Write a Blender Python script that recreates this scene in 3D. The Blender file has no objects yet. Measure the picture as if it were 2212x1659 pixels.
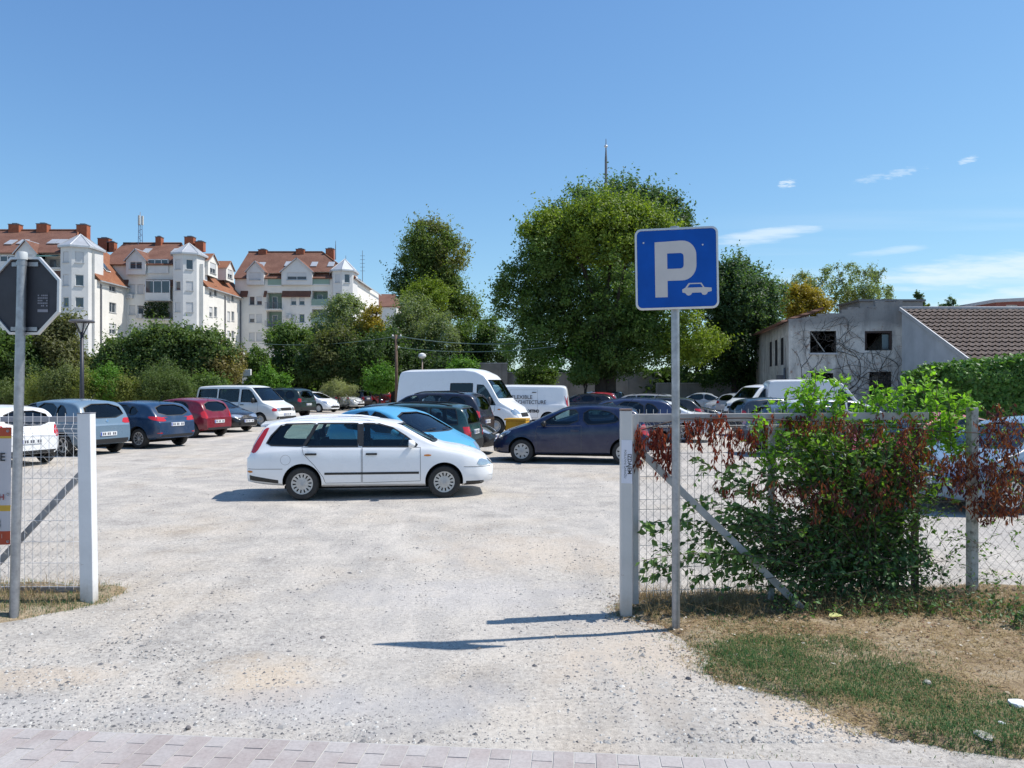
import bpy, bmesh, math, random
import numpy as np
from mathutils import Vector, Matrix, noise as mnoise
from mathutils.bvhtree import BVHTree
R = math.radians
rnd = random.Random(7)
SC = bpy.context.scene
COL = SC.collection

# ------------------------------------------------------------------ camera
cam = bpy.data.cameras.new('camera')
cam.lens = 26.5; cam.sensor_width = 36; cam.clip_start = 0.05; cam.clip_end = 3000
camo = bpy.data.objects.new('camera', cam); COL.objects.link(camo)
CAMH = 2.0
camo.location = (0, 0, CAMH); camo.rotation_euler = (R(90), 0, 0)
SC.camera = camo
# ------------------------------------------------------------------ sky and sun
SUN_EL = 57.0
SUN_AZ = math.degrees(math.atan2(2.05, 0.31))     # clockwise from +Y
world = bpy.data.worlds.new('World'); SC.world = world; world.use_nodes = True
wn = world.node_tree; wn.nodes.clear()
wo = wn.nodes.new('ShaderNodeOutputWorld'); wb = wn.nodes.new('ShaderNodeBackground')
sk = wn.nodes.new('ShaderNodeTexSky'); sk.sky_type = 'NISHITA'; sk.sun_disc = False
sk.sun_elevation = R(SUN_EL); sk.sun_rotation = R(SUN_AZ)
sk.air_density = 1.0; sk.dust_density = 0.25; sk.ozone_density = 1.6; sk.altitude = 80
wb.inputs['Strength'].default_value = 0.15
def wnode(t, **kw):
    n = wn.nodes.new(t)
    for k, v in kw.items(): setattr(n, k, v)
    return n
def wmath(op, a, b=None, c=None):
    n = wnode('ShaderNodeMath', operation=op)
    for i, v in enumerate((a, b, c)):
        if v is None: continue
        if isinstance(v, (int, float)): n.inputs[i].default_value = v
        else: wn.links.new(v, n.inputs[i])
    return n.outputs[0]
# thin clouds: noise on a plane high overhead, only low in the east (right)
tc = wnode('ShaderNodeTexCoord'); sx = wnode('ShaderNodeSeparateXYZ')
wn.links.new(tc.outputs['Generated'], sx.inputs[0])
zc = wmath('MAXIMUM', sx.outputs['Z'], 0.02)
px = wmath('DIVIDE', sx.outputs['X'], zc); py = wmath('DIVIDE', sx.outputs['Y'], zc)
cx = wnode('ShaderNodeCombineXYZ'); wn.links.new(px, cx.inputs[0]); wn.links.new(py, cx.inputs[1])
mp = wnode('ShaderNodeMapping'); wn.links.new(cx.outputs[0], mp.inputs[0])
mp.inputs['Rotation'].default_value = (0, 0, R(-24)); mp.inputs['Scale'].default_value = (0.16, 0.75, 1)
nz = wnode('ShaderNodeTexNoise'); wn.links.new(mp.outputs[0], nz.inputs[0])
nz.inputs['Scale'].default_value = 1.0; nz.inputs['Detail'].default_value = 7; nz.inputs['Roughness'].default_value = 0.55
mr = wnode('ShaderNodeMapRange'); mr.interpolation_type = 'SMOOTHSTEP'
wn.links.new(nz.outputs[0], mr.inputs[0]); mr.inputs[1].default_value = 0.45; mr.inputs[2].default_value = 0.68
east = wnode('ShaderNodeMapRange'); east.interpolation_type = 'SMOOTHSTEP'
wn.links.new(sx.outputs['X'], east.inputs[0]); east.inputs[1].default_value = 0.14; east.inputs[2].default_value = 0.45
low = wnode('ShaderNodeMapRange'); low.interpolation_type = 'SMOOTHSTEP'
wn.links.new(sx.outputs['Z'], low.inputs[0]); low.inputs[1].default_value = 0.24; low.inputs[2].default_value = 0.12
cm = wmath('MULTIPLY', wmath('MULTIPLY', mr.outputs[0], east.outputs[0]), low.outputs[0])
cm = wmath('MULTIPLY', cm, 0.35)
# a few separate wisps, each an elongated patch of the sky dome broken up by noise
wu = wmath('DIVIDE', sx.outputs['X'], wmath('MAXIMUM', sx.outputs['Y'], 0.05)); wv = wmath('DIVIDE', sx.outputs['Z'], wmath('MAXIMUM', sx.outputs['Y'], 0.05))
cv = wnode('ShaderNodeCombineXYZ'); wn.links.new(wmath('MULTIPLY', wu, 14.0), cv.inputs[0]); wn.links.new(wmath('MULTIPLY', wv, 90.0), cv.inputs[1])
wz = wnode('ShaderNodeTexNoise'); wn.links.new(cv.outputs[0], wz.inputs[0]); wz.inputs['Scale'].default_value = 1.0; wz.inputs['Detail'].default_value = 6; wz.inputs['Roughness'].default_value = 0.6
cv2 = wnode('ShaderNodeCombineXYZ'); wn.links.new(wmath('MULTIPLY', wu, 75.0), cv2.inputs[0]); wn.links.new(wmath('MULTIPLY', wv, 330.0), cv2.inputs[1])
wz2 = wnode('ShaderNodeTexNoise'); wn.links.new(cv2.outputs[0], wz2.inputs[0]); wz2.inputs['Scale'].default_value = 1.0; wz2.inputs['Detail'].default_value = 5; wz2.inputs['Roughness'].default_value = 0.6
for u0, v0, ru, rv, slope, amt in ((.335, .197, .075, .012, .13, .62), (.365, .2655, .013, .006, .1, .65), (.605, .297, .016, .005, .25, .5), (.515, .28, .03, .006, .2, .32), (.475, .272, .022, .006, .2, .25), (.62, .150, .16, .024, .10, .70), (.70, .118, .17, .016, .10, .6), (.50, .176, .06, .006, .12, .35)):
    du = wmath('SUBTRACT', wu, u0); dv = wmath('SUBTRACT', wmath('SUBTRACT', wv, v0), wmath('MULTIPLY', du, slope))
    e2 = wmath('ADD', wmath('POWER', wmath('ABSOLUTE', wmath('DIVIDE', du, ru)), 2.0), wmath('POWER', wmath('ABSOLUTE', wmath('DIVIDE', dv, rv)), 2.0))
    q = wmath('ADD', wmath('SUBTRACT', 1.0, e2), wmath('MULTIPLY', wmath('SUBTRACT', (wz if ru > .04 else wz2).outputs[0], 0.5), 2.6 if ru > .04 else 4.5))
    rr_ = wnode('ShaderNodeMapRange'); rr_.interpolation_type = 'SMOOTHSTEP'; wn.links.new(q, rr_.inputs[0]); rr_.inputs[1].default_value = -0.1; rr_.inputs[2].default_value = 1.25; rr_.inputs[4].default_value = amt
    cm = wmath('MAXIMUM', cm, rr_.outputs[0])
mixc = wnode('ShaderNodeMix', data_type='RGBA')
def vmath(op, a, b):
    n = wnode('ShaderNodeVectorMath', operation=op)
    for i, v in enumerate((a, b)):
        if isinstance(v, tuple): n.inputs[i].default_value = v
        else: wn.links.new(v, n.inputs[i])
    return n.outputs[0]
# deeper, less glaring sky than the clean-air model gives: c * a / (1 + c * b)
skyc = vmath('DIVIDE', vmath('MULTIPLY', sk.outputs[0], (0.535, 0.765, 1.18)), vmath('ADD', vmath('MULTIPLY', sk.outputs[0], (0.03, 0.05, 0.12)), (1, 1, 1)))
wn.links.new(cm, mixc.inputs[0]); wn.links.new(skyc, mixc.inputs[6]); mixc.inputs[7].default_value = (4.0, 4.5, 4.9, 1)
wn.links.new(mixc.outputs[2], wb.inputs[0]); wn.links.new(wb.outputs[0], wo.inputs[0])

sl = bpy.data.lights.new('sun', 'SUN'); sl.energy = 3.95; sl.angle = R(0.53); sl.color = (1.0, 0.955, 0.89)
so = bpy.data.objects.new('sun', sl); COL.objects.link(so)
sd = Vector((math.sin(R(SUN_AZ)) * math.cos(R(SUN_EL)), math.cos(R(SUN_AZ)) * math.cos(R(SUN_EL)), math.sin(R(SUN_EL))))
so.rotation_euler = (-sd).to_track_quat('-Z', 'Y').to_euler(); so.location = sd * 60
SC.view_settings.view_transform = 'Standard'; SC.view_settings.look = 'None'
SC.view_settings.gamma = 1.0; SC.view_settings.exposure = 0.56
SC.cycles.max_bounces = 8; SC.cycles.diffuse_bounces = 3; SC.cycles.glossy_bounces = 3
SC.cycles.transparent_max_bounces = 24; SC.cycles.transmission_bounces = 4
SC.cycles.caustics_reflective = False; SC.cycles.caustics_refractive = False
SC.render.film_transparent = False

# ------------------------------------------------------------------ measuring helpers (2212-wide reading of the photo)
F = 1628.3
def at(x, y, D): return Vector(((x - 1106) / F * D, D, CAMH - (y - 829.5) / F * D))
def gx(x, D): return (x - 1106) / F * D
def gz(y, D): return CAMH - (y - 829.5) / F * D

# ------------------------------------------------------------------ materials
MATS = {}
def srgb(r, g, b):
    f = lambda c: ((c / 255 + 0.055) / 1.055) ** 2.4 if c > 10 else c / 255 / 12.92
    return (f(r), f(g), f(b), 1)
class NT:
    def __init__(s, name):
        s.m = bpy.data.materials.new(name); s.m.use_nodes = True; s.t = s.m.node_tree
        s.p = s.t.nodes['Principled BSDF']; s.o = s.t.nodes['Material Output']
    def n(s, t, **kw):
        x = s.t.nodes.new(t)
        for k, v in kw.items(): setattr(x, k, v)
        return x
    def l(s, a, b): s.t.links.new(a, b)
    def coord(s, kind='Object', scale=None):
        c = s.n('ShaderNodeTexCoord').outputs[kind]
        if scale is not None:
            m = s.n('ShaderNodeMapping'); m.inputs['Scale'].default_value = scale; s.l(c, m.inputs[0]); c = m.outputs[0]
        return c
    def noise(s, scale, detail=4, rough=0.55, co=None, dist=0):
        x = s.n('ShaderNodeTexNoise'); x.inputs['Scale'].default_value = scale; x.inputs['Detail'].default_value = detail
        x.inputs['Roughness'].default_value = rough; x.inputs['Distortion'].default_value = dist
        if co is not None: s.l(co, x.inputs[0])
        return x.outputs[0]
    def ramp(s, fac, stops):
        x = s.n('ShaderNodeValToRGB'); e = x.color_ramp.elements
        while len(e) < len(stops): e.new(0.5)
        for i, (p, c) in enumerate(stops):
            e[i].position = p; e[i].color = c if len(c) == 4 else (*c, 1)
        s.l(fac, x.inputs[0]); return x.outputs[0]
    def mix(s, fac, a, b, mode='MIX'):
        x = s.n('ShaderNodeMix', data_type='RGBA', blend_type=mode)
        for v, i in ((fac, 0), (a, 6), (b, 7)):
            if isinstance(v, (int, float)): x.inputs[i].default_value = v
            elif isinstance(v, tuple): x.inputs[i].default_value = v if len(v) == 4 else (*v, 1)
            else: s.l(v, x.inputs[i])
        return x.outputs[2]
    def math(s, op, a, b=None):
        x = s.n('ShaderNodeMath', operation=op)
        for i, v in enumerate((a, b)):
            if v is None: continue
            if isinstance(v, (int, float)): x.inputs[i].default_value = v
            else: s.l(v, x.inputs[i])
        return x.outputs[0]
    def rng(s, v, a, b, c=0.0, d=1.0):
        x = s.n('ShaderNodeMapRange'); s.l(v, x.inputs[0])
        for i, q in enumerate((a, b, c, d)): x.inputs[i + 1].default_value = q
        return x.outputs[0]
    def bump(s, h, strength=0.3, dist=0.01):
        x = s.n('ShaderNodeBump'); x.inputs['Strength'].default_value = strength; x.inputs['Distance'].default_value = dist
        s.l(h, x.inputs['Height']); s.l(x.outputs[0], s.p.inputs['Normal'])
    def base(s, v):
        if isinstance(v, tuple): s.p.inputs['Base Color'].default_value = v if len(v) == 4 else (*v, 1)
        else: s.l(v, s.p.inputs['Base Color'])
    def rough(s, v):
        if isinstance(v, (int, float)): s.p.inputs['Roughness'].default_value = v
        else: s.l(v, s.p.inputs['Roughness'])
def mat(name, c, rough=0.6, metal=0.0, var=0.15, vscale=3.0, bump=0.0, bscale=40.0, bdist=0.004, spec=0.5, coat=0.0):
    if name in MATS: return MATS[name]
    t = NT(name); co = t.coord()
    c = c if len(c) == 4 else (*c, 1)
    if var > 0:
        d = tuple(x * (1 - var) for x in c[:3]) + (1,); u = tuple(min(1, x * (1 + var * 0.6)) for x in c[:3]) + (1,)
        t.base(t.mix(t.rng(t.noise(vscale, 6, 0.6, co), 0.3, 0.7), d, u))
    else: t.base(c)
    t.rough(rough); t.p.inputs['Metallic'].default_value = metal; t.p.inputs['Specular IOR Level'].default_value = spec
    t.p.inputs['Coat Weight'].default_value = coat
    if bump: t.bump(t.noise(bscale, 4, 0.6, co), bump, bdist)
    MATS[name] = t.m; return t.m

# ------------------------------------------------------------------ mesh builder
class MB:
    def __init__(s): s.v = []; s.f = []; s.mi = []; s.sm = []
    def add(s, vs, fs, m=0, smooth=False):
        o = len(s.v); s.v.extend([tuple(v) for v in vs])
        for f in fs: s.f.append([o + i for i in f]); s.mi.append(m); s.sm.append(smooth)
    def box(s, c, d, m=0, rot=None):
        hx, hy, hz = d[0] / 2, d[1] / 2, d[2] / 2
        vs = [Vector((x, y, z)) for x in (-hx, hx) for y in (-hy, hy) for z in (-hz, hz)]
        if rot is not None: vs = [rot @ v for v in vs]
        vs = [v + Vector(c) for v in vs]
        s.add(vs, [(0, 1, 3, 2), (4, 6, 7, 5), (0, 4, 5, 1), (2, 3, 7, 6), (0, 2, 6, 4), (1, 5, 7, 3)], m)
    def bar(s, a, b, w, h=None, m=0, up=Vector((0, 0, 1))):
        a = Vector(a); b = Vector(b); h = h or w; d = b - a; L = d.length; d.normalize()
        if abs(d.dot(up)) > 0.99: up = Vector((0, 1, 0))
        sx_ = d.cross(up).normalized(); uz = sx_.cross(d)
        vs = [p + sx_ * i * w / 2 + uz * j * h / 2 for p in (a, b) for i, j in ((-1, -1), (1, -1), (1, 1), (-1, 1))]
        s.add(vs, [(0, 1, 2, 3), (7, 6, 5, 4), (0, 4, 5, 1), (1, 5, 6, 2), (2, 6, 7, 3), (3, 7, 4, 0)], m)
    def tube(s, pts, rad, n=8, m=0, cap=True, smooth=True):
        pts = [Vector(p) for p in pts]
        if isinstance(rad, (int, float)): rad = [rad] * len(pts)
        vs = []; prev = None
        for i, p in enumerate(pts):
            d = (pts[min(i + 1, len(pts) - 1)] - pts[max(i - 1, 0)])
            d = d.normalized() if d.length > 1e-9 else Vector((0, 0, 1))
            if prev is None:
                a = d.cross(Vector((0, 0, 1)))
                if a.length < 0.01: a = d.cross(Vector((0, 1, 0)))
            else: a = prev - d * prev.dot(d)
            a.normalize(); prev = a; b = d.cross(a)
            for k in range(n):
                t = 2 * math.pi * k / n
                vs.append(p + (a * math.cos(t) + b * math.sin(t)) * rad[i])
        fs = [(i * n + k, i * n + (k + 1) % n, (i + 1) * n + (k + 1) % n, (i + 1) * n + k) for i in range(len(pts) - 1) for k in range(n)]
        s.add(vs, fs, m, smooth)
        if cap:
            s.add(vs[:n], [tuple(range(n))[::-1]], m); s.add(vs[-n:], [tuple(range(n))], m)
    def lathe(s, prof, n=24, m=0, mtx=None, smooth=True):
        # prof: (r, z) pairs about local z
        vs = []
        for r, z in prof:
            for k in range(n):
                t = 2 * math.pi * k / n; vs.append(Vector((r * math.cos(t), r * math.sin(t), z)))
        if mtx is not None: vs = [mtx @ v for v in vs]
        fs = [(i * n + k, i * n + (k + 1) % n, (i + 1) * n + (k + 1) % n, (i + 1) * n + k) for i in range(len(prof) - 1) for k in range(n)]
        s.add(vs, fs, m, smooth)
    def prism(s, poly, mtx, t, m=0, m2=None):
        # poly (u,v) in the plane of mtx, extruded t along its z
        n = len(poly)
        a = [mtx @ Vector((u, v, 0)) for u, v in poly]; b = [mtx @ Vector((u, v, t)) for u, v in poly]
        s.add(a + b, [tuple(range(n))[::-1], tuple(range(n, 2 * n))], m)
        s.add(a + b, [(i, (i + 1) % n, n + (i + 1) % n, n + i) for i in range(n)], m if m2 is None else m2)
    def mesh(s, name, mats, bevel=0, clean=True, angle=35):
        me = bpy.data.meshes.new(name); me.from_pydata(s.v, [], s.f)
        for mm in mats: me.materials.append(mm)
        me.polygons.foreach_set('material_index', s.mi); me.polygons.foreach_set('use_smooth', s.sm)
        if clean or bevel:
            bm = bmesh.new(); bm.from_mesh(me)
            bmesh.ops.remove_doubles(bm, verts=bm.verts, dist=1e-5)
            bmesh.ops.recalc_face_normals(bm, faces=bm.faces)
            if bevel:
                es = [e for e in bm.edges if len(e.link_faces) == 2 and e.calc_face_angle(0) > R(40)]
                bmesh.ops.bevel(bm, geom=es, offset=bevel, segments=2, affect='EDGES', profile=0.6, clamp_overlap=True)
            for e in bm.edges:
                if len(e.link_faces) == 2 and e.calc_face_angle(0) > R(angle): e.smooth = False
            bm.to_mesh(me); bm.free()
        me.update(); return me
def put(name, me, parent=None, loc=None, rot=None, **props):
    o = bpy.data.objects.new(name, me); COL.objects.link(o)
    if parent is not None: o.parent = parent
    if loc is not None: o.location = loc
    if rot is not None: o.rotation_euler = rot
    for k, v in props.items(): o[k] = v
    return o
def root(name, loc, rz=0, **props):
    return put(name, None, None, loc, (0, 0, rz), **props)
def text_mesh(name, body, size, mats, align='LEFT', depth=0.0, bold=0.0, sx=1.0):
    cu = bpy.data.curves.new(name, 'FONT'); cu.body = body; cu.size = size; cu.align_x = align; cu.extrude = depth; cu.offset = bold
    cu.resolution_u = 3
    o = bpy.data.objects.new(name, cu); COL.objects.link(o)
    dg = bpy.context.evaluated_depsgraph_get(); me = bpy.data.meshes.new_from_object(o.evaluated_get(dg))
    bpy.data.objects.remove(o); bpy.data.curves.remove(cu)
    me.materials.clear()
    for mm in mats: me.materials.append(mm)
    if sx != 1.0: me.transform(Matrix.Diagonal((sx, 1, 1, 1)))
    me.name = name; return me
def npmesh(name, V, Fq, mats, tint=None, mi=None, smooth=False):
    # fast mesh from numpy: V (n,3), Fq (m,k)
    me = bpy.data.meshes.new(name); n, k = Fq.shape
    me.vertices.add(len(V)); me.vertices.foreach_set('co', np.ascontiguousarray(V, dtype=np.float32).ravel())
    me.loops.add(n * k); me.loops.foreach_set('vertex_index', np.ascontiguousarray(Fq, dtype=np.int32).ravel())
    me.polygons.add(n); me.polygons.foreach_set('loop_start', np.arange(0, n * k, k, dtype=np.int32))
    me.polygons.foreach_set('loop_total', np.full(n, k, dtype=np.int32))
    for mm in mats: me.materials.append(mm)
    if mi is not None: me.polygons.foreach_set('material_index', np.ascontiguousarray(mi, dtype=np.int32))
    me.polygons.foreach_set('use_smooth', np.full(n, bool(smooth)))
    if tint is not None:
        a = me.attributes.new('tint', 'FLOAT', 'FACE'); a.data.foreach_set('value', np.ascontiguousarray(tint, dtype=np.float32))
    me.update(calc_edges=True); return me
def chaikin(p, it=2, closed=True):
    for _ in range(it):
        q = []
        n = len(p)
        for i in range(n if closed else n - 1):
            a, b = p[i], p[(i + 1) % n]
            q.append((a[0] * .75 + b[0] * .25, a[1] * .75 + b[1] * .25)); q.append((a[0] * .25 + b[0] * .75, a[1] * .25 + b[1] * .75))
        p = q
    return p
def rounded(w, h, r, n=6):
    out = []
    for cx_, cy_, a0 in ((w / 2 - r, h / 2 - r, 0), (-w / 2 + r, h / 2 - r, 90), (-w / 2 + r, -h / 2 + r, 180), (w / 2 - r, -h / 2 + r, 270)):
        for i in range(n + 1):
            a = R(a0 + 90 * i / n); out.append((cx_ + r * math.cos(a), cy_ + r * math.sin(a)))
    return out

M_GALV = mat('galvanised steel', (0.34, 0.35, 0.37), 0.42, 0.75, 0.25, 18, 0.05, 60)
M_WHITEP = mat('white painted steel', (0.74, 0.74, 0.735), 0.45, 0, 0.16, 4)
M_GREYP = mat('grey painted steel', (0.42, 0.42, 0.42), 0.5, 0, 0.15, 9)
M_WIRE = mat('wire', (0.50, 0.50, 0.49), 0.5, 0.3, 0.1, 20)
M_CHAIN = mat('old chain link wire', (0.30, 0.29, 0.27), 0.6, 0.3, 0.3, 30)
M_BLACK = mat('black plastic', (0.022, 0.022, 0.024), 0.55, 0, 0.2, 20)
M_DARK = mat('dark recess', (0.012, 0.012, 0.013), 0.8, 0, 0.2, 10)
M_WHITE = mat('white print', (0.80, 0.80, 0.80), 0.5, 0, 0.04, 5)
M_INK = mat('black print', (0.03, 0.03, 0.035), 0.6, 0, 0.0)
# ================================================================== ground
def ground_mat():
    t = NT('pale crushed gravel'); co = t.coord('Object')
    big = t.noise(0.35, 5, 0.6, co); mid = t.noise(1.7, 6, 0.65, co); fine = t.noise(26, 6, 0.75, co); grit = t.noise(95, 3, 0.8, co)
    c = t.ramp(mid, [(0.28, (0.34, 0.33, 0.315)), (0.42, (0.46, 0.445, 0.42)), (0.55, (0.535, 0.515, 0.48)), (0.72, (0.58, 0.55, 0.505))])
    warm = t.rng(big, 0.52, 0.68)
    c = t.mix(t.math('MULTIPLY', warm, 0.42), c, (0.54, 0.45, 0.335))
    cool = t.rng(big, 0.46, 0.32)
    c = t.mix(t.math('MULTIPLY', cool, 0.5), c, (0.40, 0.395, 0.40))
    c = t.mix(t.rng(fine, 0.36, 0.62), t.mix(1.0, c, (0.64, 0.63, 0.63), 'MULTIPLY'), c)
    c = t.mix(t.rng(grit, 0.30, 0.5), t.mix(1.0, c, (0.72, 0.72, 0.74), 'MULTIPLY'), c)
    def spot(x, y, rx, ry, amt, col, c):
        m = t.n('ShaderNodeMapping'); m.inputs['Location'].default_value = (-x / rx, -y / ry, 0); m.inputs['Scale'].default_value = (1 / rx, 1 / ry, 0); t.l(co, m.inputs[0])
        ln = t.n('ShaderNodeVectorMath', operation='LENGTH'); t.l(m.outputs[0], ln.inputs[0])
        d = t.math('ADD', ln.outputs['Value'], t.math('MULTIPLY', t.math('SUBTRACT', mid, 0.5), 2.6))
        return t.mix(t.math('MULTIPLY', t.rng(d, 1.0, 0.35), amt), c, col)
    for x, y, rx, ry, amt, col in ((-1.62, 5.1, .5, .5, .42, (.60, .475, .33)), (-3.2, 5.15, .8, .25, .35, (.58, .47, .35)), (.9, 5.5, .8, .9, .5, (.56, .48, .39)), (2.0, 4.5, .7, .35, .6, (.57, .47, .36)), (.2, 9, 1.6, 1.2, .4, (.57, .49, .40)), (-1, 4.7, 1.2, .4, .5, (.38, .385, .41)), (-3, 4.6, 1.2, .25, .5, (.40, .40, .41)), (-.4, 7.2, 1.6, .8, .35, (.47, .47, .49))): c = spot(x, y, rx, ry, amt, col, c)
    def arc(cx_, cy_, Rr, w, amt, col, c):
        m = t.n('ShaderNodeMapping'); m.inputs['Location'].default_value = (-cx_, -cy_, 0); m.inputs['Scale'].default_value = (1, 1, 0); t.l(co, m.inputs[0])
        ln = t.n('ShaderNodeVectorMath', operation='LENGTH'); t.l(m.outputs[0], ln.inputs[0])
        d = t.math('ABSOLUTE', t.math('SUBTRACT', t.math('ADD', ln.outputs['Value'], t.math('MULTIPLY', t.math('SUBTRACT', mid, 0.5), .35)), Rr))
        f = t.math('MULTIPLY', t.rng(d, w, w * .35), t.rng(t.noise(1.1, 4, .6, co), .38, .6))
        return t.mix(t.math('MULTIPLY', f, amt), c, col)
    for cx_, cy_, Rr, w, amt, col in ((-13, 3.5, 12.3, .16, .40, (.33, .325, .32)), (-13, 3.5, 13.75, .16, .40, (.33, .325, .32)), (-13, 3.5, 13.05, .30, .35, (.59, .56, .51)), (16, 7, 15.2, .17, .35, (.34, .335, .33)), (16, 7, 16.7, .17, .35, (.34, .335, .33)), (-16, 1, 19.2, .2, .35, (.58, .555, .515)), (-16, 1, 20.6, .2, .35, (.34, .33, .325)), (2, 22, 9.5, .2, .3, (.34, .335, .33)), (2, 22, 11, .2, .3, (.58, .55, .51))): c = arc(cx_, cy_, Rr, w, amt, col, c)
    trk = t.noise(1.0, 5, 0.6, t.coord('Object', (1.5, 0.16, 1)), 0.6)
    c = t.mix(t.math('MULTIPLY', t.rng(trk, 0.55, 0.68), 0.35), c, (0.60, 0.57, 0.53)); c = t.mix(t.math('MULTIPLY', t.rng(trk, 0.42, 0.32), 0.35), c, (0.31, 0.305, 0.30))
    vor = t.n('ShaderNodeTexVoronoi'); vor.inputs['Scale'].default_value = 34; t.l(co, vor.inputs[0])
    chip = t.math('MULTIPLY', t.rng(vor.outputs['Distance'], 0.26, 0.12), t.rng(t.noise(5, 3, 0.6, co), 0.38, 0.58))
    c = t.mix(t.math('MULTIPLY', chip, 0.9), c, (0.15, 0.145, 0.15))
    vb = t.n('ShaderNodeTexVoronoi'); vb.inputs['Scale'].default_value = 11; t.l(co, vb.inputs[0])
    chip2 = t.math('MULTIPLY', t.rng(vb.outputs['Distance'], 0.20, 0.10), t.rng(t.noise(2.2, 3, 0.6, co), 0.5, 0.62))
    c = t.mix(t.math('MULTIPLY', chip2, 0.75), c, (0.17, 0.165, 0.17))
    c = t.mix(1.0, c, (1.035, 1.0, 0.955), 'MULTIPLY')
    t.base(c); t.rough(0.95); t.p.inputs['Specular IOR Level'].default_value = 0.15
    h = t.math('ADD', t.math('MULTIPLY', fine, 0.6), t.math('MULTIPLY', grit, 0.35))
    h = t.math('ADD', h, t.math('MULTIPLY', mid, 1.2))
    h = t.math('ADD', h, t.math('MULTIPLY', chip, 0.5))
    t.bump(h, 0.55, 0.03)
    return t.m
M_GRAVEL = ground_mat()
def pave_line(x): return 4.075 - 0.089 * x      # far edge of the brick pavement
# one sheet: fine near the camera, coarse to the horizon
def ground_sheet():
    xs = sorted(set([-900, -400, -200, -120, -80, -50, -30, -20] + [round(-14 + i * 0.35, 3) for i in range(81)] + [20, 30, 50, 80, 120, 200, 400, 900]))
    ys = sorted(set([-60, -20, -8, -3] + [round(0 + i * 0.3, 3) for i in range(70)] + [24, 28, 34, 42, 52, 65, 80, 100, 130, 180, 260, 400, 700, 1500]))
    V = []
    for y in ys:
        for x in xs:
            z = 0.0
            if 4.6 < y < 24 and abs(x) < 14:
                z = 0.028 * mnoise.noise(Vector((x * 0.55, y * 0.55, 0))) + 0.012 * mnoise.noise(Vector((x * 1.9, y * 1.9, 3)))
                z *= min(1, (y - 4.6) / 1.0)
            V.append((x, y, z))
    nx = len(xs)
    Fc = [(j * nx + i, j * nx + i + 1, (j + 1) * nx + i + 1, (j + 1) * nx + i) for j in range(len(ys) - 1) for i in range(nx - 1)]
    put('ground', npmesh('ground', np.array(V), np.array(Fc), [M_GRAVEL], smooth=True), kind='structure')
ground_sheet()
# ---- brick pavement
def brick_mat():
    t = NT('dusty paving brick'); co = t.coord('Object')
    at_ = t.n('ShaderNodeAttribute'); at_.attribute_name = 'tint'
    c = t.ramp(at_.outputs['Fac'], [(0.0, (0.325, 0.28, 0.266)), (0.35, (0.36, 0.315, 0.30)), (0.62, (0.395, 0.335, 0.315)), (0.68, (0.36, 0.325, 0.315)), (1.0, (0.41, 0.38, 0.365))])
    dust = t.rng(t.noise(2.4, 6, 0.65, co), 0.42, 0.66)
    c = t.mix(t.math('MULTIPLY', dust, 0.7), c, (0.44, 0.415, 0.40))
    c = t.mix(t.rng(t.noise(55, 4, 0.7, co), 0.3, 0.6), t.mix(1.0, c, (0.8, 0.8, 0.8), 'MULTIPLY'), c)
    t.base(c); t.rough(0.9); t.bump(t.noise(120, 4, 0.7, co), 0.35, 0.004); return t.m
def pavement():
    V, Fq, T = [], [], []
    ang = math.atan(-0.089); ca, sa = math.cos(ang), math.sin(ang); o = Vector((0, 4.075, 0))
    r = random.Random(3)
    bw, bl = 0.112, 0.224
    def brick(u0, u1, v0, v1, tint):
        g = 0.0022; b = 0.0015; dz = r.uniform(-0.0012, 0.0012)
        top = 0.024 + dz
        a = [(u0 + g, v0 + g, 0.0), (u1 - g, v0 + g, 0.0), (u1 - g, v1 - g, 0.0), (u0 + g, v1 - g, 0.0)]
        c = [(u0 + g + b, v0 + g + b, top), (u1 - g - b, v0 + g + b, top), (u1 - g - b, v1 - g - b, top), (u0 + g + b, v1 - g - b, top)]
        n = len(V)
        for u, v, z in a + c: V.append((o.x + u * ca - v * sa, o.y + u * sa + v * ca, z))
        for i in range(4): Fq.append((n + i, n + (i + 1) % 4, n + 4 + (i + 1) % 4, n + 4 + i)); T.append(tint)
        Fq.append((n + 4, n + 5, n + 6, n + 7)); T.append(tint)
    for i in range(-70, 75):
        u0 = i * bw; half = i % 2
        v = 0.0; first = True
        while v > -3.2:
            l = bl / 2 if (first and half) else bl
            grey = 0.68 + r.random() * 0.32
            tint = grey if (l < bl and r.random() < 0.75) or r.random() < 0.12 or i > 4 and r.random() < 0.6 else r.random() * 0.62
            brick(u0, u0 + bw, v - l, v, tint); v -= l; first = False
    me = npmesh('pavement', np.array(V), np.array(Fq), [brick_mat()], tint=np.array(T))
    put('pavement', me, kind='structure')
    # dusty joint bed under the bricks
    mb = MB(); bed = []
    for u, v in ((-9, 0.01), (9, 0.01), (9, -9), (-9, -9)): bed.append((o.x + u * ca - v * sa, o.y + u * sa + v * ca, 0.0205))
    mb.add(bed, [(0, 1, 2, 3)]); put('pavement_bed', mb.mesh('pavement_bed', [mat('joint sand', (0.43, 0.42, 0.40), 0.95, 0, 0.2, 8)]), kind='structure')
pavement()
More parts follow.
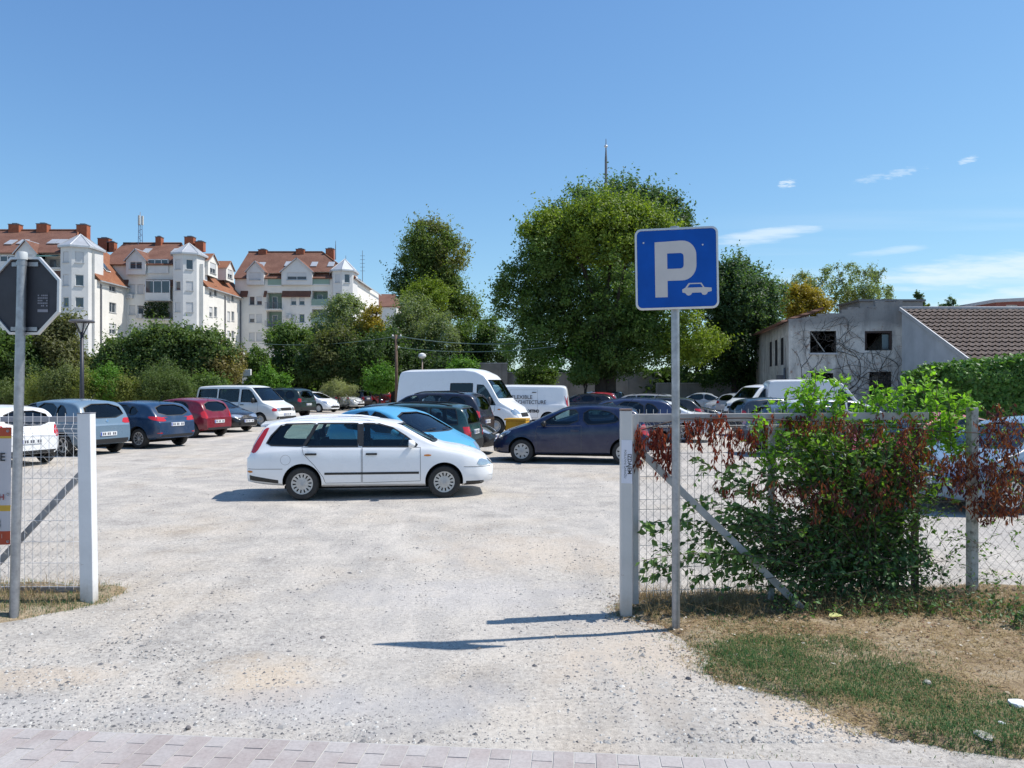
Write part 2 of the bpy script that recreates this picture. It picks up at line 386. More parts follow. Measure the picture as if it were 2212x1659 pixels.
# ---- loose stones
def stones():
    nr = np.random.RandomState(5)
    ico = [(0, 0, 1), (0.9, 0, 0.2), (0.28, 0.85, 0.2), (-0.72, 0.53, 0.2), (-0.72, -0.53, 0.2), (0.28, -0.85, 0.2)]
    tri = [(0, 1, 2), (0, 2, 3), (0, 3, 4), (0, 4, 5), (0, 5, 1)]
    n = 52000
    D = 4.2 + (nr.rand(n) ** 1.7) * 15
    X = (nr.rand(n) - 0.5) * 1.5 * D
    P = np.stack([X, D], 1)
    clump = np.array([mnoise.noise(Vector((x * 0.5, y * 0.5, 9.0))) + 0.6 * mnoise.noise(Vector((x * 1.7, y * 1.7, 4.0))) for x, y in P])
    keep = (nr.rand(n) < np.clip(0.42 + clump * 0.85, 0.06, 1)) & (D > pave_line(X) + 0.05)
    P = P[keep]; n = len(P)
    s = 0.0045 + 0.008 * nr.rand(n) ** 2.5 + (nr.rand(n) < 0.02) * nr.rand(n) * 0.016
    base = np.array(ico); V = np.zeros((n, 6, 3)); ang = nr.rand(n) * 6.28
    sc = 0.7 + 0.8 * nr.rand(n, 6)
    L = base[None] * sc[:, :, None]
    el = 0.8 + nr.rand(n) * 0.7
    x = L[:, :, 0] * el[:, None]; y = L[:, :, 1]
    V[:, :, 0] = P[:, 0:1] + s[:, None] * (x * np.cos(ang)[:, None] - y * np.sin(ang)[:, None])
    V[:, :, 1] = P[:, 1:2] + s[:, None] * (x * np.sin(ang)[:, None] + y * np.cos(ang)[:, None])
    zg = np.array([(0.028 * mnoise.noise(Vector((a * 0.55, b * 0.55, 0))) + 0.012 * mnoise.noise(Vector((a * 1.9, b * 1.9, 3)))) * min(1, max(0, b - 4.6)) for a, b in P])
    V[:, :, 2] = zg[:, None] + s[:, None] * np.maximum(L[:, :, 2] * 0.75 - 0.15, -0.3)
    Fq = (np.arange(n)[:, None, None] * 6 + np.array(tri)[None]).reshape(-1, 3)
    tint = np.repeat(nr.rand(n), 5)
    t = NT('gravel stones'); a_ = t.n('ShaderNodeAttribute'); a_.attribute_name = 'tint'
    t.base(t.ramp(a_.outputs['Fac'], [(0, (0.10, 0.10, 0.105)), (0.3, (0.20, 0.195, 0.19)), (0.65, (0.38, 0.365, 0.34)), (1, (0.56, 0.54, 0.50))])); t.rough(0.9)
    put('gravel', npmesh('gravel', V.reshape(-1, 3), Fq, [t.m], tint=tint), kind='stuff')
stones()
# ---- verges of soil and dry grass under the two fences
def soil_mat():
    t = NT('dry soil and straw'); co = t.coord('Object')
    n1 = t.noise(2.2, 6, 0.65, co); n2 = t.noise(38, 5, 0.75, co)
    c = t.ramp(n1, [(0.3, (0.24, 0.175, 0.11)), (0.5, (0.38, 0.29, 0.185)), (0.7, (0.46, 0.39, 0.285))])
    n3 = t.noise(7, 5, 0.7, co); c = t.mix(t.math('MULTIPLY', t.rng(n3, 0.55, 0.7), 0.7), c, (0.12, 0.085, 0.055)); c = t.mix(t.math('MULTIPLY', t.rng(n3, 0.42, 0.3), 0.6), c, (0.46, 0.42, 0.35))
    c = t.mix(t.rng(n2, 0.35, 0.65), t.mix(1.0, c, (0.5, 0.5, 0.5), 'MULTIPLY'), c)
    t.base(c); t.rough(0.95); t.p.inputs['Specular IOR Level'].default_value = 0.1; t.bump(n2, 0.6, 0.02); return t.m
M_SOIL = soil_mat()
VY = [3.6, 3.9, 4.02, 4.12, 4.28, 4.58, 4.86, 5.08, 5.5, 5.8, 6.02, 6.44, 6.9]; VX = [6.0, 3.4, 2.73, 2.51, 2.09, 1.9, 1.62, 1.45, 1.38, 1.36, 1.2, .96, .98]
def verge_h(x, y):
    # right verge: grows out of the gravel along a curved edge
    if x > 0:
        ex = np.interp(y, VY, VX) if y < 7.1 else VX[-1] + (y - 7.1) * 12
        d = x - ex
    else:
        ex = np.interp(y, [5.4, 6.1, 6.5, 6.9, 7.4, 8.0], [-9, -4.75, -4.1, -3.68, -3.8, -9])
        d = ex - x
    d += 0.16 * mnoise.noise(Vector((x * 2.2, y * 2.2, 5))) + 0.07 * mnoise.noise(Vector((x * 6, y * 6, 1)))
    return float(np.clip(d * 0.22, -0.05, 0.035)) + 0.02 * mnoise.noise(Vector((x * 1.6, y * 1.6, 8)))
def verge(name, x0, x1, y0, y1, st=0.09):
    xs = np.arange(x0, x1, st); ys = np.arange(y0, y1, st)
    V = [(x, y, verge_h(x, y)) for y in ys for x in xs]; nx = len(xs)
    Fq = [(j * nx + i, j * nx + i + 1, (j + 1) * nx + i + 1, (j + 1) * nx + i) for j in range(len(ys) - 1) for i in range(nx - 1)
          if max(V[j * nx + i][2], V[(j + 1) * nx + i + 1][2], V[j * nx + i + 1][2], V[(j + 1) * nx + i][2]) > -0.03]
    put(name, npmesh(name, np.array(V), np.array(Fq), [M_SOIL], smooth=True), kind='structure')
verge('soil_verge', 0.6, 8.0, 3.5, 7.7); verge('soil_verge', -7.5, -3.2, 5.3, 8.1)
def blade_mat(name, stops, transl=0.35):
    t = NT(name); a_ = t.n('ShaderNodeAttribute'); a_.attribute_name = 'tint'
    c = t.ramp(a_.outputs['Fac'], stops); t.base(c); t.rough(0.6); t.p.inputs['Specular IOR Level'].default_value = 0.25
    tr = t.n('ShaderNodeBsdfTranslucent'); t.l(c, tr.inputs[0]); mx = t.n('ShaderNodeMixShader'); mx.inputs[0].default_value = transl
    t.l(t.p.outputs[0], mx.inputs[1]); t.l(tr.outputs[0], mx.inputs[2]); t.l(mx.outputs[0], t.o.inputs[0]); return t.m
M_GRASS = blade_mat('grass blades', [(0, (0.30, 0.20, 0.095)), (0.3, (0.46, 0.36, 0.19)), (0.42, (0.17, 0.20, 0.065)), (0.7, (0.075, 0.175, 0.048)), (1, (0.045, 0.125, 0.045))])
def blades(name, P, h, lean, tint, w=0.004, seed=1):
    # three-vertex-row bent blades: P (n,3), h (n), tint (n)
    nr = np.random.RandomState(seed); n = len(P); a = nr.rand(n) * 6.283; d = np.stack([np.cos(a), np.sin(a), np.zeros(n)], 1)
    s = np.stack([-d[:, 1], d[:, 0], np.zeros(n)], 1) * (w * (0.6 + nr.rand(n)))[:, None]
    up = np.array([0, 0, 1.0])[None]; le = (lean * (0.3 + nr.rand(n)))[:, None]; hh = h[:, None]
    mid = P + up * hh * 0.6 + d * hh * le * 0.35; tip = P + up * hh * (1 - 0.35 * le) + d * hh * le
    V = np.stack([P - s, P + s, mid + s * 0.7, mid - s * 0.7, tip + s * 0.12, tip - s * 0.12], 1).reshape(-1, 3)
    b = np.arange(n)[:, None] * 6
    Fq = np.concatenate([b + np.array([[0, 1, 2, 3]]), b + np.array([[3, 2, 4, 5]])], 1).reshape(-1, 4)
    return npmesh(name, V, Fq, [M_GRASS], tint=np.repeat(tint, 2))
def grass():
    nr = np.random.RandomState(11); P = []; H = []; T = []
    n = 210000
    X = 0.8 + nr.rand(n) * 5.2; Y = 3.8 + nr.rand(n) * 3.5
    for x, y, q in zip(X, Y, nr.rand(n, 3)):
        if abs((x / y)) > 0.72: continue
        z = verge_h(x, y)
        if z < -0.014:
            if z > -.049 and q[0] < .035 + .10 * (z > -.03): P.append((x, y, .001)); H.append(.008 + .022 * q[1] ** 2); T.append(.3 * q[2] if q[2] < .5 else .5 + .4 * q[1])
            continue
        ex = np.interp(y, VY, VX)
        g = 1 - abs(x - ex - .58) / .82 if y < 5.75 else 1 - abs(y - 5.7) / .25 - abs(x - 2.0) / 1.0
        g += 0.55 * mnoise.noise(Vector((x * 2.1, y * 2.1, 2))) + .25 * mnoise.noise(Vector((x * 6.5, y * 6.5, 4)))
        g2 = mnoise.noise(Vector((x * 1.3, y * 1.3, 6))) + .5 * mnoise.noise(Vector((x * 5, y * 5, 8)))
        if g > 0.10:
            if q[0] < min(1, .35 + g): P.append((x, y, z - 0.004)); H.append(0.014 + (0.040 + .045 * max(0, mnoise.noise(Vector((x * 4.5, y * 4.5, 15))))) * q[1] * min(1, g + 0.4)); T.append(0.5 + 0.5 * q[2] if q[2] > 0.09 else q[2] * 3)
        else:
            if q[0] < 0.12 + 0.75 * max(0, g2): P.append((x, y, z - 0.004)); H.append(0.010 + 0.04 * q[1] ** 1.8); T.append(0.32 * q[2] if (q[2] < .42 or g2 < .05) else .45 + .45 * q[1])
    n = 60000; X = -6.6 + nr.rand(n) * 3.2; Y = 5.5 + nr.rand(n) * 2.4
    for x, y, q in zip(X, Y, nr.rand(n, 3)):
        z = verge_h(x, y)
        if z < -0.014: continue
        g2 = mnoise.noise(Vector((x * 1.7, y * 1.7, 6)))
        if q[0] < 0.4 + 0.6 * g2: P.append((x, y, z - 0.004)); H.append(0.012 + 0.07 * q[1] ** 2.2); T.append(q[2] * 0.34 if (q[1] > 0.86 or g2 < -.45) else 0.62 + 0.38 * q[2])
    P = np.array(P); put('grass', blades('grass', P, np.array(H), 1.0, np.array(T), 0.0017, 4), kind='stuff')
    # trampled straw on the soil
    n = 60000; X = 0.8 + nr.rand(n) * 5.6; Y = 3.8 + nr.rand(n) * 3.6; Q = []
    for x, y in zip(X, Y):
        z = verge_h(x, y)
        if abs(x / y) < 0.75 and nr.rand() < (.45 + 1.0 * mnoise.noise(Vector((x * 1.6, y * 1.6, 12)))) * min(1, max(0, (z + .05) / .045)) ** 2: Q.append((x, y, max(z, 0.006) + 0.004 + nr.rand() * 0.006))
    Q = np.array(Q); m = len(Q); a = nr.rand(m) * 6.283; L = 0.012 + 0.03 * nr.rand(m)
    d = np.stack([np.cos(a) * L, np.sin(a) * L, (nr.rand(m) - .5) * 0.02], 1); s = np.stack([-np.sin(a), np.cos(a), np.zeros(m)], 1) * 0.0017
    V = np.stack([Q - d - s, Q + d - s, Q + d + s, Q - d + s], 1).reshape(-1, 3); Fq = np.arange(m * 4).reshape(-1, 4)
    put('straw', npmesh('straw', V, Fq, [M_GRASS], tint=nr.rand(m) * 0.36), kind='stuff')
grass()

def leaf_litter():
    nr = np.random.RandomState(19); n = 5200; X = 0.9 + nr.rand(n) * 5.2; Y = 4.6 + (nr.rand(n) ** .45) * 2.7; Q = []
    for x, y in zip(X, Y):
        z = verge_h(x, y)
        if abs(x / y) < .74 and nr.rand() < min(1, max(0, (z + .05) / .042)) ** 1.5: Q.append((x, y, max(z, .004) + .006 + nr.rand() * .008))
    Q = np.array(Q); m = len(Q); a = nr.rand(m) * 6.283; L = (.006 + .014 * nr.rand(m) ** 1.5)
    d = np.stack([np.cos(a) * L, np.sin(a) * L, (nr.rand(m) - .5) * .012], 1); s = np.stack([-np.sin(a) * L * .55, np.cos(a) * L * .55, (nr.rand(m) - .5) * .01], 1)
    t = NT('dead leaves'); a_ = t.n('ShaderNodeAttribute'); a_.attribute_name = 'tint'; t.base(t.ramp(a_.outputs['Fac'], [(0, (.07, .035, .02)), (.4, (.17, .085, .04)), (.7, (.30, .20, .11)), (.9, (.45, .38, .28)), (1, (.6, .57, .52))])); t.rough(.8)
    put('leaf_litter', npmesh('leaf_litter', np.stack([Q - d, Q + s, Q + d, Q - s], 1).reshape(-1, 3), np.arange(m * 4).reshape(-1, 4), [t.m], tint=nr.rand(m)), kind='stuff')
leaf_litter()
# ================================================================== signs, posts and fences by the entrance
def loops_mesh(name, loops, mats, depth=0.0):
    cu = bpy.data.curves.new(name, 'CURVE'); cu.dimensions = '2D'; cu.fill_mode = 'BOTH'; cu.extrude = depth
    for lp in loops:
        s = cu.splines.new('POLY'); s.points.add(len(lp) - 1); s.use_cyclic_u = True
        for p, q in zip(s.points, lp): p.co = (q[0], q[1], 0, 1)
    o = bpy.data.objects.new(name, cu); COL.objects.link(o)
    dg = bpy.context.evaluated_depsgraph_get(); me = bpy.data.meshes.new_from_object(o.evaluated_get(dg))
    bpy.data.objects.remove(o); bpy.data.curves.remove(cu)
    me.materials.clear()
    for mm in mats: me.materials.append(mm)
    return me
def frame_z(origin, normal, up=Vector((0, 0, 1)), roll=0):
    # matrix whose local z is normal, local y close to up, local x to the right as seen from the normal's side
    z = Vector(normal).normalized(); x = up.cross(z).normalized(); y = z.cross(x)
    m = Matrix((x, y, z)).transposed().to_4x4(); m.translation = origin
    return m @ Matrix.Rotation(R(roll), 4, 'Z')
M_BLUE = mat('reflective blue sheeting', (0.002, 0.075, 0.36), 0.5, 0, 0.14, 5, spec=0.18)
M_SIGNWHITE = mat('shaded white sheeting', (0.52, 0.485, 0.46), 0.45, 0, 0.07, 6)  # white letter with its shade put into a grey beige colour
M_ALU = mat('aluminium sign edge', (0.60, 0.59, 0.58), 0.38, 0.35, 0.1, 12)
M_SIGNBACK = mat('dark grey sign back', (0.040, 0.041, 0.050), 0.5, 0.2, 0.2, 6, spec=0.4)

def parking_sign():
    r = root('parking_sign', (gx(1460, 6.115), 6.115, 0), label='blue square parking sign with white P on tall grey steel pole', category='road sign')
    mb = MB(); mb.tube([(0, 0, -0.1), (0.0, 0, 1.6), (-0.01, 0, 3.26)], 0.033, 20); mb.tube([(-0.01, 0, 3.26), (-0.01, 0, 3.275)], 0.037, 20)
    put('pole', mb.mesh('pole', [M_GALV]), r)
    n = Vector((-math.sin(R(9)), -math.cos(R(9)), 0)); m = frame_z(Vector((-0.008, -0.062, 2.928)), n, roll=0.9)
    W_ = 0.655; k = W_ / 722
    def q(x, y): return ((x - 540) * k, (1168 - y) * k)
    mb = MB(); mb.prism(rounded(W_, W_, 0.052, 8), Matrix.Translation((0, 0, -0.022)), 0.022)
    # raised rim: ring between two outlines
    o_ = rounded(W_, W_, 0.052, 8); i_ = rounded(W_ - 0.030, W_ - 0.030, 0.040, 8); N = len(o_)
    vs = [(x, y, 0.004) for x, y in o_] + [(x, y, 0.006) for x, y in i_] + [(x, y, 0.0) for x, y in i_] + [(x, y, -0.02) for x, y in o_]
    fs = [(i, (i + 1) % N, N + (i + 1) % N, N + i) for i in range(N)] + [(N + i, N + (i + 1) % N, 2 * N + (i + 1) % N, 2 * N + i) for i in range(N)] + [(3 * N + i, 3 * N + (i + 1) % N, (i + 1) % N, i) for i in range(N)]
    mb.add(vs, fs, 0)
    panel = put('sign_panel', mb.mesh('sign_panel', [M_ALU]), r); panel.matrix_local = m
    def face(name, loops, mt, z):
        me = loops_mesh(name, loops, [mt]); o = put(name, me, panel); o.location = (0, 0, z); return o
    face('blue_field', [rounded(W_ - 0.034, W_ - 0.034, 0.038, 8)], M_BLUE, 0.002)
    arc = lambda cx_, cy_, rx, ry, a0, a1, n_: [(cx_ + rx * math.cos(R(a0 + (a1 - a0) * i / n_)), cy_ + ry * math.sin(R(a0 + (a1 - a0) * i / n_))) for i in range(n_ + 1)]
    P = [(352, 1420), (352, 930)] + [(560, 924)] + arc(590, 1056, 122, 132, -90, 0, 10) + [(712, 1130)] + arc(590, 1140, 122, 136, 0, 90, 10) + [(460, 1276), (460, 1420)]
    Pi = [(460, 1170), (460, 1033), (560, 1033)] + arc(572, 1062, 30, 29, -90, 0, 6) + [(602, 1140)] + arc(572, 1140, 30, 30, 0, 90, 6)
    face('letter', [[q(*p) for p in P], [q(*p) for p in Pi]], M_SIGNWHITE, 0.004)
    C = [(585, 1358), (612, 1342), (642, 1302), (752, 1302), (778, 1342), (838, 1348), (840, 1378), (806, 1386), (796, 1404), (778, 1411), (760, 1406), (748, 1388), (672, 1388), (660, 1406), (642, 1413), (624, 1406), (612, 1390), (588, 1384)]
    Ci = [(630, 1342), (652, 1312), (744, 1312), (764, 1342)]
    face('car_symbol', [[q(*p) for p in C], [q(*p) for p in Ci]], M_SIGNWHITE, 0.004)
    for x, y in ((255, 930), (768, 968)):
        mb = MB(); a = q(x, y); mb.lathe([(0, 0.006), (0.006, 0.005), (0.0075, 0.001)], 10, 0, Matrix.Translation((a[0], a[1], 0.002)))
        put('rivet', mb.mesh('rivet', [M_ALU]), panel)
    for z in (2.72, 3.14):
        mb = MB(); mb.box((-0.006, -0.012, z), (0.16, 0.07, 0.03)); mb.lathe([(0.0, 0.0), (0.012, 0), (0.012, 0.02), (0, 0.02)], 6, 0, Matrix.Translation((0.06, -0.03, z)) @ Matrix.Rotation(R(-90), 4, 'X'))
        put('bracket', mb.mesh('bracket', [M_GALV], bevel=0.004), r)
parking_sign()

def stop_sign():
    D = 6.44; X0 = gx(30, D)
    r = root('stop_sign', (X0, D, 0), label='dark unpainted back of octagonal stop sign on leaning grey pole', category='road sign')
    tx = gx(48, D) - X0; top = gz(552, D)
    mb = MB(); mb.tube([(0, 0, -0.1), (tx * .5, 0, top * .5), (tx, 0, top)], 0.037, 20)
    put('pole', mb.mesh('pole', [M_GALV]), r)
    mb = MB(); mb.lathe([(0.0, 0.03), (0.036, 0.03), (0.041, 0.02), (0.041, -0.035), (0.0, -0.035)], 20, 0, Matrix.Translation((tx, 0, top)))
    put('pole_cap', mb.mesh('pole_cap', [mat('pale plastic', (0.5, 0.52, 0.52), 0.5)]), r)
    a = R(8); n = Vector((-math.sin(a), -math.cos(a), 0))        # back faces the camera
    zc = gz(638, D); c = Vector((tx * zc / top, 0, zc)) - n * 0.046
    m = frame_z(c, n, roll=-1.0)
    ap = 0.333; Rr = ap / math.cos(R(22.5))
    oct_ = lambda q: [(q * math.cos(R(22.5 + 45 * i)), q * math.sin(R(22.5 + 45 * i))) for i in range(8)]
    mb = MB(); mb.prism(oct_(Rr - 0.006), Matrix.Translation((0, 0, -0.006)), 0.006)
    mb.add([(x, y, -0.0085) for x, y in oct_(Rr - 0.012)], [tuple(range(8))], 1)
    o = put('sign_panel', mb.mesh('sign_panel', [M_SIGNBACK, mat('stop red sheeting', (0.45, 0.02, 0.02), 0.4)]), r); o.matrix_local = m
    O, I = oct_(Rr), oct_(Rr - 0.022)
    mb = MB(); vs = [(x, y, -0.008) for x, y in O] + [(x, y, 0.016) for x, y in O] + [(x, y, 0.018) for x, y in I] + [(x, y, 0.001) for x, y in I]
    for k in range(3): mb.add(vs, [(k * 8 + i, k * 8 + (i + 1) % 8, (k + 1) * 8 + (i + 1) % 8, (k + 1) * 8 + i) for i in range(8)], 0)
    o2 = put('rim', mb.mesh('rim', [M_ALU], angle=20), o)
    # small printed maker's sticker, only marks legible
    st = MB(); st.add([(x, y, 0.0) for x, y in ((-0.06, -0.09), (0.06, -0.09), (0.06, 0.09), (-0.06, 0.09))], [(0, 1, 2, 3)], 1)
    r2 = random.Random(2)
    for i in range(5):
        y = -0.03 + i * 0.022
        for j in range(6):
            if r2.random() < 0.75: st.add([(-0.055 + j * 0.018 + dx, y + dy, 0.0015) for dx, dy in ((0, 0), (0.014, 0), (0.014, 0.012), (0, 0.012))], [(0, 1, 2, 3)], 0)
    st.add([(x, y, 0.0015) for x, y in ((-0.055, -0.078), (0.055, -0.078), (0.055, -0.055), (-0.055, -0.055))], [(0, 1, 2, 3)], 0)
    s_ = put('sticker', st.mesh('sticker', [mat('faded sticker print', (0.22, 0.22, 0.25), 0.6), M_SIGNBACK], clean=False), o); s_.location = (0.17, -0.06, 0.003); s_.scale = (0.9, 1, 1)
    for dz in (0.27, -0.285):
        mb = MB(); mb.box((0, dz, 0.008), (0.25, 0.035, 0.012))
        mb.lathe([(0.041, -0.016), (0.041, 0.016)], 16, 0, Matrix.Translation((0, dz, 0.046)) @ Matrix.Rotation(R(90), 4, 'X'))
        o3 = put('bracket', mb.mesh('bracket', [M_GALV], clean=True), r); o3.matrix_local = m
stop_sign()

def post_mat(name, c):
    t = NT(name); co = t.coord(); sz = t.n('ShaderNodeSeparateXYZ'); t.l(co, sz.inputs[0]); n = t.noise(9, 6, .7, co); st = t.noise(1, 5, .6, t.coord('Object', (16, 16, 1.3)))
    b = t.mix(t.rng(t.noise(3, 5, .6, co), .35, .7), tuple(x * .86 for x in c), c)
    b = t.mix(t.math('MULTIPLY', t.rng(st, .58, .75), .35), b, (.30, .25, .20))
    b = t.mix(t.math('MULTIPLY', t.rng(t.math('ADD', sz.outputs['Z'], t.math('MULTIPLY', n, .35)), .42, .14), .7), b, (.34, .29, .23))
    b = t.mix(t.math('MULTIPLY', t.rng(t.noise(26, 4, .7, co), .68, .74), .8), b, (.20, .10, .06)); t.base(b); t.rough(.5); return t.m
def gate_posts():
    D = 6.5; X = gx(1352, D)
    r = root('gate_post', (X, D, 0), label='white square gate post with paper notice right of the entrance', category='gate post')
    mb = MB(); mb.box((0, 0, 0.87), (0.096, 0.096, 1.80)); put('post', mb.mesh('post', [post_mat('dusty white post', (0.62, 0.60, 0.57))], bevel=0.006), r)
    mb = MB(); mb.box((0, 0, 1.779), (0.102, 0.102, 0.014)); put('cap', mb.mesh('cap', [mat('rusty cap', (0.22, 0.14, 0.11), 0.7)], bevel=0.003), r)
    z0, z1 = gz(1042, D), gz(950, D)
    mb = MB(); mb.add([(-0.046, -0.0505, z0), (0.047, -0.0505, z0 - 0.004), (0.046, -0.0505, z1), (-0.046, -0.0505, z1 + 0.003)], [(0, 1, 2, 3)], 0)
    mb.add([(0.0505, -0.045, z0), (0.0505, 0.02, z0), (0.0505, 0.02, z1), (0.0505, -0.045, z1)], [(0, 1, 2, 3)], 0)
    nt = put('notice', mb.mesh('notice', [mat('paper notice', (0.70, 0.70, 0.76), 0.6, 0, 0.04, 4)], clean=False), r)
    def line(body, size, x, bold, sx):
        me = text_mesh('lettering', body, size, [M_INK], 'CENTER', 0, bold, sx)
        o = put('lettering', me, nt); o.matrix_local = Matrix.Translation((x, -0.0515, (z0 + z1) / 2 - 0.02)) @ Matrix.Rotation(R(90), 4, 'X') @ Matrix.Rotation(R(-90), 4, 'Z')
    line('IZDAJEM', 0.048, 0.008, 0.0012, 0.95); line('POSLOVNI GARAŽU', 0.027, -0.022, 0.0, 1.0)
    line('················', 0.02, -0.040, 0.0, 1.0)
    # left post, leaning a little
    D = 6.88; X = gx(193, D)
    r = root('gate_post', (X, D, 0), label='plain white square gate post left of the entrance, sunlit on one side', category='gate post')
    r.rotation_euler = (0, R(-0.9), 0)
    mb = MB(); mb.box((0, 0, 0.83), (0.118, 0.095, 1.80)); put('post', mb.mesh('post', [post_mat('white post paint', (.76, .76, .76))], bevel=0.005), r)
    mb = MB(); mb.box((0, 0, 1.734), (0.122, 0.1, 0.010)); put('cap', mb.mesh('cap', [mat('grey cap', (0.22, 0.22, 0.24), 0.6)], bevel=0.003), r)
gate_posts()

def welded(x0, x1, z0, z1, sp, fold):
    # vertical wires with a fold near the top, doubled horizontals
    mb = MB(); x = x0; w = 0.0022
    while x <= x1:
        pts = [(x, 0, z0), (x, 0, z1 - fold[0] - fold[1]), (x + 0.0, -0.035, z1 - fold[0] - fold[1] * 0.5), (x, 0, z1 - fold[0]), (x, 0, z1)]
        mb.tube(pts, w, 4, 0, cap=False); x += sp
    for z in list(np.arange(z0 + 0.05, z1 - fold[0] - fold[1], 0.2)) + [z1 - fold[0], z1 - fold[0] - fold[1]]:
        mb.tube([(x0, -0.004, z), (x1, -0.004, z)], w, 4, 0, cap=False)
    mb.tube([(x0, -0.037, z1 - fold[0] - fold[1] * 0.5), (x1, -0.037, z1 - fold[0] - fold[1] * 0.5)], w, 4, 0, cap=False)
    return mb
def chain(x0, x1, z0, z1, p, seed=1):
    mb = MB(); h = p / 2; r = random.Random(seed); w = 0.0017; x = x0
    k = 0; y = 0.02
    while x <= x1:
        for s in (1, -1):
            pts = []; z = z0; i = 0
            while z <= z1 + 1e-6:
                pts.append((x + s * (h / 2 if i % 2 else -h / 2) + 0.006 * mnoise.noise(Vector((x * 3, z * 3, 2))), y + (0.002 if s > 0 else -0.002) + 0.012 * mnoise.noise(Vector((x * 1.5, z * 1.5, 5))), z)); z += h; i += 1
            if s == 1: mb.tube(pts, w, 3, 0, cap=False, smooth=False)
        x += h
    return mb
def chain_diag(x0, x1, z0, z1, p):
    # two families of zig-zag wires: one wire per half pitch
    mb = MB(); h = p / 2; w = 0.0016; i = 0; x = x0
    while x < x1 - 1e-6:
        pts = []; z = z0; j = 0
        while z <= z1 + 1e-6:
            xx = x + (h if (i + j) % 2 else 0)
            pts.append((xx + 0.007 * mnoise.noise(Vector((xx * 2.2, z * 2.2, 2))), 0.022 + 0.012 * mnoise.noise(Vector((xx * 1.5, z * 1.5, 5))), z + 0.006 * mnoise.noise(Vector((xx * 2, z * 2, 9))))); z += h; j += 1
        mb.tube(pts, w, 3, 0, cap=False, smooth=False); x += h; i += 1
    return mb
FA = Vector((gx(1372, 6.58), 6.58)); FB = Vector((gx(2100, 7.07), 7.07))
def fence_u(x):
    """distance along the right fence of the point seen at pixel column x"""
    k = (x - 1106) / F; d = (FB - FA).normalized(); return (k * FA.y - FA.x) / (d.x - k * d.y)
def fence_d(x): return FA.y + (FB - FA).normalized().y * fence_u(x)
def fences():
    # right of the entrance: the line slants away a little
    ra = math.atan2(FB.y - FA.y, FB.x - FA.x); r = root('wire_fence', (FA.x, FA.y, 0), ra, label='wire mesh fence with grey top rail overgrown by red creeper and green shrub', category='fence')
    u = fence_u; zz = lambda x, y: CAMH - (y - 829.5) / F * fence_d(x); u1 = u(2004); top = zz(1500, 902)
    mb = MB(); mb.box((u1 / 2, 0.0, top), (u1, 0.04, 0.070)); put('top_rail', mb.mesh('top_rail', [mat('weathered grey rail', (0.40, 0.375, 0.35), 0.6, 0, 0.2, 7, 0.1, 40)], bevel=0.004), r)
    mb = MB(); mb.box((0, 0, top / 2 + 0.06), (0.052, 0.05, top - 0.05)); put('post', mb.mesh('post', [M_GREYP], bevel=0.004), r)
    mb = MB(); mb.box((u(1672), 0.05, 0.85), (0.046, 0.045, 1.70)); put('post', mb.mesh('post', [mat('flaking white post', (0.52, 0.51, 0.49), 0.7, 0, 0.4, 14)], bevel=0.004), r, label='flaking white fence post')
    mb = MB(); mb.box((u(1984), 0.05, 0.82), (0.05, 0.05, 1.7)); put('post', mb.mesh('post', [mat('rusty post', (0.17, 0.10, 0.075), 0.85, 0.0, 0.4, 12, 0.2, 60)], bevel=0.004), r, label='rusty brown fence post')
    lich = NT('lichen spotted concrete'); co = lich.coord(); nn = lich.noise(16, 5, 0.7, co)
    lich.base(lich.ramp(nn, [(0.36, (0.15, 0.145, 0.12)), (0.5, (0.42, 0.41, 0.37)), (0.66, (0.48, 0.48, 0.44))])); lich.rough(0.9); lich.bump(lich.noise(60, 4, 0.7, co), 0.3, 0.006)
    mb = MB(); mb.box((u(2100), 0, 0.86), (0.076, 0.076, 1.84)); put('post', mb.mesh('post', [lich.m], bevel=0.008), r, label='concrete fence post spotted with lichen')
    mb = MB(); mb.bar((0.02, -0.03, zz(1390, 970)), (u(1715), -0.20, 0.0), 0.03, 0.062, 0); put('brace', mb.mesh('brace', [mat('grey brace', (0.37, 0.36, 0.34), 0.6, 0, 0.25, 6)], bevel=0.004), r)
    wm = welded(0.04, u1, 0.14, top + 0.075, 0.063, (0.11, 0.07)); put('wire_mesh', wm.mesh('wire_mesh', [M_WIRE], clean=False), r)
    cm_ = chain_diag(0.03, 4.6, 0.05, zz(1500, 905), 0.095); put('chain_link', cm_.mesh('chain_link', [M_CHAIN], clean=False), r)
    for z in (1.62, 0.9):
        mb = MB(); mb.tube([(0, 0.024, z), (1.4, 0.024, z - 0.01), (u(2100), 0.02, z), (4.7, 0.024, z - 0.03)], 0.0024, 4, 0, cap=False); put('line_wire', mb.mesh('line_wire', [M_CHAIN], clean=False), r)
    # left of the entrance
    D = 7.12; x0 = -6.6; x1 = gx(172, D)
    r = root('wire_fence', (0, D, 0), label='white topped wire mesh fence panel behind the octagonal sign', category='fence')
    top = gz(906, D)
    mb = MB(); mb.box(((x0 + x1) / 2, 0.03, top), (x1 - x0, 0.035, 0.052)); put('top_rail', mb.mesh('top_rail', [mat('dull grey rail', (0.34, 0.34, 0.36), 0.6, 0, 0.2, 7)], bevel=0.004), r)
    mb = MB(); mb.box(((x0 + x1) / 2, 0.03, 0.055), (x1 - x0, 0.04, 0.05)); put('bottom_rail', mb.mesh('bottom_rail', [mat('grey bottom rail', (0.28, 0.28, 0.29), 0.7, 0, 0.2, 7)], bevel=0.004), r)
    mb = MB(); mb.bar((x1 + 0.01, 0.06, gz(1018, D)), (gx(-60, D), 0.06, gz(1270, D)), 0.03, 0.062); put('brace', mb.mesh('brace', [mat('grey pipe brace', (0.30, 0.30, 0.31), 0.55, 0, 0.2, 6)], bevel=0.006), r)
